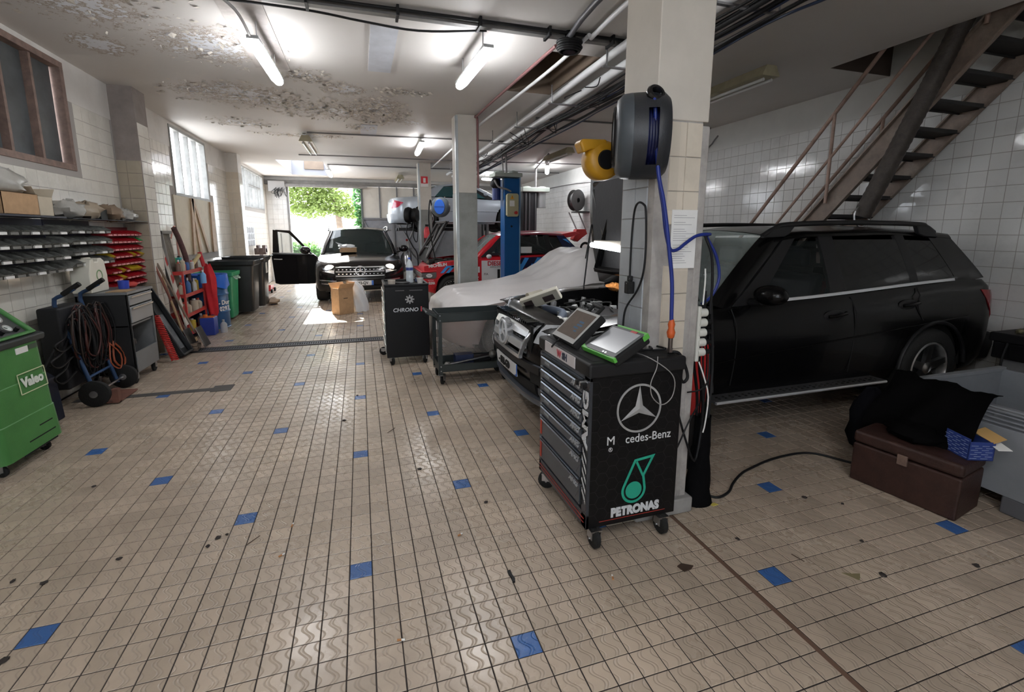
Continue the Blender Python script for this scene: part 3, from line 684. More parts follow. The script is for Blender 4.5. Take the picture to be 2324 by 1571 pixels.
run('conduit_pipe', 'grey conduit beside the lamp just before the doorway', [(-.7, 13.0, ZC-.02), (2, 13.0, ZC-.02), (5.6, 12.9, ZC-.02)], .014, M_cond, 6)
run('conduit_pipe', 'dark conduit crossing above the yellow reel', [(2.6, 6.9, ZC-.02), (4, 6.8, ZC-.03), (5.6, 6.7, ZC-.02)], .015, M_cond, 6)
run('cable', 'cable running down from the lamp to ceiling edge', [(-1.0, 3.2, ZC-.02), (-.95, 3.9, ZC-.03), (-.80, 4.2, ZC-.08), (-.74, 4.42, 3.05)], .011, P('cable_grey', (.35, .34, .33), .5), 16)
run('cable', 'cable draped along the top of the right wall', [(XR-.03, 16, 2.9), (XR-.03, 12, 2.85), (XR-.03, 10, 2.72), (XR-.03, 8.6, 2.78), (XR-.03, 7, 2.9), (XR-.03, 6.6, 3.1)], .012, M_cond, 24)
t = thing('hose_coil', 'coiled black hose drum under the ceiling beside the recess', 'hose coil', (1.82, 4.02, 3.13))
mb = MB()
for k in range(6):
    rr = .075+.008*(k % 3); mb.tube([(1.82+rr*1.2*math.cos(a), 4.02+rr*math.sin(a), 3.10+.014*k) for a in [2*PI*i/20 for i in range(20)]], .011, 6, closed=True)
mb.build('coil', M_cab, t, W=True, smooth=60); MB().cyl((1.82, 4.02, 3.09), (1.82, 4.02, ZC), .055, n=14).build('core', M_blackg, t, W=True, smooth=40)

# ---------------------------------------------------------------- stairs
M_str = P('stringer_brown', (.20, .15, .12), .5, var=.25, vs=8, dirt=(.34, .30, .25, .6)); M_trd = P('tread_dark', (.025, .024, .024), .6, var=.3)
M_rail = P('handrail_rust', (.30, .20, .16), .5, var=.3, vs=10)
st = thing('staircase', 'steep open steel staircase climbing through the ceiling by the right wall', 'stairs', (5.25, 5.6, 0))
def zs(y): return 1.72-1.10*(y-4.05)
for x in (4.94, 5.60):
    y0, y1 = 5.60, 1.7; d = Vector((0, y1-y0, zs(y1)-zs(y0))).normalized(); nn = Vector((0, -d.z, d.y)) if d.y < 0 else Vector((0, d.z, -d.y))
    a = Vector((x, y0, zs(y0)+.02)); b = Vector((x, y1, zs(y1)))
    nn = Vector((0, d.z, -d.y)); mb = MB()
    for (o0, o1, w0, w1) in ((-.10, .10, -.004, .004), (.085, .10, -.04, .004), (-.10, -.085, -.04, .004)):
        vs_ = [p+nn*o+Vector((w, 0, 0)) for p in (a, b) for o in (o0, o1) for w in (w0, w1)]
        mb.add(vs_, [(0, 1, 3, 2), (4, 6, 7, 5), (0, 4, 5, 1), (2, 3, 7, 6), (0, 2, 6, 4), (1, 5, 7, 3)])
    mb.build('stringer', M_str, st, W=True)
z = .18; k = 0
while z < 4.3:
    y = 4.05-(z-1.72)/1.10
    MB().box(4.945, 5.595, y-.105, y+.105, z-.035, z).box(4.945, 5.595, y+.095, y+.105, z-.05, z).build('tread', M_trd, st, W=True, bevel=.003); z += .195
for (x, off) in ((4.90, 0), (5.62, 0)):
    for (yo, r) in ((4.941, .021), (4.535, .015)):
        if x > 5 and r < .02: continue
        MB().tube([(x, yo+1.0, 1.698-1.13), (x, yo, 1.698), (x, yo-2.0, 1.698+2.26)], r, 8).build('handrail', M_rail, st, W=True, smooth=60)
    for y in (3.97, 5.2, 2.75):
        MB().tube([(x, y, zs(y)+.05), (x, y, 1.698+1.13*(4.941-y))], .017, 8).build('baluster', M_rail, st, W=True, smooth=60)
t = thing('duct_hose', 'thick dark ribbed duct hose hanging in front of the stairs', 'duct', (4.62, 3.3, 1.7))
mb = MB(); pts = bez([(4.90, 2.6, 4.1), (4.885, 2.93, 3.22), (4.76, 3.12, 2.5), (4.60, 3.34, 1.69)], 90)
mb.tube(pts, [.072+(.004 if i % 2 else 0) for i in range(len(pts))], 14); mb.build('ribbed_hose', P('duct_dark', (.045, .036, .03), .6, var=.4, vs=20, bump=.3), t, W=True, smooth=60)
struct('trim_12', MB().cyl((4.4, 2.45, 4.1), (5.0, 2.45, 4.1), .02, n=6), M_steel) if 0 else None
MB().tube([(4.60+.105*math.cos(a), 3.33, 1.70+.105*math.sin(a)) for a in [2*PI*i/16 for i in range(16)]], .008, 5, closed=True).build('clamp', M_steel, t, W=True)
# wall heater pipe / red hose behind near pillar
run('hose', 'red air hose curving out behind the near pillar', [(1.675, 2.28, 1.98), (1.79, 2.30, 1.91), (1.85, 2.31, 1.78), (1.81, 2.30, 1.66), (1.675, 2.28, 1.53)], .011, P('hose_red', (.25, .03, .025), .4), 30)
# ================================================================ along the left wall
XW = XL+.008
def caster(parent, x, y, r=.04, w=.028, z=None, rz=0, plate=True, nm='caster', off=.02):
    """swivel castor: wheel on the floor, fork, plate"""
    m = Matrix.Translation((x, y, 0)) @ Matrix.Rotation(rz, 4, 'Z'); top = z or 2*r+.035
    o = MB().lathe([(0, -w/2), (r*.8, -w/2), (r, -w*.3), (r, w*.3), (r*.8, w/2), (0, w/2)], m @ Matrix.Translation((off, 0, r)) @ Matrix.Rotation(PI/2, 4, 'X'), 18).build(nm, M_rub, parent, W=True, smooth=50)
    mb = MB().box(off-r*.5, off+r*.5, -w/2-.008, -w/2-.004, r, top-.005, m).box(off-r*.5, off+r*.5, w/2+.004, w/2+.008, r, top-.005, m).box(-r*.8, r*.9, -w/2-.012, w/2+.012, top-.008, top, m)
    mb.cyl(m @ Vector((off, -w/2-.012, r)), m @ Vector((off, w/2+.012, r)), .006, n=8)
    mb.build('fork', M_steel, o, W=True)
    return o
# --- green refrigerant machine, partly out of frame
M_gr = P('machine_green', (.06, .21, .055), .42, var=.12, vs=5, bump=.15, bs=150)
GX, GY, GR = -2.465, 3.80, R(-2)
g = thing('service_machine', 'green wheeled air conditioning service machine with round gauges on top', 'machine', (GX, GY, 0), GR)
# local: front faces +x, width along y
def gx(z): return .30 if z < .1 else lerp(.305, .255, (z-.1)/.72)
rows = []
for z, ins in ((.085, .03), (.10, .0), (.33, .0), (.335, .004), (.56, .0), (.565, .004), (.80, 0), (.815, .015)):
    x = gx(z)-ins; w = .285-ins-.02*(z/.8); r_ = .05; ring = []
    for (sx, sy, a0) in ((1, 1, 0), (-1, 1, 90), (-1, -1, 180), (1, -1, 270)):
        for k in range(5):
            a = R(a0+90*k/4); ring.append((sx*(x-r_ if sx > 0 else .17-r_)+r_*math.cos(a)*1, sy*(w-r_)+r_*math.sin(a), z))
    rows.append(ring+[ring[0]])
mb = MB().grid(rows); n = len(rows[0])-1
mb.add(rows[0][:-1], [tuple(range(n))[::-1]]); mb.add(rows[-1][:-1], [tuple(range(n))]); mb.build('body', M_gr, g, smooth=35)
MB().prism([(.27, .80), (.275, .845), (.235, .855), (-.17, .855), (-.17, .80)], -.30, .30, 'y').build('rim', P('machine_trim', (.03, .035, .035), .5), g, bevel=.012)
MB().prism([(.25, .855), (.05, 1.045), (-.02, 1.09), (-.17, 1.09), (-.17, .855)], -.275, -.235, 'y').prism([(.25, .855), (.05, 1.045), (-.02, 1.09), (-.17, 1.09), (-.17, .855)], .235, .275, 'y').prism([(.05, 1.04), (-.02, 1.09), (-.17, 1.09), (-.17, 1.04)], -.24, .24, 'y').box(.225, .26, -.24, .24, .855, .875).build('hood', M_gr, g, bevel=.014)
MB().prism([(.215, .86), (.03, 1.045), (-.16, 1.045), (-.16, .86)], -.236, .236, 'y').build('control_panel', P('panel_dark', (.05, .055, .055), .4), g)
d = Vector((-.185, 0, .185)).normalized(); nrm = Vector((.185, 0, .185)).normalized()
def gauge(u, v, r):
    c = Vector((.215, 0, .86))+d*u+Vector((0, v, 0))+nrm*.002; M_ = frame(c, Vector((0, 1, 0)), d)
    o = MB().lathe([(r, 0), (r, .014), (r*.86, .014), (r*.84, .008)], M_, 24).build('gauge', M_chrome, g, smooth=40)
    MB().lathe([(r*.85, .008), (0, .008)], M_, 24).build('dial', P('dial_white', (.6, .65, .62), .4), o)
    MB().box(-.002, .002, -.002, r*.6, .009, .011, M_ @ Matrix.Rotation(R(40), 4, 'Z')).build('needle', M_black, o)
gauge(.16, .0, .05); gauge(.16, .12, .05); gauge(.06, .11, .03)
for (u, v) in ((.035, .03), (.035, .16)): MB().cyl(Vector((.215, v, .86))+d*u, Vector((.215, v, .86))+d*u+nrm*.03, .014, n=10).build('knob', M_black, g, smooth=40)
M_lbl = P('label_cream', (.62, .66, .42), .5); Mf = frame((gx(.55)+.004, .10, .55), (0, 1, 0), (-.07, 0, 1))
mb = MB()
for (x0, x1, y0, y1) in ((-.13, .13, .064, .070), (-.13, .13, -.070, -.064), (-.13, -.124, -.07, .07), (.124, .13, -.07, .07)): mb.box(x0, x1, y0, y1, 0, .002, Mf)
mb.build('label_frame', M_lbl, g)
text('Valeo', .088, P('label_white', (.7, .75, .68), .5), g, Mf, W=False, bold=.004, sx=1.0)
mb = MB()
for (y0, y1, z) in ((.06, .19, .235), (-.06, .20, .165), (-.12, .21, .09)): mb.box(gx(z)-.004, gx(z)+.0015, y0, y1, z-.004, z+.004)
mb.build('vent_slot', M_dark, g)
MB().box(gx(.74)-.003, gx(.74)+.0015, .02, .13, .745, .785).build('sticker', M_paper, g)
MB().box(gx(.74)-.003, gx(.74)+.0015, .14, .22, .755, .785).build('sticker', P('sticker_dark', (.06, .09, .06), .5), g)
for (x, y) in ((.2, .2), (.2, -.2), (-.1, .2), (-.1, -.2)):
    q = wm(g) @ Vector((x, y, 0)); caster(g, q.x, q.y, .035, .025, .088, GR)
# dark blue battery charger box behind
t = thing('floor_box', 'narrow dark blue box standing between green machine and hand truck', 'box', (-2.50, 4.62, 0))
MB().prism([(-2.70, 0), (-2.45, 0), (-2.47, .36), (-2.54, .42), (-2.70, .42)], 4.54, 4.68, 'y').build('body', P('navy_box', (.008, .011, .025), .45, var=.2), t, W=True, bevel=.012)
MB().tube(bez([(-2.5, 4.6, .45), (-2.48, 4.7, .56), (-2.52, 4.85, .58), (-2.55, 4.85, .48), (-2.5, 4.68, .44)], 20), .009, 6).build('cord', M_cab, t, W=True)
# --- hand truck with jump leads
M_htb = P('truck_blue', (.025, .06, .14), .4, var=.2)
h = thing('hand_truck', 'blue hand truck draped with dark cables and leads', 'hand truck', (-2.42, 5.15, 0))
for y in (4.98, 5.38):
    MB().tube(bez([(-2.36, y, .08), (-2.46, y, .5), (-2.56, y, .92), (-2.50, y, 1.0), (-2.40, y, 1.06)], 14), .017, 9).build('upright', M_htb, h, W=True, smooth=60)
    MB().cyl((-2.49, y, 1.01), (-2.36, y, 1.10), .022, n=10).build('grip', M_rub, h, W=True, smooth=60)
mb = MB()
for z, x in ((.25, -2.40), (.5, -2.46), (.78, -2.53)): mb.cyl((x, 4.98, z), (x, 5.38, z), .012, n=8)
mb.build('cross_bar', M_htb, h, W=True)
MB().prism([(-2.36, 0.01), (-2.17, 0.01), (-2.17, .02), (-2.36, .03)], 4.93, 5.30, 'y').box(-2.22, -2.17, 4.92, 4.97, .01, .14).build('toe_plate', P('truck_rust', (.16, .07, .05), .6, var=.3), h, W=True)
for y in (4.90, 5.44):
    w = MB().lathe([(0, -.028), (.085, -.028), (.115, -.02), (.12, 0), (.115, .02), (.085, .028), (0, .028)], Matrix.Translation((-2.33, y, .12)) @ Matrix.Rotation(PI/2, 4, 'X'), 26).build('wheel', M_rub, h, W=True, smooth=50)
    MB().cyl((-2.33, y-.032, .12), (-2.33, y+.032, .12), .032, n=12).build('hub', M_steel, w, W=True, smooth=40)
MB().cyl((-2.33, 4.9, .12), (-2.33, 5.44, .12), .010, n=8).build('axle', M_steel, h, W=True)
MB().box(-2.66, -2.50, 4.90, 5.30, .17, .90).build('battery_pack', P('pack_dark', (.012, .013, .016), .6), h, W=True, bevel=.02)
cols = (M_cab, M_cab, P('cable_brown', (.03, .018, .014), .5), P('cable_red', (.06, .012, .01), .5), M_cab)
for k in range(5):
    mb = MB()
    for q in range(7):
        y = random.uniform(4.96, 5.42); x = -2.43+random.uniform(-.05, .03); zt = random.uniform(.72, .9); zb = random.uniform(.15, .5); w = random.uniform(.05, .22)
        mb.tube(bez([(x-.04, y, zt-.05), (x, y+w*.3, zt), (x+.04, y+w*.6, (zt+zb)/2), (x+.02, y+w*.3, zb), (x+.02, y-w*.4, zb+.04), (x+.03, y-w*.6, (zt+zb)/2), (x, y-.02, zt-.02)], 22), .0075, 5)
    mb.build('lead', cols[k], h, W=True, smooth=60)
mb = MB()
for (y, z) in ((4.78, .62), (4.7, .5), (4.72, .36)): mb.tube(bez([(-2.5, 4.98, z+.12), (-2.44, y+.04, z+.04), (-2.44, y-.12, z), (-2.44, y-.02, z-.07), (-2.45, y+.2, z-.03)], 20), .009, 6)
mb.build('loop', M_cab, h, W=True, smooth=60)
mb = MB()
for q in range(6): y = 5.36+random.uniform(-.02, .1); mb.tube(bez([(-2.40, y, .5), (-2.33, y+.06, .35), (-2.32, y, .22), (-2.36, y-.07, .3), (-2.38, y, .48)], 14), .004, 5)
mb.build('orange_lead', P('cable_orange', (.28, .06, .02), .5), h, W=True)
# --- grey drawer cabinet
M_cg = P('cabinet_grey', (.16, .165, .17), .45, var=.08); c = thing('drawer_cabinet', 'grey wheeled tool cabinet with two drawers over an open bay', 'cabinet', (-2.45, 5.80, 0))
x0, x1, y0, y1 = -2.66, -2.24, 5.50, 6.08
MB().box(x0, x1, y0, y0+.02, .12, .93).build('side_panel', P('cabinet_black', (.014, .014, .015), .5), c, W=True)
MB().box(x0, x1, y1-.02, y1, .12, .93).box(x0, x0+.02, y0, y1, .12, .93).box(x0, x1, y0, y1, .12, .15).box(x0, x1-.02, y0, y1, .60, .62).box(x0, x1+.01, y0-.01, y1+.01, .93, .955).box(x1-.015, x1, y0, y0+.03, .12, .93).box(x1-.015, x1, y1-.03, y1, .12, .93).build('carcass', M_cg, c, W=True, bevel=.003)
for z0, z1 in ((.815, .915), (.635, .80)):
    d_ = MB().box(x0+.05, x1+.006, y0+.035, y1-.035, z0, z1).build('drawer', P('drawer_grey', (.22, .225, .23), .4), c, W=True, bevel=.006)
    MB().box(x1+.004, x1+.022, y0+.05, y1-.05, z1-.022, z1-.008).build('handle', M_alu, d_, W=True)
MB().box(x1-.012, x1+.004, y0+.03, y1-.03, .13, .33).build('front_panel', M_cg, c, W=True)
for (x, y) in ((x1-.05, y1-.06), (x1-.05, y0+.06), (x0+.05, y1-.06), (x0+.05, y0+.06)): caster(c, x, y, .05, .03, .12, PI/2)
def junk(name, label, cat, c_, sz, n, mat, seed=1):
    random.seed(seed); t = thing(name, label, cat, (c_[0], c_[1], c_[2]))
    mb = MB()
    for _ in range(n):
        a = [random.uniform(-sz[i]*.35, sz[i]*.35) for i in range(3)]; s_ = [sz[i]*random.uniform(.18, .4) for i in range(3)]
        M_ = Matrix.Translation((c_[0]+a[0], c_[1]+a[1], c_[2]+sz[2]*.5+a[2]*.6)) @ Matrix.Rotation(random.uniform(0, 3), 4, 'Z') @ Matrix.Rotation(random.uniform(-.4, .4), 4, 'X')
        random.choice((lambda: mb.box(-s_[0]/2, s_[0]/2, -s_[1]/2, s_[1]/2, -s_[2]/2, s_[2]/2, M_), lambda: mb.lathe([(0, -s_[2]/2), (s_[0]*.5, -s_[2]/2), (s_[0]*.5, s_[2]*.3), (s_[0]*.3, s_[2]/2), (0, s_[2]/2)], M_, 12)))()
    o = mb.build(name if 0 else 'metal_parts', mat, t, W=True, bevel=.003); return t
junk('starter_motor', 'greasy metal machine part lying in bay of the grey cabinet', 'car part', (-2.40, 5.84, .335), (.2, .28, .16), 7, P('greasy_metal', (.10, .09, .085), .4, .6, var=.4, vs=20), 4)
# on top of the cabinet: white canister, blue pot, rag
t = thing('jerry_can', 'white plastic jerry can with handle on the grey cabinet', 'canister', (-2.55, 5.60, .957))
MB().prism([(5.47, .957), (5.80, .957), (5.80, 1.12), (5.77, 1.26), (5.72, 1.29), (5.66, 1.29), (5.65, 1.255), (5.58, 1.255), (5.57, 1.29), (5.52, 1.28), (5.47, 1.15)], -2.66, -2.50, 'x').box(-2.60, -2.56, 5.56, 5.67, 1.28, 1.30).build('body', P('can_white', (.62, .60, .52), .4, var=.05), t, W=True, bevel=.018)
MB().lathe([(.055, 0), (.055, .002), (.045, .002), (.045, 0)], frame((-2.498, 5.64, 1.12), (0, 1, 0), (0, 0, 1)), 20).build('ring_print', P('print_green', (.15, .3, .12), .5), t, W=True)
t = tag(MB().lathe([(0, 0), (.045, 0), (.05, .085), (.046, .085), (.042, .01), (0, .01)], Matrix.Translation((-2.40, 5.86, .957)), 16).build('pot', P('pot_blue', (.03, .06, .40), .4), smooth=40), 'small blue pot on the grey cabinet', 'pot')
t = tag(MB().ball((-2.38, 6.0, .985), (.05, .07, .03), 12, 7, jit=.12).build('rag', P('rag_red', (.5, .06, .05), .8), smooth=80), 'crumpled red rag on the grey cabinet', 'cloth')
MB().box(-2.42, -2.25, 5.52, 5.75, .9565, .962).build('worktop_mat', M_wood, c, W=True)
# --- red coil spring hose and black scuttle tray
t = tag(MB().tube([(-2.27+.02*k/120*2+.035*math.cos(.62*k)-.05*(1-k/260), 6.34+.035*math.sin(.62*k)-.02*(1-k/260), .03+.55*(1-k/260)) for k in range(260)][::-1], .008, 5).build('coiled_hose', P('coil_red', (.50, .03, .025), .35), smooth=60), 'bright red coiled air hose hanging by the grey cabinet', 'hose')
t = thing('shutter_tray', 'long black plastic trough leaning against the left wall', 'tray', (-2.3, 6.65, 0))
M_ = frame((-2.38, 6.68, .44), (.05, 1, 0), (-.42, .12, .92))
MB().box(-.15, .15, -.47, .47, -.03, .0, M_).box(-.15, -.13, -.47, .47, 0, .06, M_).box(.13, .15, -.47, .47, 0, .06, M_).box(-.15, .15, -.47, -.44, 0, .06, M_).box(-.15, .15, .44, .47, 0, .06, M_).build('trough', P('tray_black', (.018, .02, .022), .4, var=.2), t, W=True, bevel=.01)
MB().box(-.10, .10, -.38, .1, .0, .004, M_).build('glossy_liner', P('tray_liner', (.16, .17, .18), .2, var=.3), t, W=True)
# --- leaning boards and exhaust-pipe-like brown hose on the wall by the pilaster
t = thing('leaning_plank', 'old dark cylinder-lined plank leaning against the first pilaster', 'plank', (-2.5, 7.3, 0))
M_ = frame((-2.52, 7.55, 1.12), (0, 1, 0), (-.10, -.12, 1))
MB().box(-.17, .17, -.42, .42, -.012, .012, M_).build('board', P('plank_dark', (.13, .11, .08), .7, var=.4, vs=14), t, W=True)
MB().box(-.19, -.16, -.44, .44, -.02, .05, M_).box(-.19, .17, .40, .44, -.02, .05, M_).build('frame_edge', P('plank_grey', (.22, .21, .2), .6), t, W=True)
run('strap', 'thick brown strap hanging beside the leaning old plank', [(-2.46, 7.64, 1.60), (-2.44, 7.75, 1.42), (-2.42, 7.86, 1.15), (-2.42, 7.86, .85)], .035, P('strap_brown', (.10, .05, .05), .7, var=.3, vs=20), 20)
t = thing('barrier_board', 'red and white striped barrier board leaning beside the red bins', 'board', (-2.5, 7.15, 0))
M_ = frame((-2.44, 7.36, .82), (0, 1, 0), (-.16, -.35, .9))
MB().box(-.055, .055, -.55, .65, -.01, .01, M_).build('board', P('board_white', (.6, .57, .52), .6, var=.1), t, W=True)
for k in range(4):
    y = -.45+k*.24; MB().add([(-.056, y, .0105), (.056, y+.06, .0105), (.056, y+.17, .0105), (-.056, y+.11, .0105)], [(0, 1, 2, 3)], M_).build('red_stripe', P('stripe_red', (.40, .03, .03), .5), t, W=True)
# --- brooms and shovels leaning
def shovel(label, foot, head, mat, blade=True, r=.014):
    t = thing('shovel' if blade else 'broom', label, 'shovel' if blade else 'broom', foot); a = Vector(foot); b = Vector(head); d = (b-a).normalized()
    MB().tube([a+d*(.22 if blade else .05), b], r, 8).build('shaft', mat, t, W=True, smooth=60)
    if blade:
        M_ = frame(a+d*.15+Vector((.01, 0, 0)), (0, 1, 0), d)
        MB().solid([[M_ @ Vector((x, y, .02-abs(x)*.25*-1)) for x in (-.12, -.06, 0, .06, .12)] for y in (-.15, -.05, .05, .13)], M_.to_3x3() @ Vector((0, 0, .004))).build('blade', P('blade_dark', (.03, .03, .032), .5, .4, var=.3), t, W=True, smooth=60)
    else:
        M_ = frame(a+d*.04, (0, 1, .1), d); MB().box(-.18, .18, -.02, .03, -.03, .03, M_).build('head', M_wood, t, W=True); mb = MB()
        for k in range(60): mb.box(-.18+.006*k, -.176+.006*k, -.09, -.01, -.025, .025, M_)
        mb.build('bristles', M_black, t, W=True, kind='stuff')
    return t
shovel('black shovel with long wooden shaft, blade at the drain end', (-2.08, 7.02, .02), (-2.50, 7.05, 1.15), P('shaft_brown', (.16, .09, .06), .6, var=.3))
shovel('second shovel with thin pale shaft, crossing behind the black one', (-2.2, 6.88, .02), (-2.60, 7.25, 1.30), M_wood)
shovel('broom with reddish shaft leaning over the red trolley', (-2.25, 7.15, .02), (-2.55, 6.98, 1.30), P('shaft_red', (.20, .07, .05), .6), False)
t = junk('rubbish_pile', 'small heap of dusty sweepings at foot of the shovels', 'rubbish', (-2.22, 7.0, 0), (.3, .35, .12), 12, P('rubbish', (.16, .12, .09), .8, var=.5, vs=20), 9)
# --- red trolley shelf with bottles
M_rs = P('trolley_red', (.42, .035, .03), .4, var=.15)
t = thing('red_trolley', 'red metal trolley shelf crowded with cans and bottles', 'trolley', (-2.5, 7.85, 0))
TX0, TX1, TY0, TY1 = -2.70, -2.36, 7.45, 8.28
for (x, y) in ((TX0, TY0), (TX1, TY0), (TX0, TY1), (TX1, TY1)): MB().box(x-.012, x+.012, y-.012, y+.012, 0, .98).build('leg', M_rs, t, W=True)
SH = (.12, .38, .66, .98)
for z in SH: MB().box(TX0, TX1, TY0, TY1, z-.02, z-.012).box(TX0, TX1, TY0-.006, TY0, z-.02, z+.03).box(TX0, TX1, TY1, TY1+.006, z-.02, z+.03).box(TX1, TX1+.006, TY0, TY1, z-.02, z+.03).build('shelf', M_rs, t, W=True)
random.seed(21)
bc = [('white', (.62, .62, .6)), ('grey', (.3, .31, .32)), ('blue', (.06, .16, .42)), ('yellow', (.55, .42, .06)), ('cream', (.55, .5, .38)), ('black', (.02, .02, .02)), ('brown', (.2, .13, .1)), ('red', (.45, .05, .04))]
def bottle(name, label, x, y, z, r, h, col, kind='can', cap=(.05, .05, .05), group='cans and bottles on the red trolley'):
    t = thing(name, label, name, (x, y, z), group=group)
    if kind == 'can': pr = [(0, 0), (r, 0), (r, h*.84), (r*.8, h*.88), (r*.45, h*.9)]; c_ = [(r*.45, h*.89), (r*.42, h), (0, h)]
    else: pr = [(0, 0), (r, 0), (r, h*.62), (r*.7, h*.74), (r*.32, h*.82), (r*.3, h*.86)]; c_ = [(r*.36, h*.85), (r*.36, h), (0, h)]
    MB().lathe(pr, None, 14).build('body', P('bt_%d_%d_%d' % tuple(int(q*99) for q in col), col, .35), t, smooth=35)
    MB().lathe(c_, None, 12).build('cap', P('cap_%d_%d_%d' % tuple(int(q*99) for q in cap), cap, .4), t, smooth=35); return t
words = ['first', 'second', 'third', 'fourth', 'fifth', 'sixth', 'seventh', 'eighth', 'ninth', 'tenth', 'eleventh', 'twelfth', 'thirteenth', 'fourteenth', 'fifteenth', 'sixteenth', 'seventeenth', 'eighteenth', 'nineteenth', 'twentieth']
lev = ['bottom', 'second lowest', 'second highest', 'top']
for li, z in enumerate(SH):
    n = (3, 4, 6, 9)[li]
    for k in range(n):
        y = TY0+.06+(TY1-TY0-.12)*k/(n-1)+random.uniform(-.01, .01); cn, cc = bc[(k*3+li*2) % 8] if li != 1 else ('cream', (.48, .42, .33))
        kind = 'can' if (k+li) % 2 else 'bottle'
        r = (.05, .055, .035, .033)[li]; hh = (.17, .20, .22, .17)[li]*random.uniform(.85, 1.2)
        bottle('spray_can' if kind == 'can' else 'bottle', '%s %s on the %s shelf of red trolley, %s along' % (cn, 'spray can' if kind == 'can' else 'bottle', lev[li], words[k]), TX1-.06-(.02*(k % 2)), y, z-.011, r, hh, cc, kind, (.6, .08, .05) if k % 3 == 0 else (.6, .6, .6))
bottle('spray_can', 'tall grey gas canister standing at the back of the red trolley top', TX0+.08, 7.62, .97, .05, .30, (.42, .44, .44))
bottle('bottle', 'green topped bottle at the back of the red trolley top', TX0+.08, 7.95, .97, .045, .24, (.02, .42, .12))
bottle('bottle', 'turquoise bottle at the back of the red trolley top', TX0+.08, 8.2, .97, .04, .22, (.05, .5, .5))
t = thing('sealant_gun', 'yellowish sealant tube lying tilted on the red trolley top', 'tube', (-2.42, 8.2, 1.12))
MB().cyl((-2.42, 8.05, 1.05), (-2.38, 8.32, 1.20), .027, n=14).build('tube', P('tube_yellow', (.50, .40, .20), .4), t, W=True, smooth=40)
MB().cyl((-2.38, 8.32, 1.20), (-2.375, 8.37, 1.225), .01, .004, n=8).build('nozzle', M_red, t, W=True)
bottle('bottle', 'light blue spray bottle hooked over edge of the red trolley', TX1+.06, 8.10, .78, .04, .2, (.18, .42, .75), 'bottle', (.7, .7, .7))
# red overalls hanging
t = thing('overalls', 'bright red overalls hanging at far end of red trolley', 'overalls', (-2.36, 8.36, 1.0))
rows = []
for i in range(15):
    z = 1.05-.80*i/14; w = lerp(.04, .10, min(1, i/4))*(1-.25*max(0, (i-9)/5))
    rows.append([(-2.30+.02*i/14+w*(1+.22*math.sin(5*a+i*.35)+.1*math.sin(11*a))*math.cos(a)*.8, 8.36+w*(1+.2*math.sin(4*a-i*.3))*math.sin(a), z+.015*math.sin(3*a)) for a in [2*PI*j/30 for j in range(31)]])
MB().grid(rows).build('cloth', P('overall_red', (.55, .02, .03), .8, var=.15), t, W=True, smooth=70)
MB().tube([(-2.34, 8.34, 1.02), (-2.38, 8.33, 1.24)], .03, 8).build('handle', P('ext_red', (.5, .03, .04), .4), t, W=True, smooth=60)
t = thing('oil_tin', 'square blue oil tin with orange top on the floor', 'tin', (-2.28, 8.02, 0))
MB().box(-2.36, -2.17, 7.92, 8.12, 0, .27).build('body', P('tin_blue', (.03, .06, .35), .35, var=.1), t, W=True, bevel=.008)
MB().box(-2.35, -2.18, 7.93, 8.11, .27, .276).cyl((-2.3, 8.0, .27), (-2.3, 8.0, .31), .03, n=12).build('lid', P('lid_orange', (.6, .16, .03), .4), t, W=True)
bottle('bottle', 'grey plastic bottle on the floor beside the blue oil tin', -2.10, 8.13, 0, .05, .20, (.40, .40, .41), 'bottle', (.4, .4, .4), 'bottles on the floor')
# blue drum
t = thing('oil_drum', 'blue steel drum lined with a blue bag beside the red overalls', 'drum', (-2.40, 8.62, 0))
pr = [(0, 0), (.275, 0), (.285, .012), (.275, .02)]
for z in (.27, .55): pr += [(.275, z-.03), (.288, z), (.275, z+.03)]
pr += [(.275, .84), (.286, .852), (.275, .86), (.262, .855), (.262, .5)]
MB().lathe(pr, None, 36).build('shell', P('drum_blue', (.03, .11, .27), .3, .3, var=.25, vs=6), t, smooth=40)
rows = []
for i in range(6):
    rr = (.255, .262, .292, .30, .296, .30)[i]; z = (.70, .86, .875, .80, .73, .66)[i]
    rows.append([((rr+.012*math.sin(9*a+i)) * math.cos(a), (rr+.012*math.sin(9*a+i))*math.sin(a), z+.025*math.sin(5*a)*(i > 3)) for a in [2*PI*j/40 for j in range(41)]])
MB().grid(rows).build('bin_bag', P('bag_blue', (.02, .14, .62), .35), t, smooth=80)
Mt = Matrix.Translation((-2.40, 8.62, 0)) @ Matrix.Rotation(R(-28), 4, 'Z')
text('- Dur', .10, M_wprint, t, Mt @ frame((.278, 0, .42), (0, 1, 0), (0, 0, 1)), bold=.002)
text('0297', .10, M_wprint, t, Mt @ frame((.278, 0, .32), (0, 1, 0), (0, 0, 1)), bold=.002)
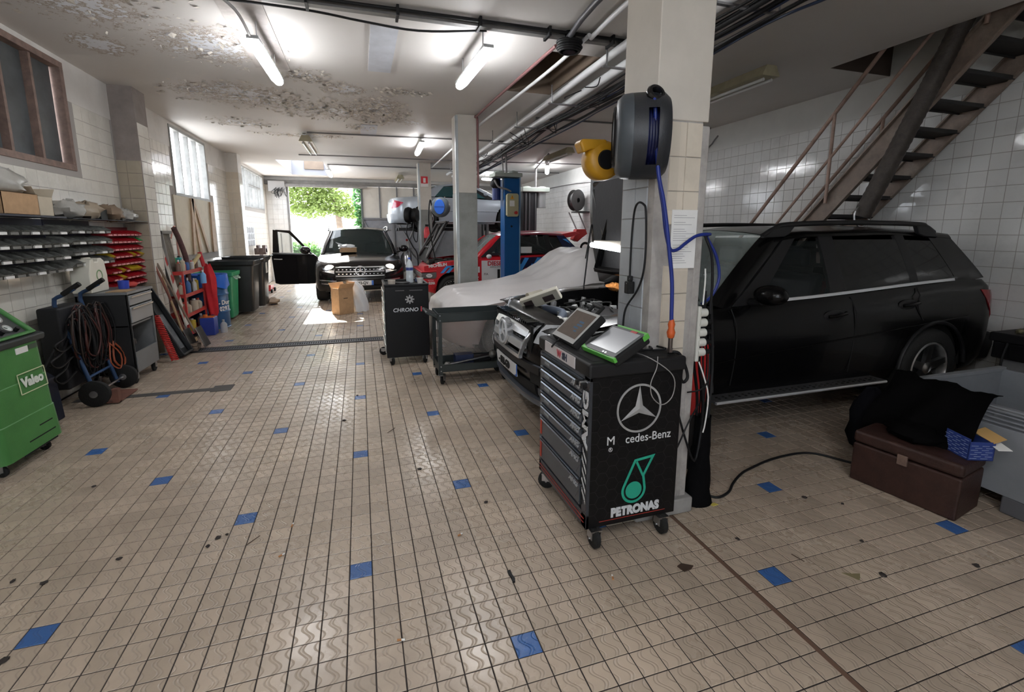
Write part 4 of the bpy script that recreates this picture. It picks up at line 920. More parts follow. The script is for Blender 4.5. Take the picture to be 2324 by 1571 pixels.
# wheelie bins
def wbin(label, x, y, w, d, h, mat, lidopen=True, col=None, handles=True):
    t = thing('wheeled_bin', label, 'bin', (x, y, 0), group='wheeled bins along the left wall')
    rows = []
    for z, k in ((.06, .80), (.10, .83), (h*.9, .97), (h*.93, 1.06), (h, 1.08), (h, 1.0), (h*.9, .93), (.2, .78)):
        ring = []; r_ = .05
        for (sx, sy, a0) in ((1, 1, 0), (-1, 1, 90), (-1, -1, 180), (1, -1, 270)):
            for q in range(4): a = R(a0+30*q); ring.append((sx*(w/2*k-r_)+r_*math.cos(a), sy*(d/2*k-r_)+r_*math.sin(a), z))
        rows.append(ring+[ring[0]])
    mb = MB().grid(rows); mb.add(rows[0][:-1], [tuple(range(16))[::-1]]); mb.add(rows[-1][:-1], [tuple(range(16))]); mb.build('body', mat, t, smooth=35)
    for s in (-1, 1): MB().lathe([(0, -.02), (.09, -.02), (.1, 0), (.09, .02), (0, .02)], Matrix.Translation((-w*.28, s*d*.40, .1)) @ Matrix.Rotation(PI/2, 4, 'X'), 18).build('wheel', M_rub, t, smooth=40)
    if handles: MB().tube([(w*.54, -d*.25, h*.97), (w*.62, -d*.25, h*1.01), (w*.62, d*.25, h*1.01), (w*.54, d*.25, h*.97)], .014, 8).build('handle', mat, t, smooth=60)
    return t
M_bb = P('bin_black', (.02, .022, .023), .35, var=.15)
wbin('dark grey wheeled bin, first of the two, open topped', -2.28, 10.0, .72, .60, 1.02, M_bb)
b2 = wbin('dark grey wheeled bin with white label, nearer the doorway', -2.22, 10.68, .72, .60, 1.06, M_bb)
MB().box(.345, .352, -.10, .06, .72, .93).build('label', M_paper, b2)
g_ = wbin('green bin with rounded rim beside the blue drum', -2.42, 9.32, .56, .52, .86, P('bin_green', (.03, .27, .13), .35, var=.12), handles=False)
for s in (-1, 1): MB().tube(bez([(.26, s*.1-.05, .80), (.31, s*.1-.04, .74), (.31, s*.1+.04, .74), (.26, s*.1+.05, .80)], 10), .011, 6).build('grip', P('grip_pale', (.5, .6, .55), .4), g_, smooth=60)
t = tag(MB().ball((-1.88, 11.08, .07), (.13, .16, .07), 14, 8, jit=.25).build('old_rag', P('rag_beige', (.45, .36, .28), .9), smooth=60), 'crumpled pale rag on the floor by the last dark bin', 'cloth')
# tool board and red jack far back, reels on the far left wall
t = thing('spanner_rack', 'rack of shiny spanners hanging under the far window', 'tool rack', (XL+.05, 13.9, 1.4))
MB().box(XL+.006, XL+.02, 13.35, 14.3, 1.18, 1.72).build('backboard', P('rack_grey', (.4, .42, .45), .4), t, W=True)
random.seed(5)
for r_ in range(3):
    for k in range(9):
        y = 13.42+k*.095; z = 1.66-r_*.17; MB().box(XL+.022, XL+.03, y-.008, y+.008, z-.12, z).cyl((XL+.02, y, z), (XL+.034, y, z), .018, n=8).cyl((XL+.02, y, z-.12), (XL+.034, y, z-.12), .014, n=8).build('spanner', M_alu if (k+r_) % 3 else M_steel, t, W=True)
t = thing('bench_vice', 'brown bench vice standing under the spanner rack', 'vice', (-2.55, 14.0, 1.0))
MB().box(-2.7, -2.42, 13.9, 14.1, .95, 1.12).box(-2.5, -2.42, 13.86, 14.14, 1.0, 1.2).box(-2.64, -2.58, 13.86, 14.14, 1.0, 1.2).build('jaws', P('vice_brown', (.16, .12, .11), .6), t, W=True, bevel=.01)
MB().cyl((-2.55, 14, 0), (-2.55, 14, .95), .05, n=12).cyl((-2.55, 14, 0), (-2.55, 14, .02), .2, n=16).build('stand', M_steel, t, W=True)
t = thing('trolley_jack', 'red trolley jack on the floor beyond the dark bins', 'jack', (-2.35, 13.4, 0))
MB().prism([(13.1, .05), (13.7, .05), (13.65, .15), (13.2, .2)], -2.5, -2.25, 'x').build('body', M_red, t, W=True, bevel=.01)
MB().cyl((-2.38, 13.15, .15), (-2.50, 12.7, .9), .02, n=8).build('lever', M_steel, t, W=True)
for (a, b) in ((-2.52, 13.15), (-2.23, 13.15), (-2.52, 13.6), (-2.23, 13.6)): MB().cyl((a-.02, b, .05), (a+.02, b, .05), .05, n=12).build('wheel', M_rub, t, W=True)
t = thing('squeegee', 'dark pole leaning in corner left of the doorway', 'pole', (-2.3, 15.9, 0))
MB().cyl((-2.3, 15.9, 0), (-2.35, 16.2, 1.5), .02, n=8).build('pole', M_cond, t, W=True); MB().box(-2.45, -2.15, 15.87, 15.93, 0, .05).build('blade', M_rub, t, W=True)
# small brown board and hooks near pilaster two
tag(MB().box(XL+.25, XL+.27, 12.3, 12.5, .0, 1.4, ).build('brown_plank', P('plank_maroon', (.12, .03, .03), .6)), 'narrow maroon plank upright behind the dark bins', 'plank') if 0 else None
# --- wall racks with bins
def pbin(parent_or_none, label, group, x, y, z, w, d, h, mat, tilt=0, item=None):
    t = thing('parts_bin', label, 'bin', (x, y, z), group=group)
    th = .003; pr = [(0, 0), (d*.78, 0), (d, h*.45), (d*.93, h*.5), (d*.6, h*.9), (0, h)]
    mb = MB().prism([(p, q) for p, q in pr], -w/2, -w/2+th, 'y').prism(pr, w/2-th, w/2, 'y')
    mb.box(0, d*.78, -w/2, w/2, 0, th).box(0, th, -w/2, w/2, 0, h)
    mb.add([(d*.78, -w/2, 0), (d*.78, w/2, 0), (d, w/2, h*.45), (d, -w/2, h*.45), (d*.78-.004, -w/2, .003), (d*.78-.004, w/2, .003), (d-.004, w/2, h*.45), (d-.004, -w/2, h*.45)], [(0, 1, 2, 3), (7, 6, 5, 4), (3, 2, 6, 7)])
    mb.build('tub', mat, t)
    if item: MB().box(d*.83, d*.88+.004, -w*.38, w*.38, h*.06, h*.30, Matrix.Translation((d*.06, 0, 0)) ).build('label_holder', item, t)
    return t
M_rb = P('bin_red', (.38, .012, .02), .3); M_pk = P('holder_pink', (.62, .22, .24), .4); M_yb = P('bin_yellow', (.62, .45, .03), .35)
rk = thing('bin_rack', 'red louvred wall rack holding rows of small red bins', 'rack', (XW, 6.65, 1.2))
RZ = [1.50-.082*k for k in range(8)]
RY0, RY1 = 6.12, 6.94
MB().box(XW, XW+.015, RY0, RY1, .90, 1.60).build('back_panel', P('rack_red', (.22, .02, .025), .5), rk, W=True)
for z in RZ: MB().box(XW+.015, XW+.022, RY0, RY1, z+.03, z+.045).build('louvre', P('rack_red', (.2, .02, .02)), rk, W=True)
rn = ['top', 'second', 'third', 'fourth', 'fifth', 'sixth', 'seventh', 'bottom']
random.seed(3)
for r_, z in enumerate(RZ):
    n = 8
    for k in range(n):
        y = RY0+.05+(RY1-RY0-.1)*k/(n-1); yel = (r_ == 3 and k in (0, 5, 7)) or (r_ == 5 and k in (2, 4, 5, 6)) or (r_ == 6 and k == 2)
        grn = (r_ == 1 and k == 7)
        pbin(None, '%s parts bin, %s along the %s row of red wall rack' % ('green' if grn else 'yellow' if yel else 'small red', words[k], rn[r_]), 'small bins on the red wall rack', XW+.016, y, z, .098, .15, .065, P('bin_greens', (.02, .42, .10), .35) if grn else (M_yb if yel else M_rb), item=M_pk if not yel else None)
M_cl = P('bin_smoke', (.22, .225, .21), .18, var=.45, vs=16, alpha=.75); M_nav = P('rack_navy', (.012, .014, .03), .5)
def clear_rack(label, y0, y1, z0, z1, rows, n, gname, w):
    rk = thing('bin_rack', label, 'rack', (XW, (y0+y1)/2, z0))
    MB().box(XW, XW+.012, y0, y1, z0, z1).build('back_panel', M_nav, rk, W=True)
    dz = (z1-z0-.05)/rows
    for r_ in range(rows):
        z = z1-.06-dz*(r_+1)+.03
        for k in range(n):
            y = y0+w*(.5+k)+.005
            pbin(None, 'smoky clear bin, %s along the %s row of the %s' % (words[k], words[r_], gname), 'clear bins on the '+gname, XW+.013, y, z, w*.94, .20, .085, M_cl, item=M_paper if (k*7+r_*3+len(gname)) % 3 == 0 else P('holder_dark', (.14, .14, .13), .5))
    return rk
clear_rack('navy wall rack with smoky clear bins nearest the camera', 4.15, 5.32, 1.17, 1.66, 4, 9, 'nearer navy rack', .128)
clear_rack('navy wall rack with smoky clear bins beside the red rack', 5.34, 6.10, 1.20, 1.66, 4, 6, 'farther navy rack', .125)
# boxes and bags on top of the racks
sh = tag(MB().box(XW, XW+.26, 4.1, 5.2, 1.665, 1.68).build('wall_shelf', P('shelf_navy', (.015, .017, .03), .5)), 'dark shelf above the nearer navy rack', 'shelf')
def cbox(label, x0, x1, y0, y1, z0, z1, mat, flap=False, rz=0):
    t = thing('cardboard_box', label, 'box', ((x0+x1)/2, (y0+y1)/2, z0), rz); a, b, c_ = (x1-x0)/2, (y1-y0)/2, z1-z0
    mb = MB().box(-a, a, -b, b, 0, .004).box(-a, -a+.004, -b, b, 0, c_).box(a-.004, a, -b, b, 0, c_).box(-a, a, -b, -b+.004, 0, c_).box(-a, a, b-.004, b, 0, c_)
    mb.build('carton', mat, t)
    if flap:
        for s in (-1, 1): MB().solid([[(-a, s*b, c_), (a, s*b, c_)], [(-a, s*(b+.05), c_+.07), (a, s*(b+.05), c_+.07)]], (0, 0, .004)).build('flap', mat, t)
    else: MB().box(-a, a, -b, b, c_-.004, c_).build('lid', mat, t)
    return t
cbox('orange brown carton on dark shelf, nearest the camera', XW+.02, XW+.22, 4.50, 4.92, 1.681, 1.85, M_card)
cbox('pale open carton on the dark shelf', XW+.03, XW+.2, 4.95, 5.15, 1.681, 1.84, P('card_pale', (.50, .44, .34), .8, var=.1), True)
cbox('small greenish grey carton with white label over the clear bins', XW+.215, XW+.34, 4.60, 4.85, 1.52, 1.62, P('card_grey', (.35, .38, .34), .7)) if 0 else None
def bag(label, c_, r, mat, seed):
    random.seed(seed); return tag(MB().ball(c_, r, 14, 9, jit=.22).build('plastic_bag', mat, smooth=45), label, 'bag')
M_bag = P('bag_film', (.42, .41, .38), .25, var=.15, alpha=.85)
tp = tag(MB().box(XW, XW+.24, 5.34, 6.98, 1.667, 1.672).build('wall_shelf', P('shelf_navy', (.02, .02, .03))), 'thin dark shelf above the red and far navy racks', 'shelf')
bag('crumpled clear bag heaped on the carton shelf', (XW+.12, 4.72, 1.93), (.10, .20, .10), M_bag, 1)
bag('grey crumpled bag on the thin shelf, first from camera', (XW+.13, 5.50, 1.75), (.12, .15, .09), M_bag, 2)
bag('brownish crumpled bag on the thin shelf, by the dark box', (XW+.13, 5.84, 1.755), (.12, .13, .09), P('bag_brown', (.34, .28, .21), .4), 3)
bag('wrinkled brown paper bag over the red rack', (XW+.14, 6.26, 1.75), (.12, .17, .085), P('bag_kraft', (.22, .16, .11), .7), 4)
bag('clear bag with parts over far end of the red rack', (XW+.12, 6.66, 1.735), (.11, .16, .075), M_bag, 5)
cbox('small dark box with white face on the thin shelf', XW+.03, XW+.18, 5.98, 6.12, 1.673, 1.78, P('box_dark', (.04, .045, .045), .5))
run('wire_coil', 'tangle of black wire over far end of the red rack', [(XW+.06, 6.80, 1.68), (XW+.09, 6.84, 1.76), (XW+.06, 6.92, 1.77), (XW+.1, 6.93, 1.69), (XW+.06, 6.86, 1.68), (XW+.09, 6.82, 1.73)], .009, M_cab, 30)
run('hose', 'thin red and white hose hanging on tiles beside the boards', [(XW+.02, 8.30, 1.45), (XW+.04, 8.38, 1.62), (XW+.04, 8.48, 1.58), (XW+.03, 8.50, 1.3), (XW+.02, 8.56, 1.12)], .010, P('hose_pink', (.55, .25, .22), .5), 20)
# ================================================================ black tool cabinet in the foreground
M_tb = P('toolbox_black', (.005, .005, .0055), .38, var=.2, vs=30, spec=.3); M_dr = P('drawer_steel', (.10, .115, .14), .32, .7, var=.1); M_lip = P('drawer_lip', (.30, .33, .38), .25, .9)
X0, X1, Y0, Y1 = .985, 1.50, 1.87, 2.50
tb = thing('tool_cabinet', 'black wheeled tool cabinet with silver star emblem and drawer column', 'tool cabinet', (1.24, 2.18, 0))
MB().box(X0+.012, X1, Y0, Y1, .10, .875).build('body', M_tb, tb, W=True, bevel=.006)
MB().box(X0+.002, X0+.02, Y0, Y0+.055, .10, .875).box(X0+.002, X0+.02, Y1-.03, Y1, .10, .875).box(X0+.002, X0+.02, Y0, Y1, .10, .175).box(X0+.002, X0+.02, Y0, Y1, .855, .875).build('front_frame', P('frame_dark', (.055, .06, .07), .35, .4), tb, W=True, bevel=.003)
MB().box(X0-.008, X1+.01, Y0-.012, Y1+.012, .872, .945).build('worktop', P('worktop_black', (.011, .011, .012), .5, var=.2, spec=.35), tb, W=True, bevel=.014)
MB().box(X0+.03, X1-.03, Y0+.03, Y1-.03, .9445, .9465).build('tray_mat', P('mat_black', (.008, .008, .008), .8), tb, W=True)
MB().box(X0-.011, X0-.007, Y0+.14, Y1-.10, .882, .940).build('name_strip', P('strip_white', (.55, .52, .53), .4), tb, W=True, bevel=.001)
Fd = lambda y, z, x=X0-.012: frame((x, y, z), (0, -1, 0), (0, 0, 1))
text('W', .05, P('print_red', (.45, .05, .07), .4), tb, Fd(2.20, .910), bold=.002); text('SH', .05, P('print_blueblack', (.03, .04, .07), .4), tb, Fd(2.13, .910), bold=.002)
zt = .855; hs = [.076]*5+[.135, .145]
for i, h in enumerate(hs):
    z1 = zt; z0 = zt-h+.006; zt -= h
    d_ = MB().box(X0-.006, X0+.012, Y0+.062, Y1-.036, z0, z1-.028).build('drawer', M_dr, tb, W=True, bevel=.002)
    MB().box(X0-.004, X0+.010, Y0+.062, Y1-.036, z1-.028, z1-.004).build('recess', M_dark, d_, W=True)
    MB().prism([(X0-.012, z1-.008), (X0+.006, z1-.003), (X0+.008, z1), (X0-.015, z1-.004)], Y0+.066, Y1-.040, 'y').build('handle', M_lip, d_, W=True)
    MB().prism([(X0-.007, z1-.034), (X0-.011, z1-.028), (X0-.007, z1-.022)], Y0+.066, Y1-.040, 'y').build('edge', M_lip, d_, W=True)
    zc = (z0+z1-.028)/2
    if i < 7: text('AMG', .036, P('print_silver', (.42, .45, .48), .35, .4), d_, Fd(Y0+.135, z1-.047, X0-.0075), bold=.0012, shear=.25, sx=1.25)
    if i >= 5: MB().box(X0-.010, X0-.005, Y1-.058, Y1-.038, z0+.01, z1-.03).build('red_catch', P('catch_red', (.38, .04, .02), .4), d_, W=True, bevel=.002)
    if i < 5: MB().box(X0-.0075, X0-.0055, Y1-.16, Y1-.09, zc-.006, zc+.010).build('label', P('label_grey', (.22, .25, .27), .4), d_, W=True)
    MB().cyl((X0-.0005, Y0+.05, z0+.01), (X0-.0005, Y0+.05, z1-.03), .003, n=6).build('rail_pin', M_dark, d_, W=True)
text('AMG', .075, P('print_white2', (.55, .57, .59), .35), tb, frame((X0-.0015, Y0+.029, .665), (0, 0, 1), (0, 1, 0)), bold=.0025, sx=1.75, name='side_lettering')
mb = MB()
for k in range(5): mb.add([(X0-.002, Y0+.054, .50-.052*k), (X0-.002, Y0+.054, .525-.052*k), (X0-.002, Y0+.006, .465-.052*k), (X0-.002, Y0+.006, .44-.052*k)], [(0, 1, 2, 3)])
mb.build('stripes', P('print_white2', (.6, .6, .6)), tb, W=True)
MB().box(X0-.0025, X0+.001, Y0+.02, Y1-.02, .148, .151).box(X0-.0025, X0+.001, Y0+.02, Y1-.02, .128, .1295).build('red_pinline', P('pin_red', (.35, .04, .03), .4), tb, W=True)
lk = MB().cyl((X0-.035, Y0+.03, .845), (X0-.0, Y0+.03, .845), .012, n=12).build('lock', M_chrome, tb, W=True, smooth=40)
MB().cb(X0-.03, Y0+.055, .845, .03, .02, .026).cb(X0-.03, Y0+.0, .845, .03, .02, .026).build('key_grip', M_black, lk, W=True, bevel=.004)
# the emblem on the side panel (facing -y)
yf = Y0-.0008
def ringm(c, r0_, r1_, h, n=48, M_=None): return MB().lathe([(r0_, 0), (r0_, h), (r1_, h), (r1_, 0), (r0_, 0)], M_, n)
Fs = lambda x, z: frame((x, yf, z), (1, 0, 0), (0, 0, 1))
M_sil = P('emblem_silver', (.50, .51, .52), .3, .5, var=.15)
sc = Fs(1.257, .700)
def star3(mb, M_, r, w, h):
    for k in range(3):
        a = PI/2+2*PI*k/3; tip = (r*math.cos(a), r*math.sin(a), 0)
        l = (w*math.cos(a+PI/3), w*math.sin(a+PI/3), 0); q = (w*math.cos(a-PI/3), w*math.sin(a-PI/3), 0); c_ = (0, 0, h)
        mb.add([tip, l, (0, 0, 0), q, c_], [(0, 4, 1), (0, 3, 4), (0, 1, 2, 3)], M_)
    return mb
ringm(None, .114, .124, .003, 64, sc).build('emblem_ring', M_sil, tb, smooth=40, W=True); star3(MB(), sc, .116, .024, .006).build('emblem_star', M_sil, tb, W=True)
Mp = P('print_pale', (.62, .63, .64), .4)
text('M', .062, Mp, tb, Fs(1.108, .548)); text('cedes-Benz', .062, Mp, tb, Fs(1.318, .545), sx=.92)
text('R', .018, Mp, tb, Fs(1.108, .505)); ringm(None, .009, .011, .001, 20, Fs(1.108, .505)).build('print', Mp, tb, W=True)
M_teal = P('print_teal', (.02, .33, .22), .4)
def strip2(mb, M_, pts, w, h=.002):
    for a, b in zip(pts, pts[1:]):
        a = Vector((*a, 0)); b = Vector((*b, 0)); d = (b-a).normalized(); n = Vector((-d.y, d.x, 0))*w/2; e = d*w*.3
        mb.add([a-e+n, a-e-n, b+e-n, b+e+n]+[p+Vector((0, 0, h)) for p in (a-e+n, a-e-n, b+e-n, b+e+n)], [(4, 5, 6, 7), (0, 1, 5, 4), (1, 2, 6, 5), (2, 3, 7, 6), (3, 0, 4, 7)], M_)
    return mb
def ribbon(mb, M_, path, w, closed=True, h=.002):
    n = len(path); P_ = [Vector((*p, 0)) for p in path]; L_ = []; Rr = []
    for i in range(n):
        a_ = P_[i-1] if (i or closed) else P_[i]; b_ = P_[(i+1) % n] if (i < n-1 or closed) else P_[i]
        d1 = (P_[i]-a_).normalized() if (P_[i]-a_).length else (b_-P_[i]).normalized(); d2 = (b_-P_[i]).normalized() if (b_-P_[i]).length else d1
        m = Vector((-(d1.y+d2.y), d1.x+d2.x, 0)).normalized(); k = w/2/max(.45, m.dot(Vector((-d1.y, d1.x, 0)))); L_.append(P_[i]+m*k+Vector((0, 0, h))); Rr.append(P_[i]-m*k+Vector((0, 0, h)))
    if closed: L_.append(L_[0]); Rr.append(Rr[0])
    return mb.grid([L_, Rr], M_)
o = Fs(1.247, .270); mb = MB().lathe([(0, .002), (.046, .002)], o, 40)
arc = [(.063*math.cos(R(q)), .063*math.sin(R(q))) for q in range(158, 383, 9)]
ribbon(mb, o, arc+[(.052, .072), (.104, .170), (.002, .158)], .0135); ribbon(mb, o, [(.010, .150), (.050, .070)], .012, False, .0024)
mb.build('drop_emblem', M_teal, tb, W=True)
text('PETRONAS', .062, P('print_white2', (.6, .6, .6)), tb, Fs(1.262, .163), bold=.0042, sx=.90)
MB().box(1.06, 1.44, yf-.001, yf+.001, .128, .1305).build('red_pinline', P('pin_red', (.35, .04, .03)), tb, W=True)
# faint hexagon print
mb = MB(); s = .036
for i in range(-1, 10):
    for j in range(0, 13):
        cx = X0+.03+i*s*1.5; cz = .14+j*s*1.732+(s*.866 if i % 2 else 0)
        if cx > X1-.03 or cz > .85 or cz < .13: continue
        pts = [(cx+s*.94*math.cos(PI/3*k), cz+s*.94*math.sin(PI/3*k)) for k in range(7)]
        for a, b in zip(pts[:3], pts[1:4]): strip2(mb, frame((0, yf+.0004, 0), (1, 0, 0), (0, 0, 1)), [a, b], .0012, .0002)
mb.build('hexagon_print', P('hex_print', (.022, .022, .024), .45), tb, W=True)
for (x, y, a) in ((X0+.05, Y0+.02, -PI/2), (X1-.08, Y0+.02, -PI/2), (X0+.05, Y1-.06, 2.6), (X1-.08, Y1-.06, 1)): caster(tb, x, y, .052, .036, .10, a)
# tablets on top
def tablet(label, o, right, upv, w, h, th, case, frame_m, screen, kind):
    t = thing('diagnostic_tablet', label, 'tablet', o); M_ = frame(o, right, upv)
    MB().box(-w/2, w/2, -h/2, h/2, -th, 0, M_).build('case', case, t, W=True, bevel=.012)
    MB().box(-w/2+.008, w/2-.008, -h/2+.006, h/2-.008, 0, .003, M_).build('bezel', frame_m, t, W=True, bevel=.002)
    MB().box(-w/2+.026, w/2-.026, -h/2+.034, h/2-.024, .003, .0045, M_).build('screen', screen, t, W=True)
    return t, M_
M_scr1 = P('screen_brown', (.13, .105, .09), .15, var=.08, vs=20); M_scr2 = P('screen_grey', (.34, .35, .37), .2, var=.03)
t, M_ = tablet('grey framed rugged tablet propped on the black tool cabinet', (1.10, 2.27, 1.045), (0, -1, 0), (.74, 0, .67), .285, .225, .045, M_rub, P('bezel_silver', (.38, .38, .37), .35), M_scr1, 0)
mb = MB()
for (x, y, w, h) in ((.04, .02, .05, .012), (.045, .0, .06, .012), (.03, -.02, .05, .010), (.05, -.04, .03, .01)): mb.box(x-w/2, x+w/2, y, y+h, .0046, .0048, M_)
mb.build('screen_rows', P('screen_blue', (.07, .13, .22), .2), t, W=True)
MB().tube([M_ @ Vector(p) for p in ((-.05, .115, -.02), (-.05, .165, -.02), (.05, .165, -.02), (.05, .115, -.02))], .011, 8).build('carry_handle', M_rub, t, W=True, smooth=60)
MB().tube(bez([M_ @ Vector(p) for p in ((-.02, -.11, .0), (0, -.13, .01), (.03, -.15, .03), (.02, -.18, .02), (-.01, -.16, .01))], 16), .005, 6).build('stylus_cord', M_cab, t, W=True)
t, M_ = tablet('green edged diagnostic tablet lying on the black tool cabinet', (1.165, 1.975, 1.02), (.10, -1, 0), (.87, 0, .46), .27, .215, .05, M_rub, P('bezel_dark', (.03, .033, .035), .4), M_scr2, 1)
M_tg = P('tablet_green', (.10, .40, .06), .4)
MB().prism([(-.137, -.112), (.137, -.112), (.14, -.096), (.09, -.103), (-.09, -.103), (-.14, -.085)], -.022, .005, 'z', M_).build('green_trim', M_tg, t, W=True, bevel=.003); MB().prism([(-.10, .112), (.135, .112), (.137, .07), (.12, .098), (-.09, .098)], -.022, .005, 'z', M_).build('green_trim', M_tg, t, W=True, bevel=.003)
MB().box(.03, .075, .083, .098, .003, .0048, M_).build('red_mark', M_red, t, W=True)
mb = MB(); mb.cyl(M_ @ Vector((.03, -.09, .003)), M_ @ Vector((.03, -.09, .005)), .005, n=10).cyl(M_ @ Vector((.05, -.09, .003)), M_ @ Vector((.05, -.09, .005)), .005, n=10); mb.build('button', M_chrome, t, W=True)
random.seed(12)
mb = MB()
for k in range(7):
    x = random.uniform(1.15, 1.4); y = random.uniform(1.93, 2.3)
    mb.tube(bez([(x, y, .955), (x+random.uniform(0, .12), y+random.uniform(-.06, .1), .97), (x+random.uniform(.0, .1), y+.12, .955), (x-.05, y+.05, .96)], 12), random.choice((.006, .009, .005)), 6)
tag(mb.build('cable_tangle', M_cab, smooth=60), 'loose black cables heaped on the black tool cabinet', 'cables')
run('cable', 'thin grey wire looping over the star side of the tool cabinet', [(1.28, 1.95, .955), (1.298, 1.853, .95), (1.40, 1.845, .88), (1.434, 1.843, .82), (1.42, 1.843, .745), (1.366, 1.843, .715), (1.31, 1.843, .76), (1.297, 1.843, .83), (1.33, 1.85, .90), (1.34, 1.86, .955)], .0025, P('wire_grey', (.30, .29, .28), .5), 40)
run('strap', 'black strap hanging off the back corner of the tool cabinet', [(1.44, 1.92, .955), (1.49, 1.9, .95), (1.533, 1.9, .882), (1.552, 1.9, .82), (1.53, 1.9, .795), (1.512, 1.9, .82), (1.515, 1.9, .88)], .008, M_black, 30)
tag(MB().ball((1.30, 2.02, .965), (.02, .015, .015), 8, 6, jit=.2).build('crumb_bag', P('foil', (.5, .42, .3), .5)), 'tiny beige crumpled wrapper behind the green edged tablet', 'wrapper')

# ================================================================ reels, hoses and papers at the near pillar
t = thing('hose_reel', 'big dark grey air hose reel with blue hose on the near pillar', 'hose reel', (1.27, 2.06, 1.99))
Mx = Matrix.Translation((1.295, 2.04, 1.993)) @ Matrix.Rotation(R(-27), 4, 'Z') @ Matrix.Rotation(PI/2, 4, 'Y')
# housing: drum along x, slot facing the camera
M_rl = P('reel_grey', (.022, .024, .028), .42, var=.1, bump=.1, bs=200)
def drum(x0_, x1_, r_, a0, a1, m, nm, mat, prof=None):
    pr = prof or [(r_*.55, -.14), (r_*.86, -.12), (r_*.98, -.075), (r_, 0), (r_*.98, .075), (r_*.88, .11), (r_*.5, .12)]
    return MB().lathe(pr, m, 44, a0, a1).build(nm, mat, t, smooth=60, W=True)
pr = [(0, -.115), (.10, -.115), (.155, -.10), (.185, -.06), (.192, -.045)]
MB().lathe([(0, .0), (.0001, .0)], Mx, 4) if 0 else None
MB().lathe([(.187, -.030), (.195, -.04), (.190, -.08), (.165, -.105), (.10, -.118), (0, -.118)], Mx, 44).build('side_cover', P('reel_cover', (.06, .07, .08), .4, var=.1), t, smooth=40, W=True)
MB().lathe([(.13, -.117), (.135, -.121), (.14, -.113)], Mx, 44).lathe([(.115, -.119), (.118, -.123), (.122, -.118)], Mx, 44).build('cover_groove', M_black, t, smooth=40, W=True)
# shell with a slot: lathe except the sector facing -y over a narrow width
MB().lathe([(.194, -.04), (.195, -.02), (.195, .022)], Mx, 44).lathe([(.195, .068), (.193, .10), (.17, .125), (0, .125)], Mx, 44).build('shell', M_rl, t, smooth=40, W=True)
MB().lathe([(.195, .021), (.195, .069)], Mx, 40, R(-90+48), R(270-28)).build('shell_band', M_rl, t, smooth=60, W=True)
rows = [[(.05, 0, 0)]]
mb = MB()
for k in range(6): mb.tube([Mx @ Vector((.145*math.cos(a), .145*math.sin(a), .012+.013*k)) for a in [2*PI*i/36 for i in range(36)]], .0075, 6, closed=True)
mb.build('wound_hose', P('hose_blue_shaded', (.006, .009, .05), .4), t, smooth=60, W=True)  # same blue hose, coloured darker for the shade inside the slot
MB().lathe([(.135, .0), (.135, .085)], Mx, 30).build('spool', M_black, t, W=True)
MB().lathe([(.030, -.02), (.042, -.01), (.044, .005), (.038, .015), (.026, .016), (.022, 0), (.030, -.02)], frame((1.292, 1.915, 2.155), (1, 0, 0), (0, .5, 1)), 24).build('hose_guide', M_blackg, t, smooth=50, W=True)
MB().box(1.33, 1.37, 2.02, 2.12, 1.86, 2.13).build('bracket', M_steel, t, W=True)
M_blu = P('hose_blue', (.012, .028, .20), .35)
h_ = tag(MB().tube(bez([(1.28, 1.93, 2.15), (1.275, 1.895, 2.12), (1.30, 1.90, 1.93), (1.32, 1.90, 1.80), (1.35, 1.90, 1.70), (1.373, 1.90, 1.60), (1.396, 1.90, 1.478), (1.425, 1.90, 1.31), (1.435, 1.90, 1.12)], 50), .0095, 10).build('air_hose', M_blu, smooth=60), 'blue air hose hanging down the front of near pillar', 'hose')
MB().lathe([(.010, 0), (.016, .005), (.021, .03), (.014, .05), (.018, .07), (.010, .095)], Matrix.Translation((1.437, 1.90, 1.03)), 14).build('orange_tape', P('tape_orange', (.55, .10, .02), .5), h_, smooth=60)
MB().cyl((1.437, 1.90, .975), (1.437, 1.90, 1.035), .011, n=12).cyl((1.437, 1.90, .96), (1.437, 1.90, .98), .014, n=6).build('coupling', P('brass_dark', (.13, .11, .10), .35, .8), h_, smooth=40)
run('air_hose', 'second blue hose loop crossing the notice to pillar corner', [(1.325, 1.915, 1.83), (1.345, 1.925, 1.76), (1.374, 1.93, 1.66), (1.395, 1.93, 1.55), (1.43, 1.935, 1.465), (1.475, 1.94, 1.462), (1.528, 1.95, 1.492), (1.60, 1.96, 1.528), (1.70, 1.985, 1.535), (1.78, 2.1, 1.52), (1.848, 2.1, 1.42), (1.88, 2.1, 1.30), (1.84, 2.1, 1.20), (1.775, 2.1, 1.156)], .0085, M_blu, 60)
t = thing('cable_reel', 'yellow retractable cable reel with black hub on the near pillar', 'cable reel', (1.25, 2.33, 1.92))
My = Matrix.Translation((1.235, 2.28, 1.915)) @ Matrix.Rotation(PI/2, 4, 'X')
M_yel = P('reel_yellow', (.42, .21, .01), .4, var=.12, bump=.1)
MB().lathe([(0, .045), (.075, .045), (.095, .03), (.102, 0), (.098, -.05), (.08, -.07), (0, -.07)], My, 36).build('case', M_yel, t, smooth=40, W=True)
MB().prism([(-.15, .08), (-.135, .098), (.0, .102), (.02, .06), (-.09, .045), (-.128, .03)], -.04, .04, 'z', My).build('cable_outlet', M_yel, t, W=True, bevel=.01)
MB().lathe([(0, .056), (.046, .056), (.05, .045)], My, 28).build('hub', M_black, t, smooth=40, W=True)
MB().box(1.30, 1.372, 2.27, 2.32, 1.88, 1.95).build('bracket', M_steel, t, W=True)
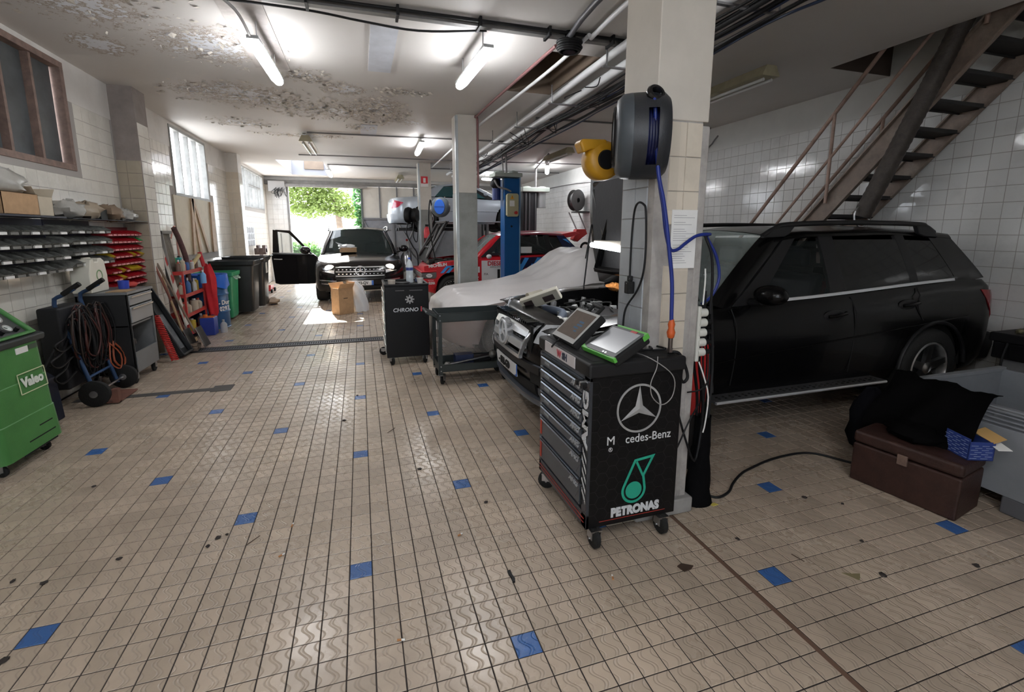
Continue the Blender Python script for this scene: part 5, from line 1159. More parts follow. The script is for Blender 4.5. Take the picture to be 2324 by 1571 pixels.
# black lead looped on a nail on the grey side of the pillar
t = thing('extension_lead', 'black extension lead with plug looped on the grey side of near pillar', 'lead', (1.34, 2.08, 1.68))
MB().tube(bez([(1.35, 2.145, 1.26), (1.345, 2.144, 1.334), (1.345, 2.142, 1.516), (1.34, 2.12, 1.65), (1.335, 2.08, 1.69), (1.34, 2.04, 1.68), (1.345, 1.996+.03, 1.644), (1.35, 2.02, 1.476), (1.35, 2.03, 1.346), (1.345, 2.071, 1.249), (1.33, 2.146, 1.146), (1.32, 2.15, 1.037), (1.32, 2.15, .96)], 60), .0055, 8).build('cord', M_cab, t, smooth=60, W=True)
MB().box(1.325, 1.366, 2.125, 2.165, 1.225, 1.29).box(1.335, 1.36, 2.132, 2.158, 1.29, 1.32).build('plug', M_rub, t, W=True, bevel=.006)
# notice
t = thing('notice', 'white printed notice taped to front of the near pillar', 'notice', (1.548, 2.0, 1.5))
MB().box(1.475, 1.625, 1.9965, 1.9975, 1.365, 1.655).build('sheet', M_paper, t, W=True)
mb = MB(); random.seed(8)
for k in range(22):
    z = 1.628-.0112*k
    if k in (2, 5, 12): continue
    mb.box(1.488, 1.488+random.uniform(.06, .125), 1.9958, 1.9963, z-.0018, z+.0006)
mb.build('printed_lines', P('ink_grey', (.35, .35, .36), .7), t, W=True)
# multi socket strip and black sleeve of cables right of the pillar
t = thing('socket_strip', 'white socket strip with black plugs on right edge of near pillar', 'socket strip', (1.72, 2.06, 1.0))
MB().box(1.678, 1.70, 2.00, 2.05, .86, 1.16).build('bar', P('socket_white', (.6, .6, .55), .4), t, W=True, bevel=.006)
for k in range(5):
    z = 1.125-.054*k; MB().cyl((1.69, 2.015, z), (1.735, 2.015, z), .022, n=14).build('socket', P('socket_white', (.6, .6, .55)), t, W=True, smooth=40)
    if k: MB().cyl((1.733, 2.015, z), (1.775, 2.015, z), .017, .013, n=12).build('plug', M_black, t, W=True, smooth=40)
run('cable', 'white flex from socket strip down the pillar edge', [(1.70, 2.0, 1.17), (1.695, 1.99, 1.3), (1.69, 1.99, 1.36)], .004, M_paper, 10)
run('cable', 'white flex hanging beneath the socket strip', [(1.70, 2.0, .86), (1.73, 1.99, .78), (1.77, 1.99, .66), (1.77, 2.0, .5), (1.76, 2.0, .45)], .004, M_paper, 14)
t = thing('cable_sleeve', 'tall black fabric sleeve holding cables upright beside the near pillar', 'sleeve', (1.80, 2.06, 0))
rows = []
for i in range(16):
    z = lerp(0, .52, i/15); r_ = lerp(.078, .045, min(1, i/12))+(.01 if i < 2 else 0); xo = lerp(0, .01, i/15)
    rows.append([(1.80+xo+r_*(1+.10*math.sin(5*a+i))*math.cos(a), 2.06+r_*.9*math.sin(a), z) for a in [2*PI*j/26 for j in range(27)]])
MB().grid(rows).build('sleeve', P('sleeve_black', (.003, .003, .0035), .9, spec=.1, bump=.3, bs=50), t, W=True, smooth=80)
random.seed(31)
mb = MB()
for k in range(9):
    a = random.uniform(-.03, .03); b = random.uniform(-.03, .03); zt = random.uniform(.95, 1.25)
    mb.tube(bez([(1.80+a, 2.06+b, .3), (1.81+a, 2.06+b, .6), (1.80+a*2, 2.07+b, .85), (1.76+a, 2.05+b, zt)], 14), random.choice((.005, .007, .009)), 6)
mb.tube(bez([(1.63, 1.99, .70), (1.70, 1.97, .715), (1.76, 1.99, .76), (1.79, 2.03, .9)], 12), .004, 6)
mb.tube(bez([(1.55, 1.98, .66), (1.62, 1.97, .45), (1.70, 1.98, .30), (1.76, 2.02, .42), (1.80, 2.05, .55)], 18), .006, 6)
mb.tube(bez([(1.52, 1.97, .3), (1.56, 1.95, .42), (1.62, 1.95, .55), (1.72, 2.0, .62)], 14), .005, 6)
mb.build('cables', M_cab, t, W=True, smooth=60)
run('cable', 'black hose hanging from pillar edge over black car bonnet gap', [(1.68, 2.0, 1.53), (1.72, 1.99, 1.44), (1.74, 1.99, 1.3), (1.75, 2.0, 1.12)], .007, M_cab, 14)
t = thing('red_crate', 'red box glimpsed between near pillar and black sleeve', 'box', (1.95, 2.42, .5))
MB().box(1.84, 2.12, 2.36, 2.52, .38, .84).build('body', M_red, t, W=True, bevel=.01); MB().box(1.86, 2.10, 2.38, 2.50, 0, .38).build('base', M_black, t, W=True)
run('cable', 'black cable snaking across the tiles to the rusty brown chest', [(1.87, 2.09, .01), (1.93, 2.035, .008), (2.033, 2.06, .008), (2.13, 2.13, .008), (2.25, 2.2, .008), (2.368, 2.245, .008), (2.661, 2.312, .008), (2.953, 2.30, .008), (3.1, 2.1, .009)], .008, M_cab, 50)

# ================================================================ second cabinet and steel cart
c0, c1, d0, d1 = .235, .735, 5.45, 6.05
t = thing('tool_cabinet', 'black tool cabinet with red and white CHRONO1 lettering', 'tool cabinet', (.49, 5.8, 0))
MB().box(c0, c1, d0, d1, .09, .93).build('body', P('cabinet_gloss', (.005, .005, .006), .35, spec=.3), t, W=True, bevel=.008)
MB().box(c0-.004, c1+.004, d0-.004, d0+.02, .93, .955).box(c0-.004, c1+.004, d1-.02, d1+.004, .93, .955).box(c0-.004, c0+.02, d0, d1, .93, .955).box(c1-.02, c1+.004, d0, d1, .93, .955).build('rim', M_tb, t, W=True, bevel=.003)
MB().box(c0+.12, c0+.22, d0-.002, d0, .875, .885).box(c0+.28, c1-.07, d0-.002, d0, .875, .885).build('vent_slot', P('slot_grey', (.09, .09, .09), .5), t, W=True)
for i in range(6):
    z = .88-.125*i; MB().box(c0-.014, c0, d0+.03, d1-.03, z-.11, z-.01).build('drawer', P('drawer_chrome', (.45, .48, .5), .25, .9), t, W=True, bevel=.006)
Fc = lambda x, z: frame((x, d0-.001, z), (1, 0, 0), (0, 0, 1))
text('CHRONO', .062, P('print_white2', (.6, .6, .6)), t, Fc(.465, .652), sx=1.05, bold=.001, shear=.15); text('1', .075, P('print_red', (.45, .05, .07)), t, Fc(.645, .655), bold=.004)
mb = MB().lathe([(.012, .0), (.012, .002), (.034, .002), (.034, 0)], Fc(.515, .775), 20)
for k in range(8): a = 2*PI*k/8; mb.box(.028, .052, -.008, .008, 0, .002, Fc(.515, .775) @ Matrix.Rotation(a, 4, 'Z'))
mb.build('gear_print', P('print_grey', (.35, .35, .35), .5), t, W=True)
for (x, y, a) in ((c0+.05, d0+.04, -1.2), (c1-.05, d0+.04, -2), (c0-.0, d1-.08, 2.8), (c1-.05, d1-.05, 1)): caster(t, x, y, .052, .03, .092, a)
MB().box(c0+.02, c1-.02, d0+.02, d1-.02, .931, .934).build('tray_mat', M_rub, t, W=True)
b_ = thing('water_bottle', 'clear plastic water bottle with dark label on the CHRONO1 cabinet', 'bottle', (.56, 5.82, .934))
MB().lathe([(0, 0), (.042, 0), (.045, .01), (.045, .08), (.041, .10), (.045, .12), (.045, .19), (.03, .25), (.014, .275), (.014, .29)], None, 20).build('shell', P('pet_film', (.75, .82, .86), .08, alpha=.55, spec=.8), b_, smooth=60)
MB().lathe([(.0455, .15), (.0455, .185)], None, 20).build('label', P('label_navy', (.03, .05, .2), .4), b_); MB().cyl((0, 0, .285), (0, 0, .305), .016, n=12).build('cap', P('cap_blue', (.05, .1, .5), .4), b_)
tag(MB().lathe([(0, 0), (.095, 0), (.10, .012), (.07, .02), (.06, .012), (0, .012)], Matrix.Translation((.45, 5.72, .936)), 24).build('plate', M_black, smooth=40), 'black round dish on the CHRONO1 cabinet', 'dish')
tag(MB().lathe([(0, 0), (.04, 0), (.045, .05), (.04, .05), (.036, .005), (0, .005)], Matrix.Translation((.33, 5.66, .935)), 16).build('jar', P('jar_beige', (.5, .44, .38), .4), smooth=40), 'small beige pot on the CHRONO1 cabinet', 'pot')
tag(MB().lathe([(0, 0), (.028, 0), (.042, .07), (.038, .07), (.026, .004), (0, .004)], Matrix.Translation((.66, 5.62, .935)), 16).build('cup', P('cup_white', (.6, .58, .55), .4), smooth=40), 'small plastic cup on near corner of CHRONO1 cabinet', 'cup')
tag(MB().cb(.655, 5.86, .96, .06, .05, .05).build('small_box', P('box_navy', (.02, .03, .08), .5), bevel=.006), 'small navy box on the CHRONO1 cabinet', 'box')
# cart
M_ct = P('cart_steel', (.045, .055, .055), .4, .3, var=.1)
a0, a1, b0, b1 = .70, 1.42, 4.55, 4.93
t = thing('steel_cart', 'dark two tier steel cart with side handle tray', 'cart', (1.06, 4.74, 0))
def tray(z0, z1, nm):
    MB().box(a0, a1, b0, b1, z0, z0+.004).box(a0, a1, b0, b0+.003, z0, z1).box(a0, a1, b1-.003, b1, z0, z1).box(a0, a0+.003, b0, b1, z0, z1).box(a1-.003, a1, b0, b1, z0, z1).box(a0, a1, b0, b0+.012, z1-.004, z1).box(a0, a1, b1-.012, b1, z1-.004, z1).build(nm, M_ct, t, W=True)
tray(.655, .745, 'top_tray'); tray(.14, .215, 'bottom_tray')
for (x, y) in ((a0, b0), (a1, b0), (a0, b1), (a1, b1)):
    sx = 1 if x == a0 else -1; sy = 1 if y == b0 else -1
    MB().box(min(x, x+sx*.035), max(x, x+sx*.035), y-sy*.004-.0015, y-sy*.004+.0015, .11, .745).box(x-sx*.004-.0015, x-sx*.004+.0015, min(y, y+sy*.035), max(y, y+sy*.035), .11, .745).build('leg', M_ct, t, W=True)
    mb = MB()
    for z in (.725, .675, .2, .155): mb.cyl((x+sx*.018, y-sy*.005, z), (x+sx*.018, y-sy*.012, z), .006, n=8)
    mb.build('bolt', M_alu, t, W=True); caster(t, x+sx*.03, y+sy*.03, .045, .028, .11, 1.0*sx)
MB().prism([(a0, .72), (a0-.10, .765), (a0-.115, .757), (a0-.115, .745), (a0, .69)], b0+.04, b1-.04, 'y').build('handle_tray', M_ct, t, W=True, bevel=.004)
MB().prism([(a0-.015, .726), (a0-.10, .768), (a0-.10, .770), (a0-.015, .730)], b0+.07, b1-.07, 'y').build('handle_recess', M_dark, t, W=True)
random.seed(17)
ot = thing('used_parts', 'jumble of metal rods and a dark box on the cart lower shelf', 'car part', (1.05, 4.74, .145))
MB().cyl((.80, 4.64, .19), (1.28, 4.70, .235), .011, n=8).cyl((.95, 4.66, .165), (1.30, 4.60, .18), .008, n=8).build('rod', M_steel, ot, W=True, smooth=40)
MB().ball((.80, 4.64, .19), (.035, .03, .03), 10, 7, jit=.1).ball((1.30, 4.70, .25), (.04, .035, .045), 10, 7, jit=.15).build('joint', P('alu_dull', (.30, .29, .27), .5, .6, var=.3), ot, W=True, smooth=60)
MB().box(.90, 1.10, 4.72, 4.84, .15, .26).build('dark_box', P('box_navy', (.02, .03, .08)), ot, W=True, bevel=.006)
MB().box(1.10, 1.3, 4.70, 4.88, .15, .22).build('black_part', M_black, ot, W=True, bevel=.02)

# ================================================================ floor box, pallet bin, battery on the right
M_ch = P('chest_brown', (.036, .015, .011), .55, var=.3, vs=14, bump=.25, bs=90)
t = thing('tool_chest', 'rusty brown metal chest on the floor at right', 'chest', (3.1, 1.72, 0))
A_, B_, C_ = Vector((2.90, 1.985, 0)), Vector((2.985, 1.46, 0)), Vector((3.29, 1.52, 0)); D_ = A_+C_-B_
def quadbox(mb, P4, z0, z1, ins=0):
    c_ = sum(P4, Vector())/4; v = [(p+(c_-p).normalized()*ins) for p in P4]
    return mb.add([(p.x, p.y, z0) for p in v]+[(p.x, p.y, z1) for p in v], [(3, 2, 1, 0), (4, 5, 6, 7), (0, 1, 5, 4), (1, 2, 6, 5), (2, 3, 7, 6), (3, 0, 4, 7)])
P4 = [A_, B_, C_, D_]
quadbox(MB(), P4, .0, .245, .004).build('body', M_ch, t, W=True, bevel=.012)
quadbox(MB(), P4, .25, .325).build('lid', M_ch, t, W=True, bevel=.02)
mid = (A_+B_)/2; MB().cb(mid.x-.004, mid.y, .24, .012, .05, .06, R(9)).build('latch', M_rust, t, W=True, bevel=.003)
M_pb = P('pallet_grey', (.21, .22, .24), .55, var=.08)
t = thing('pallet_box', 'large grey plastic pallet box with slotted sides at right', 'crate', (3.85, 1.5, 0))
x0, x1, y0, y1 = 3.34, 4.34, .75, 2.03
mb = MB().box(x0, x0+.03, y0, y1, .12, .48).box(x0, x0+.03, y0, y0+.25, .48, .58).box(x0, x0+.03, y1-.28, y1, .48, .585).box(x0, x0+.03, y0+.25, y1-.28, .56, .585)
for z in (.49, .515, .54): mb.box(x0+.004, x0+.03, y0+.25, y1-.28, z, z+.010)
mb.box(x1-.03, x1, y0, y1, .12, .585).box(x0, x1, y0, y0+.03, .12, .585).box(x0, x1, y1-.03, y1, .12, .585).box(x0, x1, y0, y1, .10, .13)
mb.box(x0-.008, x1+.008, y1-.035, y1+.008, .57, .60).box(x0-.008, x0+.035, y0, y1, .578, .592)
mb.build('tub', M_pb, t, W=True, bevel=.006)
MB().box(x0-.004, x0+.0, y1-.11, y1-.075, .515, .545).build('hole', M_dark, t, W=True, bevel=.01)
MB().box(x0, x1, y0, y0+.12, 0, .10).box(x0, x1, y1-.12, y1, 0, .10).box(x0, x1, 1.32, 1.46, 0, .10).build('skid', P('pallet_dark', (.10, .10, .11), .6), t, W=True, bevel=.01)
M_clt = P('cloth_black', (.003, .0028, .003), .95, bump=.3, bs=40, spec=.05)
t = thing('dark_cloth', 'black cloth heap draped over corner of the grey pallet box', 'cloth', (3.35, 1.9, .3))
rows = []
random.seed(5)
for i in range(15):
    s = i/14
    z = .60 if s < .15 else lerp(.61, .15, (s-.15)/.85)
    rows.append([(lerp(3.39, 3.17, min(1, s*1.4))+.03*math.sin(j*1.3+i*.5)-.05*s, lerp(2.08, 1.55, j/12), z+.012*math.sin(j*1.1+i)+.035) for j in range(13)])
MB().solid(rows, (.02, .01, -.01)).build('cloth', M_clt, t, W=True, smooth=80)
tag(MB().ball((3.12, 1.78, .36), (.12, .15, .05), 16, 9, jit=.2).build('glove_heap', M_clt, smooth=60), 'black oily gloves lying on the rusty brown chest', 'gloves')
tag(MB().ball((3.3, 2.16, .25), (.14, .12, .24), 16, 10, jit=.12).build('black_sack', P('sack_dark', (.005, .005, .007), .9, spec=.1), smooth=60), 'dark sack standing behind the rusty brown chest', 'sack')
t = thing('parts_carton', 'blue printed parts carton, open, on the rusty brown chest', 'box', (3.17, 1.55, .326), R(-22))
M_bc = P('carton_blue', (.025, .05, .22), .5)
MB().box(-.065, .065, -.075, .075, 0, .004).box(-.065, -.061, -.075, .075, 0, .12).box(.061, .065, -.075, .075, 0, .10).box(-.065, .065, -.075, -.071, 0, .105).box(-.065, .065, .071, .075, 0, .105).build('carton', M_bc, t)
mb = MB()
for i in range(9):
    for j in range(3): mb.box(-.0655, -.065, -.068+.05*j+(.02 if i % 2 else 0), -.04+.05*j+(.02 if i % 2 else 0), .010+.012*i, .0125+.012*i)
for i in range(7):
    for j in range(2): mb.box(-.055+.055*j+(.02 if i % 2 else 0), -.02+.055*j+(.02 if i % 2 else 0), -.0755, -.075, .010+.012*i, .0125+.012*i)
mb.build('print', P('print_lightblue', (.30, .36, .52), .5), t)
MB().solid([[(.05, -.08, .10), (.05, .05, .115)], [(.11, -.08, .125), (.11, .05, .14)]], (0, 0, .003)).build('yellow_flap', P('flap_yellow', (.55, .34, .13), .6), t)
MB().solid([[(.05, -.11, .075), (.05, -.05, .09)], [(.11, -.12, .08), (.10, -.06, .10)]], (0, 0, .002)).build('leaflet', M_paper, t)
t = thing('car_battery', 'dark machine on a stand behind the grey pallet box', 'battery', (5.28, 2.24, 0))
MB().box(4.97, 5.6, 2.08, 2.40, .52, .66).build('case', M_blackg, t, W=True, bevel=.012); MB().box(4.95, 5.62, 2.06, 2.42, .66, .735).build('cover', M_black, t, W=True, bevel=.012)
MB().box(5.02, 5.55, 2.12, 2.36, 0, .52).build('stand', P('stand_grey', (.17, .17, .175), .6, var=.2), t, W=True, bevel=.01)
mb = MB(); random.seed(2)
for k in range(7): x = 5.06+.07*k; mb.ball((x, 2.24+random.uniform(-.05, .05), .755), (.035, .03, .02), 8, 5, jit=.2)
mb.build('clamps', P('clamp_mix', (.22, .20, .12), .4, .5, var=.6, vs=30), t, W=True, smooth=50)
MB().tube(bez([(4.97, 2.3, .68), (4.92, 2.3, .5), (4.93, 2.28, .3), (4.90, 2.26, .1)], 16), .008, 6).build('cord', M_cab, t, W=True)
# litter on the tiles
random.seed(44)
LT = [(-1.637, 3.282), (-1.562, 2.433), (-1.421, 2.375), (-.733, 2.514), (-.77, 2.50), (-.80, 2.44), (-1.178, 2.463), (2.076, 2.43), (2.576, 1.772), (2.426, 1.889), (2.684, 1.211), (-1.318, 1.946), (.62, 2.4), (.30, 2.9), (-.2, 3.9), (-.1, 4.5), (1.76, 1.7), (2.2, 1.3), (2.35, 1.5)]
LB = ['dark crumb on tiles toward the green machine', 'dark smear on tiles at far left foreground, farther of a pair', 'dark crumb on tiles at far left foreground, nearer of a pair', 'dark crumb just left of the thin dark twig', 'dark crumb nearest the camera among those by the twig', 'dark crumb farthest from the blue tile by the twig', 'lone dark crumb midway across the left tiles', 'dark crumb nearest the black cable on the right tiles', 'dark crumb closest to the brown chest on its camera side', 'dark crumb between the chest and brown floor strip', 'dark crumb farthest right near the frame edge tiles', 'dark crumb near bottom corner beside the leftmost blue tile', 'dark crumb on tiles left of the tool cabinet castors', 'dark crumb on tiles in line with the cart', 'dark crumb on tiles toward the drain, nearer one', 'dark crumb on tiles toward the drain, farther one', 'dark crumb right beside the brown floor strip', 'dark crumb beyond the olive leaf near the strip', 'dark crumb between olive leaf and brown strip']
for i, (x, y) in enumerate(LT):
    tag(MB().ball((x, y, .004), (random.uniform(.008, .018), random.uniform(.008, .016), .004), 9, 5, jit=.3).build('dirt_crumb', P('crumb', (.035, .028, .025), .9), smooth=60), LB[i], 'dirt', 'dirt crumbs on the tiles')
def litter(name, label, x, y, mat, pts, z=.004, h=.003):
    a = 0; return tag(MB().prism([(x+p, y+q) for p, q in pts], .0005, h+.0005).build(name, mat, bevel=.0008), label, 'litter')
litter('tape_scrap', 'curled black scrap of tape on the beige tiles', .579, 1.794, M_black, [(-.008, .035), (.008, .037), (.006, .01), (.012, -.02), (.006, -.04), (-.006, -.038), (0, -.012), (-.008, .008)], h=.008)
litter('leather_scrap', 'dark brown scrap near the brown floor strip', 1.37, 1.604, P('scrap_brown', (.05, .03, .02), .7), [(-.03, .02), (.0, .03), (.03, .01), (.045, .0), (.02, -.015), (-.02, -.02)], h=.006)
litter('dry_leaf', 'dry folded olive leaf on the right tiles', 2.066, 1.336, P('leaf_olive', (.20, .17, .09), .7), [(-.03, .03), (.01, .01), (.045, .0), (.02, -.02), (0, -.03)])
litter('yellow_wrapper', 'small yellow wrapper at foot of the black sleeve', 1.86, 1.99, P('wrap_yellow', (.6, .5, .10), .5), [(-.02, .01), (.02, .012), (.03, -.01), (-.01, -.015)])
for (x, y, a, nm) in ((1.016, 1.652, 1.2, 'cigarette butt in front of the tool cabinet'), (.075, 1.60, -.2, 'orange cigarette butt below the long blank floor area'), (.419, 2.154, .5, 'orange fragment on tiles left of the tool cabinet'), (-.437, 2.258, .6, 'orange stub on tiles near the pale blue tile'), (-.42, 2.5, 1.4, 'brown stub beyond the pale blue tile')):
    d = Vector((math.cos(a), math.sin(a), 0))*.016; t = thing('cigarette_butt', nm, 'litter', (x, y, 0))
    MB().cyl(Vector((x, y, .005))-d, Vector((x, y, .005)), .004, n=8).build('filter', P('filter_orange', (.42, .19, .07), .7), t, W=True); MB().cyl((x, y, .005), Vector((x, y, .005))+d*.8, .0038, n=8).build('paper', M_paper, t, W=True)
for (x, y, a, l, nm) in ((-.593, 2.422, .9, .04, 'thin dark twig by the pale blue tile'), (.16, 3.58, .9, .05, 'thin twig on the tiles beyond the pale blue tile'), (1.93, 1.50, 1.8, .03, 'thin twig on the right tiles')):
    d = Vector((math.cos(a), math.sin(a), 0))*l; tag(MB().cyl(Vector((x, y, .004))-d, Vector((x, y, .004))+d, .002, n=5).build('twig', P('twig', (.06, .035, .02), .8)), nm, 'twig')
# ================================================================ cars (local frame: nose at x=0 looking to -x, tail at x=L)
def pl(pts, x):
    if x <= pts[0][0]: return pts[0][1]
    for a, b in zip(pts, pts[1:]):
        if x <= b[0]:
            t = (x-a[0])/(b[0]-a[0]); t = t*t*(3-2*t)*.35+t*.65; return a[1]+(b[1]-a[1])*t
    return pts[-1][1]
M_under = P('underbody', (.01, .01, .01), .9); M_tyre = P('tyre', (.018, .018, .018), .75, bump=.15, bs=90)
M_tint = P('tinted_glass', (.004, .0045, .005), .06, spec=.45); M_inter = P('car_interior', (.015, .015, .017), .7)
M_cg2 = P('car_glass', (.75, .86, .82), .02, trans=.0, alpha=.22, spec=.9); M_trim = P('black_trim', (.012, .012, .013), .5)
def wheel(root, x, y, z, r, w, rim, side, spokes=5, rimmat=None, gap=.0):
    """tyre with rim, spokes and hub; side=-1 shows its face to -y"""
    m = Matrix.Translation((x, y, z)) @ Matrix.Rotation(PI/2 if side < 0 else -PI/2, 4, 'X')
    o = MB().lathe([(rim*.98, -w/2+.01), (rim+.01, w/2-.004), (rim+.03, w/2), (r-.03, w/2), (r-.008, w/2-.02), (r, w/2-.05), (r, -w/2+.05), (r-.02, -w/2), (rim, -w/2)], m, 40).build('wheel', M_tyre, root, smooth=50)
    rm = rimmat or M_alu
    mb = MB().lathe([(rim+.004, w/2-.01), (rim-.012, w/2-.004), (rim-.022, w/2-.03), (rim-.03, -w/2+.02)], m, 36)
    for k in range(spokes):
        a = 2*PI*k/spokes+.3; mm = m @ Matrix.Rotation(a, 4, 'Z'); wd = rim*(.30 if spokes <= 5 else .16)
        mb.add([(.03, -wd*.5, w/2-.03), (rim-.02, -wd*.36, w/2-.012), (rim-.02, wd*.36, w/2-.012), (.03, wd*.5, w/2-.03), (.03, -wd*.5, w/2-.06), (rim-.02, -wd*.4, w/2-.05), (rim-.02, wd*.4, w/2-.05), (.03, wd*.5, w/2-.06)], [(0, 1, 2, 3), (0, 4, 5, 1), (1, 5, 6, 2), (2, 6, 7, 3), (3, 7, 4, 0)], mm)
    mb.lathe([(0, w/2-.012), (.035, w/2-.014), (.055, w/2-.03), (.055, w/2-.06)], m, 18)
    mb.build('rim', rm, o, smooth=40)
    MB().lathe([(0, -w/2+.05), (rim-.02, -w/2+.05), (rim-.02, -w/2+.03), (0, -w/2+.03)], m, 24).lathe([(0, w/2-.075), (rim*.62, w/2-.075), (rim*.62, w/2-.09)], m, 24).build('brake', P('brake_dark', (.06, .06, .06), .5, .6), o, smooth=40)
    return o
class Car:
    def __init__(s, root, L, Wd, xf, xr, wr, arch, zb, zs, paint, Lc=.55, Lr=.4, levels=None, hood=None, deck=None, crown=.05, doors=(), Wb=None, Wr=None, roof=None, ne=2.4, hoodmat=None, wz=None):
        s.root, s.L, s.W, s.zb, s.zsp, s.paint, s.Lc, s.Lr, s.ne = root, L, Wd, zb, zs, paint, Lc, Lr, ne
        s.lv = levels or [(0, .05, .06, .06), (.12, .015, .015, .02), (.35, .0, .0, .0), (.60, .0, .0, .0), (.8, .01, .02, .01), (.93, .035, .06, .03), (1, .075, .11, .06)]
        s.xf, s.xr, s.wr, s.arch = xf, xr, wr, arch; s.wz = wz if wz is not None else wr
        s.Wb = Wb or Wd-.085; s.Wr = Wr or Wd-.26; s.roof = roof
        n = 12; right = []
        for i in range(n+1):
            a = PI/2*i/n; right.append((Lc*(1-math.cos(a)**(2/ne)), math.sin(a)**(2/ne)))
        x = Lc+.045
        while x < L-Lr-.02: right.append((x, 1.0)); x += .045
        for i in range(n+1):
            a = PI/2*(1-i/n); right.append((L-Lr*(1-math.cos(a)**(2/ne)), math.sin(a)**(2/ne)))
        s.right = right; groups = {}
        def P3(k, li, sg):
            t, ds, df, dr = s.lv[li]; x, u = right[k]; xx = df+(x/L)*(L-df-dr); y = u*(Wd-ds)*(1-.04*(1 if False else 0)); z0 = zb+(.06*max(0, 1-x/.5)**2 if x < .5 else 0)+(.08*max(0, 1-(L-x)/.5)**2 if x > L-.5 else 0)
            zt_ = pl(zs, xx); z = z0+(zt_-z0)*t
            if u > .75:
                for xc in (xf, xr):
                    if abs(xx-xc) < arch: z = max(z, s.wz+math.sqrt(arch**2-(xx-xc)**2))
            z = min(z, zt_); return (xx, sg*y, z)
        K = len(right)
        for sg in (-1, 1):
            for k in range(K-1):
                xm = (right[k][0]+right[k+1][0])/2
                for li in range(len(s.lv)-1):
                    nm = 'body'
                    for (d0, d1, dn) in doors:
                        if d0 < xm < d1 and li >= 1: nm = dn+('_near' if sg < 0 else '_far')
                    q = [P3(k, li, sg), P3(k+1, li, sg), P3(k+1, li+1, sg), P3(k, li+1, sg)]
                    groups.setdefault(nm, []).append(q if sg < 0 else q[::-1])
        nl = len(s.lv)-1
        def caprows(x0, x1):
            rows = []
            for k in range(K):
                p = P3(k, nl, 1)
                if x0 <= right[k][0] <= x1:
                    rows.append([(p[0], p[1]*(1-2*j/14), p[2]+crown*(1-(2*j/14-1)**2)*min(1, abs(p[1])/Wd)) for j in range(15)])
            return rows
        s.parts = {}
        for nm, qs in groups.items():
            mb = MB(); idx = {}; 
            for q in qs:
                f = []
                for p in q:
                    key = tuple(round(c, 5) for c in p)
                    if key not in idx: idx[key] = len(mb.v); mb.v.append(p)
                    if idx[key] not in f: f.append(idx[key])
                if len(f) > 2: mb.f.append(tuple(f))
            clean = nm.replace('_near', '').replace('_far', '')
            s.parts[nm] = mb.build(clean, paint, root, smooth=38)
        if hood: s.parts['hood'] = MB().grid(caprows(*hood)).build('bonnet', hoodmat or paint, root, smooth=50)
        if deck: s.parts['deck'] = MB().grid(caprows(*deck)).build('boot_lid', paint, root, smooth=50)
        # underside and wheel wells
        MB().box(.25, L-.25, -Wd+.22, Wd-.22, zb+.0, zb+.12).build('underbody', M_under, root)
        for xc in (xf, xr):
            for sg in (-1, 1):
                m = Matrix.Translation((xc, sg*(Wd-.17), s.wz)) @ Matrix.Rotation(PI/2, 4, 'X')
                MB().lathe([(arch+.004, -.14), (arch+.004, .14)], m, 24, 0, PI).lathe([(0, .14*sg), (arch, .14*sg)], m, 24).build('wheel_well', M_under, root, smooth=60)
        for a, b, nm in [(d[0], d[1], d[2]) for d in doors]:      # panel gaps
            pass
    def bodyy(s, x, z, sg=-1):
        t = max(0, min(1, (z-s.zb)/(s.belt(x)-s.zb)))
        for a, b in zip(s.lv, s.lv[1:]):
            if t <= b[0]: ds = lerp(a[1], b[1], (t-a[0])/(b[0]-a[0])); break
        else: ds = s.lv[-1][1]
        u = 1
        if x > s.L-s.Lr: u = (1-min(.999, (x-s.L+s.Lr)/s.Lr)**s.ne)**(1/s.ne)
        if x < s.Lc: u = (1-min(.999, (s.Lc-x)/s.Lc)**s.ne)**(1/s.ne)
        return sg*(s.W-ds)*u
    def bpatch(s, nm, mat, b0, b1, t1, t0, sg, off=.004, n=6, m=8, parent=None):
        rows = []
        for i in range(n+1):
            v = i/n; rows.append([])
            for j in range(m+1):
                u = j/m; x = lerp(lerp(b0[0], b1[0], u), lerp(t0[0], t1[0], u), v); z = lerp(lerp(b0[1], b1[1], u), lerp(t0[1], t1[1], u), v)
                rows[-1].append((x, s.bodyy(x, z, sg)+sg*off, z))
        return MB().solid(rows, (0, -sg*.02, 0)).build(nm, mat, parent or s.root, smooth=50)
    def roofz(s, x): return pl(s.roof, x)
    def belt(s, x): return pl(s.zsp, x)
    def side(s, x, z, sg=-1, off=0):
        b = s.belt(x); r_ = max(s.roofz(x), b+.05); t = max(0, min(1.0, (z-b)/(r_-b)))
        return (x, sg*(lerp(s.Wb, s.Wr, t**1.2)+off), z)
    def patch(s, nm, mat, b0, b1, t1, t0, sg, off=0., th=.02, n=6, m=6, smooth=60, parent=None):
        rows = []
        for i in range(n+1):
            v = i/n; rows.append([])
            for j in range(m+1):
                u = j/m; x = lerp(lerp(b0[0], b1[0], u), lerp(t0[0], t1[0], u), v); z = lerp(lerp(b0[1], b1[1], u), lerp(t0[1], t1[1], u), v)
                rows[-1].append(s.side(x, z, sg, off))
        mb = MB(); mb.solid(rows, (0, -sg*th, 0)); return mb.build(nm, mat, parent or s.root, smooth=smooth)
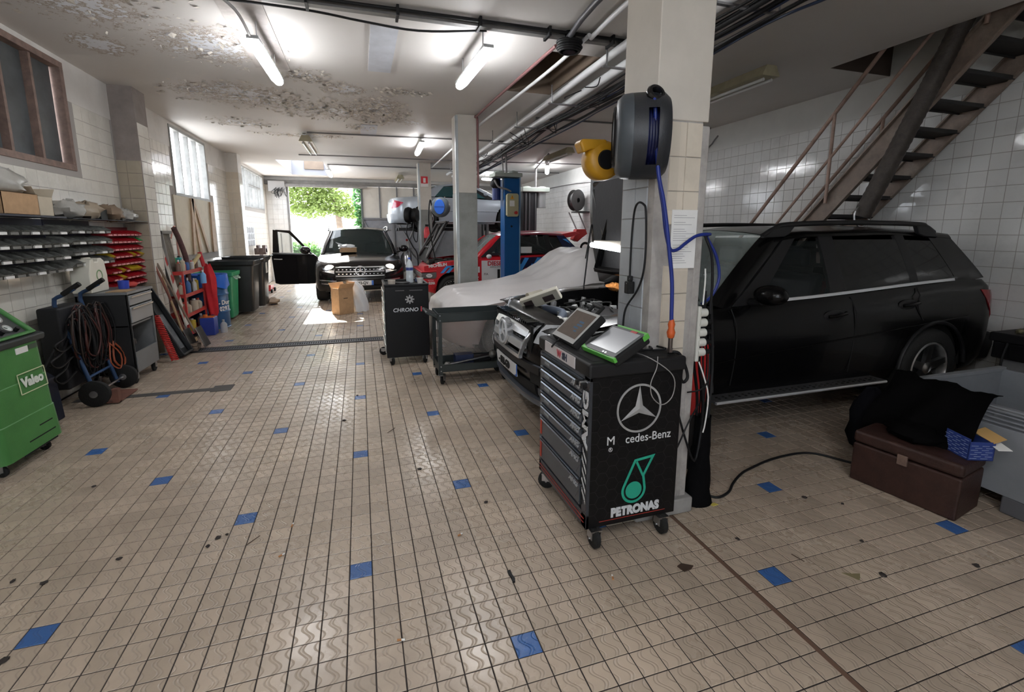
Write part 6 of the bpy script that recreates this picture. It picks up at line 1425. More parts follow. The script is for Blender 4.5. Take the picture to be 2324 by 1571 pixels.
    def fx(s, y, z, rear=False):
        """x of the nose (or tail) surface at y, z"""
        t = max(0, min(1, (z-s.zb)/(s.belt(.1 if not rear else s.L-.1)-s.zb))); lv = s.lv
        for a, b in zip(lv, lv[1:]):
            if t <= b[0]: q = (t-a[0])/(b[0]-a[0]); ds = lerp(a[1], b[1], q); df = lerp(a[3 if rear else 2], b[3 if rear else 2], q); break
        w = s.W-ds; u = min(.9999, abs(y)/w); Lc = s.Lr if rear else s.Lc
        d = Lc*(1-(1-u**s.ne)**(1/s.ne))+df
        return s.L-d if rear else d
    def fpatch(s, nm, mat, y0, y1, z00, z01, z10, z11, off=.006, th=.02, n=4, m=8, rear=False, parent=None, smooth=50):
        """patch on the nose between y0..y1; bottom z00->z01, top z10->z11"""
        rows = []
        for i in range(n+1):
            v = i/n; rows.append([])
            for j in range(m+1):
                u = j/m; y = lerp(y0, y1, u); z = lerp(lerp(z00, z01, u), lerp(z10, z11, u), v)
                rows[-1].append((s.fx(y, z, rear)+(off if rear else -off), y, z))
        return MB().solid(rows, ((-th if rear else th), 0, 0)).build(nm, mat, parent or s.root, smooth=smooth)
    def spatch(s, nm, mat, x0, x1, z0, z1, sg=-1, off=.004, th=.01, poly=None, parent=None):
        """flat-ish piece on the body side"""
        y = sg*(s.W+off)
        if poly: return MB().prism(poly, y, y-sg*th, 'y').build(nm, mat, parent or s.root)
        return MB().box(x0, x1, min(y, y-sg*th), max(y, y-sg*th), z0, z1).build(nm, mat, parent or s.root)
    def greenhouse(s, xa, xrf, xrr, xd, wins, pillars, roofmat=None, glass=None, crown=.045, wsglass=None, rearglass=None, bow=.10, rail=.035, farwins=None):
        root = s.root; paint = s.paint; za = s.belt(xa)+.02
        for sg in (-1, 1):
            for (b0, b1, t1, t0, g) in wins: s.patch('side_window', g, b0, b1, t1, t0, sg, .0, .006, parent=root)
            for (b0, b1, t1, t0, mt) in pillars: s.patch('window_pillar', mt, b0, b1, t1, t0, sg, .002, .03)
            # cant rail along the roof edge
            rows = []
            N_ = 18
            for i in range(N_+1):
                x = lerp(xrf-.06, xrr+.03, i/N_); rz = s.roofz(x); rows.append([s.side(x, rz-rail, sg, .004), s.side(x, rz-rail*.4, sg, .002), (x, sg*(s.Wr-.01), rz+.006), (x, sg*(s.Wr-.07), rz+.014)])
            MB().solid(rows, (0, -sg*.02, -.01)).build('roof_rail_panel', roofmat or paint, root, smooth=60)
            # A pillar and D pillar
            rows = []
            for i in range(9):
                v = i/8; x = lerp(xa-.02, xrf-.06, v); zt = lerp(za, s.roofz(xrf), v); bulge = .03*math.sin(PI*v)
                p = s.side(x, zt, sg, .006); rows.append([(x-.045, p[1]-sg*.075, zt+bulge+.004), (x-.02, p[1]-sg*.02, zt+bulge), (x+.03, p[1], zt+bulge-.015), (x+.085, p[1], zt+bulge-.045)])
            MB().solid(rows, (0.01, -sg*.02, -.02)).build('windscreen_pillar', paint, root, smooth=60)
        rows = []
        for i in range(15):
            x = lerp(xrf-.05, xrr+.04, i/14); rz = s.roofz(x)+.010; rows.append([(x-(.05*(1-(2*j/12-1)**2) if i == 0 else 0)+(.05*(1-(2*j/12-1)**2) if i == 14 else 0), (s.Wr-.05)*(1-2*j/12), rz+crown*(1-(2*j/12-1)**2)) for j in range(13)])
        MB().solid(rows, (0, 0, -.015)).build('roof', roofmat or paint, root, smooth=60)
        def screen(x0, z0, x1, z1, nm, g, sgn, w0, w1):
            rows = []
            for i in range(9):
                v = i/8; x = lerp(x0, x1, v); z = lerp(z0, z1, v)+.03*math.sin(PI*v); w = lerp(w0, w1, v)
                rows.append([(x-sgn*bow*(1-(2*j/12-1)**2)*(1-.5*v), w*(1-2*j/12), z+crown*v*(1-(2*j/12-1)**2)) for j in range(13)])
            return MB().solid(rows, (sgn*.006, 0, 0)).build(nm, g, root, smooth=60)
        screen(xa-.03, za-.02, xrf-.06, s.roofz(xrf)+.0, 'windscreen', wsglass or M_cg2, 1, s.Wb-.07, s.Wr-.06)
        screen(xd, s.belt(xd)+.02, xrr+.03, s.roofz(xrr), 'rear_window', rearglass or M_tint, -1, s.Wb-.10, s.Wr-.05)
M_emb = P('emblem_bright', (.70, .71, .73), .3, .35)
def emblem(root, M_, r, mat, th=.006):
    mat = M_emb
    ringm(None, r*.88, r, th, 40, M_).build('star_ring', mat, root, smooth=40); return star3(MB(), M_, r*.93, r*.19, th*1.3).build('star', mat, root)

# ---------------------------------------------------------------- the near black off-roader
M_bk = P('car_black', (.003, .003, .0033), .25, coat=.12, spec=.3)
root = thing('car', 'black off-road estate car with open bonnet parked behind the near pillar', 'car', (1.15, 3.60, 0))
WDG = .92
glk = Car(root, 4.50, WDG, .84, 3.60, .355, .415, .30, [(0, .84), (.25, .90), (.9, .975), (1.35, .99), (2.0, 1.025), (3.9, 1.125), (4.5, 1.12)], M_bk, Lc=.50, Lr=.28, ne=3.0,
          doors=((1.42, 2.60, 'front_door'), (2.60, 3.42, 'rear_door')), Wb=.845, Wr=.66, roof=[(1.9, 1.50), (2.3, 1.545), (3.2, 1.56), (3.9, 1.535), (4.2, 1.51)], hood=(-.01, .16), deck=(4.20, 4.6), crown=.03)
W_ = []
front_w = ((1.66, 1.035), (2.44, 1.065), (2.43, 1.475), (2.16, 1.475))
glk.greenhouse(1.35, 2.03, 4.00, 4.25,
    [(*front_w, P('open_window_glass', (.01, .014, .014), .03, alpha=.45, spec=.4)), ((2.56, 1.07), (3.34, 1.11), (3.30, 1.485), (2.55, 1.485), M_tint), ((3.40, 1.115), (3.92, 1.14), (3.74, 1.47), (3.38, 1.48), M_tint)],
    [((2.42, 1.03), (2.58, 1.035), (2.57, 1.52), (2.42, 1.52), M_trim), ((3.33, 1.08), (3.42, 1.085), (3.40, 1.52), (3.29, 1.52), M_trim), ((3.90, 1.10), (4.27, 1.14), (4.02, 1.50), (3.72, 1.50), M_bk), ((1.45, 1.0), (1.68, 1.01), (2.18, 1.50), (2.08, 1.50), M_trim)])
for sg in (-1, 1):
    # belt chrome strip, sill line, gaps, handles
    rows = [[glk.side(x, glk.belt(x)+dz, sg, .012) for dz in (.0, .022)] for x in [lerp(1.92, 3.86, i/14) for i in range(15)]]
    MB().solid(rows, (0, -sg*.012, 0)).build('chrome_strip', P('strip_alu', (.75, .76, .78), .3, .6), root, smooth=40)
    for xg in (1.42, 2.60): MB().tube([(xg+.03*math.sin(3*v), sg*(WDG-.0-.05*max(0, (v-.8)/.2)), lerp(.42, .985+.04*(xg-1.4), v)) for v in [i/10 for i in range(11)]], .004, 5).build('door_gap', M_dark, root)
    MB().tube([(3.42+.10*math.sin(2.5*v)*-1, sg*(WDG-.05*max(0, (v-.8)/.2)), lerp(.80, 1.08, v)) for v in [i/10 for i in range(11)]], .004, 5).build('door_gap', M_dark, root)
    for xh, zh in ((2.42, .90), (3.24, .95)):
        o_ = MB().ball((xh-.02, sg*(WDG-.012), zh-.005), (.11, .012, .045), 18, 8).build('handle_recess', M_trim, root, smooth=60)
        MB().tube([(xh-.09, sg*(WDG+.0), zh-.012), (xh-.03, sg*(WDG+.022), zh-.003), (xh+.07, sg*(WDG+.02), zh+.012), (xh+.09, sg*(WDG+.0), zh+.014)], .013, 8).build('door_handle', M_bk, o_, smooth=60)
    MB().tube([(x, sg*(WDG+.002), .60+.075*(x-1.2)) for x in [1.2+.2*i for i in range(15)]], .006, 6).build('body_crease', M_bk, root, smooth=60)
    # running board
    rb = MB().box(1.22, 2.92, min(sg*(WDG-.06), sg*(WDG+.10)), max(sg*(WDG-.06), sg*(WDG+.10)), .325, .35).build('running_board', P('board_alu', (.16, .16, .165), .4, .6), root, bevel=.006)
    MB().tube([(1.22, sg*(WDG+.095), .335), (2.92, sg*(WDG+.095), .335)], .012, 8).build('board_edge', P('strip_alu', (.75, .76, .78), .3, .6), rb, smooth=60)
    mb = MB()
    for i in range(27):
        for j in range(2): mb.cyl((1.28+.06*i, sg*(WDG+.03+.03*j), .35), (1.28+.06*i, sg*(WDG+.03+.03*j), .354), .011, n=8)
    mb.build('rubber_studs', M_rub, rb, kind='stuff')
    # roof rails
    MB().tube(bez([(1.86, sg*.665, 1.515), (1.96, sg*.675, 1.57), (2.10, sg*.68, 1.605), (2.8, sg*.68, 1.625), (3.55, sg*.68, 1.615), (3.68, sg*.675, 1.595), (3.80, sg*.67, 1.545)], 30), .021, 8).build('roof_rail', M_trim, root, smooth=60)
    MB().prism([(1.84, 1.50), (1.94, 1.57), (2.06, 1.60), (2.16, 1.60), (2.10, 1.53), (2.06, 1.51)], sg*.655, sg*.695, 'y').prism([(3.84, 1.50), (3.74, 1.58), (3.60, 1.605), (3.54, 1.60), (3.58, 1.53), (3.66, 1.51)], sg*.655, sg*.695, 'y').build('rail_foot', M_trim, root, bevel=.008)
    # mirror
    m_ = MB().ball((1.60, sg*(WDG+.12), 1.105), (.095, .125, .072), 20, 12).build('mirror', M_bk, root, smooth=60)
    MB().tube([(1.62, sg*.84, 1.03), (1.61, sg*(WDG+.04), 1.05)], .028, 8).build('mirror_arm', M_trim, m_, smooth=60)
    # tail light
    glk.bpatch('tail_lamp', P('lamp_red', (.30, .015, .02), .2, coat=.5), (4.36, .76), (4.47, .78), (4.46, 1.02), (4.16, 1.04), sg, .006)
    # arches trim
    for xc in (.84, 3.60):
        MB().tube([(xc+.418*math.cos(a), sg*(WDG+.003), .355+.418*math.sin(a)) for a in [R(4+172*i/24) for i in range(25)]], .017, 6).build('arch_trim', M_trim, root, smooth=60)
        wheel(root, xc, sg*(WDG-.115), .355, .355, .235, .235, sg)
MB().box(.06, 4.44, -.9, .9, .30, .40).build('sill_belt', M_trim, root, bevel=.02) if 0 else None
MB().prism([(3.98, .60), (4.52, .62), (4.56, .50), (4.50, .36), (4.02, .34)], -.86, .86, 'y').build('rear_bumper', M_trim, root, bevel=.03)
MB().prism([(3.90, 1.50), (4.12, 1.53), (4.13, 1.515), (4.0, 1.49)], -.58, .58, 'y').build('tail_spoiler', M_bk, root, bevel=.008)
# interior
MB().box(1.45, 4.2, -.80, .80, .40, .70).prism([(1.35, .7), (1.35, .97), (1.75, 1.0), (1.85, .92), (1.85, .7)], -.8, .8, 'y').build('interior', M_inter, root)
for yy in (-.38, .38):
    for xs_ in (2.25, 3.05):
        o_ = MB().prism([(xs_-.35, .7), (xs_-.38, .80), (xs_+.12, .82), (xs_+.28, 1.20), (xs_+.38, 1.20), (xs_+.28, .7)], yy-.25, yy+.25, 'y').build('seat', P('seat_leather', (.035, .04, .055), .5), root, bevel=.04)
        MB().box(xs_+.24, xs_+.34, yy-.13, yy+.13, 1.24, 1.40).build('headrest', P('seat_leather', (.03, .03, .03)), o_, bevel=.035)
MB().lathe([(.185, -.012), (.2, 0), (.185, .012), (.17, 0), (.185, -.012)], Matrix.Translation((1.93, .36, 1.0)) @ Matrix.Rotation(R(-65), 4, 'Y'), 30).build('steering_wheel', M_inter, root, smooth=60)
# open bonnet standing upright, underside facing the nose
hb = MB(); rows = []
for i in range(11):
    v = i/10; x = lerp(1.22, 1.06, v)-.05*math.sin(PI*v); z = lerp(1.04, 2.12, v)
    rows.append([(x+.02*(1-u*u)*-1, u*lerp(.76, .70, v), z+(0 if v < .99 else -.05*u*u)) for u in [j/7-1 for j in range(15)]])
bn = MB().solid(rows, (.012, 0, 0)).build('open_bonnet', M_bk, root, smooth=60)
MB().solid([[(p[0]-.012, p[1]*.9, p[2]) for p in r] for r in rows[1:10]], (.006, 0, 0)).build('bonnet_lining', P('lining', (.03, .03, .032), .85, bump=.3, bs=30), bn, smooth=60)
mb = MB()
for (a, b) in (((-.6, 1.2), (-.15, 2.0)), ((.6, 1.2), (.15, 2.0)), ((-.62, 2.0), (.62, 2.0)), ((-.62, 1.18), (.62, 1.18)), ((.45, 1.5), (.62, 1.95))): mb.tube([(1.11, a[0], a[1]), (1.07 if b[1] > 1.5 else 1.11, b[0], b[1])], .035, 6)
mb.build('bonnet_ribs', M_bk, bn, smooth=60)
for sg in (-1, 1): MB().cyl((1.02, sg*.72, .95), (1.08, sg*.70, 1.62), .008, n=8).cyl((1.03, sg*.71, 1.28), (1.08, sg*.70, 1.62), .007, n=8).build('gas_strut', M_trim, bn, smooth=60)
# nose: grille with big star, headlamps, bumper, plate
gf = MB().solid([[(.02, y, z) for y in (-.44, .44)] for z in (.56, .86)], (.02, 0, 0)).build('grille_back', M_dark, root)
for (z0, z1, w) in ((.775, .835, .40), (.675, .725, .36)):
    glk.fpatch('grille_bar', P('grille_silver', (.60, .61, .62), .3, .5), -w, w, z0, z0, z1, z1, off=.055, th=.05)
glk.fpatch('grille_frame', M_chrome, -.34, .34, .595, .595, .625, .625, off=.05, th=.03)
for sg in (-1, 1): glk.fpatch('grille_frame', M_chrome, sg*.33, sg*.43, .60, .80, .63, .86, off=.05, th=.03)
sm = frame((-.06, 0, .745), (0, -1, 0), (0, 0, 1)); MB().lathe([(.105, -.05), (.115, 0), (.098, .004)], sm, 36).build('star_surround', M_chrome, root, smooth=50)
emblem(root, frame((-.064, 0, .745), (0, -1, 0), (0, 0, 1)), .100, M_chrome, .010)
glk.fpatch('upper_slats', M_trim, -.42, .42, .845, .845, .875, .875, off=.02, th=.05)
mb = MB()
for k in range(19): mb.box(.0, .10, -.40+.043*k, -.385+.043*k, .862, .885)
mb.build('grille_ribs', M_blackg, root)
for sg in (-1, 1):
    glk.fpatch('headlamp', P('lamp_clear', (.45, .47, .5), .1, coat=.5), sg*.46, sg*.80, .74, .76, .87, .92, off=.008, th=.04)
    glk.fpatch('fog_recess', M_dark, sg*.45, sg*.78, .44, .44, .54, .56, off=.012, th=.04)
    glk.fpatch('daylight_trim', P('bluegrey_trim', (.12, .14, .17), .4), sg*.50, sg*.83, .555, .57, .585, .60, off=.02, th=.03)
    glk.fpatch('bumper_corner', P('bumper_grey', (.07, .08, .095), .45), sg*.55, sg*.88, .32, .34, .42, .46, off=.014, th=.03)
glk.fpatch('skid_plate', P('skid_grey', (.09, .10, .12), .4), -.60, .60, .27, .27, .325, .325, off=.05, th=.10)
glk.fpatch('lower_mesh', M_dark, -.50, .50, .335, .335, .43, .43, off=.008, th=.03)
glk.fpatch('bumper_strip', M_trim, -.60, .60, .53, .53, .585, .585, off=.03, th=.04)
pt_ = glk.fpatch('number_plate', P('plate_white', (.62, .63, .64), .35), -.26, .26, .425, .425, .525, .525, off=.045, th=.012)
text('- 892-GD', .088, P('ink_black', (.01, .01, .01), .5), pt_, frame((-.068+.02, .02, .475), (0, -1, 0), (0, 0, 1)), W=False, sx=.85, bold=.002, ext=.003)
MB().box(-.035, -.028, -.262, -.222, .427, .523).build('blue_band', P('plate_blue', (.03, .12, .45), .4), pt_)
# engine bay
MB().box(.10, 1.30, -.74, .74, .66, .70).box(.10, .14, -.74, .74, .70, .80).build('engine_bay', P('bay_dark', (.02, .02, .021), .7), root)
for sg in (-1, 1):
    rows = [[(x, sg*lerp(.60, .845, u), glk.belt(x)+.012*math.sin(PI*u)-(.13 if u == 0 else 0)) for u in (0, .02, .3, .6, 1)] for x in [lerp(.16, 1.5, i/14) for i in range(15)]]
    MB().solid(rows, (0, 0, -.01)).build('wing_top', M_bk, root, smooth=50)
M_em = P('engine_metal', (.34, .34, .34), .4, .5, var=.4, vs=14); random.seed(77)
MB().box(.40, 1.02, -.26, .22, .78, .875).build('engine_cover', M_trim, root, bevel=.03)
MB().box(.18, .34, -.5, .5, .78, .85).build('radiator_top', M_trim, root, bevel=.02)
MB().box(.95, 1.20, -.62, -.35, .78, .92).build('battery', P('battery_grey', (.1, .1, .11), .5), root, bevel=.01)
mb = MB()
for k in range(60):
    x = random.uniform(.3, 1.15); y = random.uniform(-.6, .6); s_ = random.uniform(.02, .06)
    mb.cb(x, y, .84+random.uniform(-.05, .05), s_*1.5, s_, s_*.8, random.uniform(0, 3)) if k % 2 else mb.cyl((x, y, .78), (x+random.uniform(-.05, .05), y, .86+random.uniform(-.02, .06)), s_*.6, n=10)
mb.build('engine_parts', M_em, root, bevel=.004, kind='stuff')
mb = MB()
for k in range(12):
    x = random.uniform(.25, 1.1); y = random.uniform(-.6, .5); mb.tube(bez([(x, y, .84), (x+random.uniform(-.2, .2), y+.15, .90), (x+random.uniform(-.2, .2), y+.3, .86), (x, y+.4, .82)], 14), random.choice((.008, .014, .02)), 7)
mb.build('hoses', M_rub, root, smooth=60, kind='stuff')
mb = MB().tube(bez([(.28, -.35, .86), (.42, -.1, .885), (.36, .2, .88), (.3, .42, .87)], 14), .035, 10); mb.build('bluish_hose', P('hose_slate', (.07, .09, .13), .4), root, smooth=60)
MB().lathe([(.062, 0), (.066, .03), (.066, .10), (.058, .10), (.056, .02)], Matrix.Translation((1.08, -.18, .90)), 24).build('filler_pot', P('pot_slate', (.06, .08, .12), .4), root, smooth=40)
tag(MB().cb(1.40, 3.02, .905, .20, .045, .035, R(75)).cb(1.41, 3.18, .905, .10, .03, .022, R(80)).build('hand_tool', P('tool_white', (.6, .6, .58), .4), bevel=.008), 'white and grey hand tool lying on the open engine bay', 'tool')
t = thing('hand_scanner', 'beige grey diagnostic handset box resting on the open front grille', 'tester', (1.47, 3.72, .93)); M_ = frame((1.46, 3.70, .97), (.62, -.55, .32), (-.45, -.2, .75))
MB().box(-.19, .17, -.055, .055, -.05, .0, M_).build('case', P('scanner_beige', (.45, .43, .36), .45), t, W=True, bevel=.006)
for q_ in ((-.16, -.08, -.03, .03), (.02, .12, -.035, .02)): MB().box(*q_, 0, .003, M_).build('window', P('scan_dark', (.04, .03, .03), .3), t, W=True)
MB().box(-.19, -.05, -.058, .03, -.075, -.052, M_).build('dark_base', M_black, t, W=True, bevel=.004); MB().box(-.175, -.15, -.06, -.057, -.04, -.015, M_).build('red_key', M_red, t, W=True)
MB().box(.0, .17, -.057, -.052, -.04, -.01, M_).build('side_plate', P('scanner_cream', (.5, .47, .34), .5), t, W=True)
tag(MB().cyl((1.45, 4.02, .965), (1.62, 4.10, .985), .026, n=18).build('metal_tube', P('tube_cream', (.45, .42, .34), .35, .3), smooth=40), 'short pale metal tube lying beyond the diagnostic handset', 'tube')
# inspection lamp hooked under the bonnet
t = thing('inspection_lamp', 'lit white inspection tube lamp hooked below the open black bonnet', 'lamp', (1.98, 3.5, 1.42))
a_, b_ = Vector((1.96, 3.76, 1.435)), Vector((1.98, 3.16, 1.40))
MB().cyl(a_, b_, .021, n=16).build('tube', M_lampw, t, W=True, smooth=50)
d_ = (b_-a_).normalized(); MB().cyl(a_-d_*.03, a_, .024, n=14).cyl(b_, b_+d_*.05, .024, n=14).build('end_cap', M_black, t, W=True, smooth=50)
MB().box(1.965, 2.03, 3.16, 3.74, 1.435, 1.475).build('shade', P('shade_beige', (.5, .46, .40), .5), t, W=True, bevel=.008)
MB().cyl((2.03, 3.45, 1.46), (2.22, 3.45, 1.50), .006, n=6).build('hook', M_steel, t, W=True)
t = tag(MB().ball((2.30, 3.92, 1.03), (.07, .09, .035), 12, 8, jit=.3).build('orange_rag', P('rag_orange', (.6, .24, .06), .8, var=.5, vs=30), smooth=50), 'orange and brown crumpled rag at base of the open bonnet', 'cloth')

# ---------------------------------------------------------------- black off-roader in the doorway (nose to the camera)
M_bk2 = P('car_black_brown', (.008, .007, .008), .2, coat=.35)
root = thing('car', 'black off-road car facing the camera in the bright doorway, door open', 'car', (-.03, 10.45, 0), PI/2)
ml = Car(root, 4.7, .955, .95, 3.85, .375, .44, .27, [(0, .82), (.3, .90), (.9, .985), (1.3, 1.02), (2.0, 1.04), (4.0, 1.10), (4.7, 1.05)], M_bk2, Lc=.62, Lr=.35, ne=2.7, Wb=.87, Wr=.68,
         roof=[(1.7, 1.52), (2.2, 1.61), (3.2, 1.63), (4.2, 1.58)], hood=(-.01, 1.34), deck=(4.4, 4.8), crown=.06, doors=((2.55, 3.55, 'rear_door'),),
         levels=[(0, .05, .10, .06), (.12, .015, .03, .02), (.35, .0, .0, .0), (.60, .0, .01, .0), (.8, .01, .05, .01), (.93, .035, .12, .03), (1, .075, .20, .06)])
MLW = P('ml_glass', (.02, .032, .032), .05, alpha=.75, spec=.6)
ml.greenhouse(1.32, 2.02, 4.10, 4.50, [((2.56, 1.07), (3.45, 1.10), (3.40, 1.56), (2.55, 1.57), M_tint), ((3.5, 1.1), (4.05, 1.12), (3.85, 1.54), (3.5, 1.55), M_tint)], [((2.42, 1.03), (2.58, 1.035), (2.57, 1.60), (2.42, 1.60), M_trim), ((4.0, 1.06), (4.45, 1.10), (4.12, 1.57), (3.85, 1.57), M_bk2)], wsglass=MLW)
ml.patch('side_window', M_tint, (1.66, 1.04), (2.44, 1.06), (2.43, 1.55), (2.16, 1.55), -1, 0, .006)
MB().box(1.4, 4.3, -.85, .85, .45, .72).prism([(1.3, .7), (1.3, 1.0), (1.75, 1.04), (1.85, .92), (1.85, .7)], -.82, .82, 'y').build('interior', M_inter, root)
for yy in (-.4, .4):
    o_ = MB().prism([(2.0, .7), (1.98, .80), (2.45, .82), (2.60, 1.25), (2.7, 1.25), (2.6, .7)], yy-.25, yy+.25, 'y').build('seat', P('seat_leather', (.03, .03, .03)), root, bevel=.04)
    MB().box(2.58, 2.68, yy-.13, yy+.13, 1.28, 1.44).build('headrest', P('seat_leather', (.03, .03, .03)), o_, bevel=.035)
MB().lathe([(.185, -.012), (.2, 0), (.185, .012), (.17, 0), (.185, -.012)], Matrix.Translation((1.95, .4, 1.04)) @ Matrix.Rotation(R(-65), 4, 'Y'), 26).build('steering_wheel', M_inter, root, smooth=60)
for sg in (-1, 1):
    MB().tube(bez([(1.95, sg*.70, 1.58), (2.1, sg*.71, 1.66), (2.6, sg*.71, 1.685), (3.8, sg*.71, 1.66), (4.0, sg*.70, 1.60)], 24), .02, 8).build('roof_rail', M_alu, root, smooth=60)
    for xc in (.95, 3.85): wheel(root, xc, sg*(.955-.125), .375, .375, .26, .25, sg)
    ml.fpatch('headlamp', P('lamp_glass', (.62, .63, .66), .12, coat=.6), sg*.53, sg*.88, .67, .74, .86, .91, off=.014, th=.04)
    MB().ball((ml.fx(.62, .79)-.015, sg*.62, .785), (.035, .10, .065), 14, 10).build('projector', P('headlight_and_sun_glint', (1, 1, 1), .3, emis=28, ecol=(1, .82, .62)), root, smooth=60)  # both glow; the picture-left glow stands in for a sun reflection
    ml.fpatch('fog_recess', M_dark, sg*.52, sg*.82, .40, .42, .49, .51, off=.012, th=.04)
    ml.fpatch('bumper_chrome', M_chrome, sg*.50, sg*.84, .505, .52, .525, .54, off=.016, th=.02)
    ml.fpatch('bumper_chrome', M_chrome, sg*.55, sg*.80, .44, .45, .455, .465, off=.02, th=.02)
m_ = MB().ball((1.62, -1.06, 1.14), (.08, .12, .085), 18, 10).build('mirror', M_bk2, root, smooth=60); MB().tube([(1.62, -.88, 1.06), (1.62, -.98, 1.08)], .025, 8).build('mirror_arm', M_trim, m_)
ml.fpatch('grille_back', M_dark, -.52, .52, .58, .58, .84, .84, off=.010, th=.03)
for z in (.610, .700, .790): ml.fpatch('grille_bar', P('grille_silver', (.6, .6, .6)), -.50, .50, z, z, z+.022, z+.022, off=.028, th=.02)
mb = MB()
for k in range(12):
    for z in (.665, .755): y = -.44+.08*k; mb.box(ml.fx(y, z)-.026, ml.fx(y, z)-.015, y-.014, y+.014, z-.012, z+.006)
mb.build('grille_fins', M_chrome, root)
emblem(root, frame((ml.fx(0, .73)-.045, 0, .73), (0, -1, 0), (0, 0, 1)), .105, M_chrome, .012)
ml.fpatch('lower_intake', M_dark, -.46, .46, .33, .33, .40, .40, off=.010, th=.03); ml.fpatch('bumper_bar', P('bumper_gloss', (.02, .02, .02), .2), -.5, .5, .54, .54, .585, .585, off=.02, th=.03)
ml.fpatch('lower_chrome', M_chrome, -.55, .55, .285, .285, .31, .31, off=.02, th=.04)
pt_ = ml.fpatch('number_plate', P('plate_white', (.6, .6, .6)), -.26, .26, .415, .415, .52, .52, off=.03, th=.012)
text('-893-QV', .088, P('ink_black', (.01, .01, .01)), pt_, frame((ml.fx(0, .47)-.034, -.02, .467), (0, -1, 0), (0, 0, 1)), W=False, sx=.85, bold=.002, ext=.003)
MB().box(ml.fx(.24, .47)-.036, ml.fx(.24, .47)-.028, -.262, -.222, .417, .518).build('blue_band', P('plate_blue', (.03, .12, .45)), pt_)
mb = MB()
for k in range(5): mb.box(1.06, 1.12, -.42-.05*k-.018, -.42-.05*k+.018, 1.063, 1.069)
mb.build('bonnet_vents', M_dark, root)
MB().box(1.62, 1.63, .50, .60, 1.10, 1.16, ).build('screen_sticker', P('sticker_cyan', (.2, .5, .6), .4), root)
MB().box(1.75, 1.76, .52, .60, 1.30, 1.38).build('screen_sticker', M_paper, root)
# the open door, hinged at its front edge on local +y side (picture left)
dr = thing('x', None, None) if 0 else None
yd = .90; Dm = Matrix.Translation((1.42, yd+.02, 0)) @ Matrix.Rotation(R(80), 4, 'Z')     # door frame: local x along the door from hinge
def dp(u, z, o=0): return Dm @ Vector((u, -o, z))
def dprism(poly, o0, o1, nm, mat, parent, bevel=.0):
    mb = MB(); n = len(poly); v = [dp(p[0], p[1], o0) for p in poly]+[dp(p[0], p[1], o1) for p in poly]
    mb.add(v, [tuple(range(n)), tuple(range(n, 2*n))[::-1]]+[(i, n+i, n+(i+1) % n, (i+1) % n) for i in range(n)]); return mb.build(nm, mat, parent, bevel=bevel)
door = dprism([(.0, .34), (.0, .95), (.10, 1.03), (1.03, 1.06), (1.04, .95), (1.0, .36), (.9, .33)], -.07, .05, 'front_door', M_bk2, root, .02)
dprism([(.12, 1.02), (.17, 1.02), (.64, 1.52), (.92, 1.56), (.92, 1.60), (.60, 1.58)], -.02, .02, 'window_frame', M_bk2, door, .004); dprism([(.88, 1.04), (1.02, 1.05), (.98, 1.60), (.88, 1.58)], -.02, .02, 'window_frame', M_bk2, door, .004)
dprism([(.19, 1.04), (.88, 1.05), (.88, 1.555), (.65, 1.52)], -.004, .004, 'side_window', P('door_glass', (.7, .85, .8), .02, alpha=.2, spec=.9), door)
dprism([(.12, 1.03), (1.02, 1.055), (1.02, 1.075), (.12, 1.05)], -.03, .03, 'chrome_strip', M_alu, door)
mb = MB(); c_ = dp(.26, 1.13, -.13); m_ = MB().ball((0, 0, 0), (.12, .085, .09), 18, 10, Matrix.Translation(c_) @ Dm.to_3x3().to_4x4()).build('mirror', M_bk2, door, smooth=60)
MB().tube([dp(.80, .92, -.075), dp(.84, .92, -.10), dp(.95, .925, -.10), dp(.98, .925, -.075)], .012, 7).build('door_handle', M_alu, door, smooth=60)
t = thing('cardboard_box', 'open carton with white plastic resting on bonnet of the doorway car', 'box', (-.22, 11.62, 1.075)); Mc = Matrix.Translation((-.28, 11.62, 1.08)) @ Matrix.Rotation(R(12), 4, 'Z')
MB().box(-.17, .17, -.12, .12, 0, .004, Mc).box(-.17, -.165, -.12, .12, 0, .11, Mc).box(.165, .17, -.12, .12, 0, .11, Mc).box(-.17, .17, -.12, -.116, 0, .11, Mc).box(-.17, .17, .116, .12, 0, .11, Mc).build('carton', M_card, t, W=True)
M_film = P('white_film', (.72, .74, .76), .3, var=.05)
random.seed(3); MB().ball((-.30, 11.62, 1.20), (.19, .12, .06), 16, 9, jit=.25).build('plastic_film', M_film, t, W=True, smooth=50)
MB().add([(-.42, 11.6, 1.19), (-.55, 11.55, 1.32), (-.38, 11.58, 1.26), (-.30, 11.6, 1.2)], [(0, 1, 2, 3)]).build('film_corner', M_film, t, W=True)
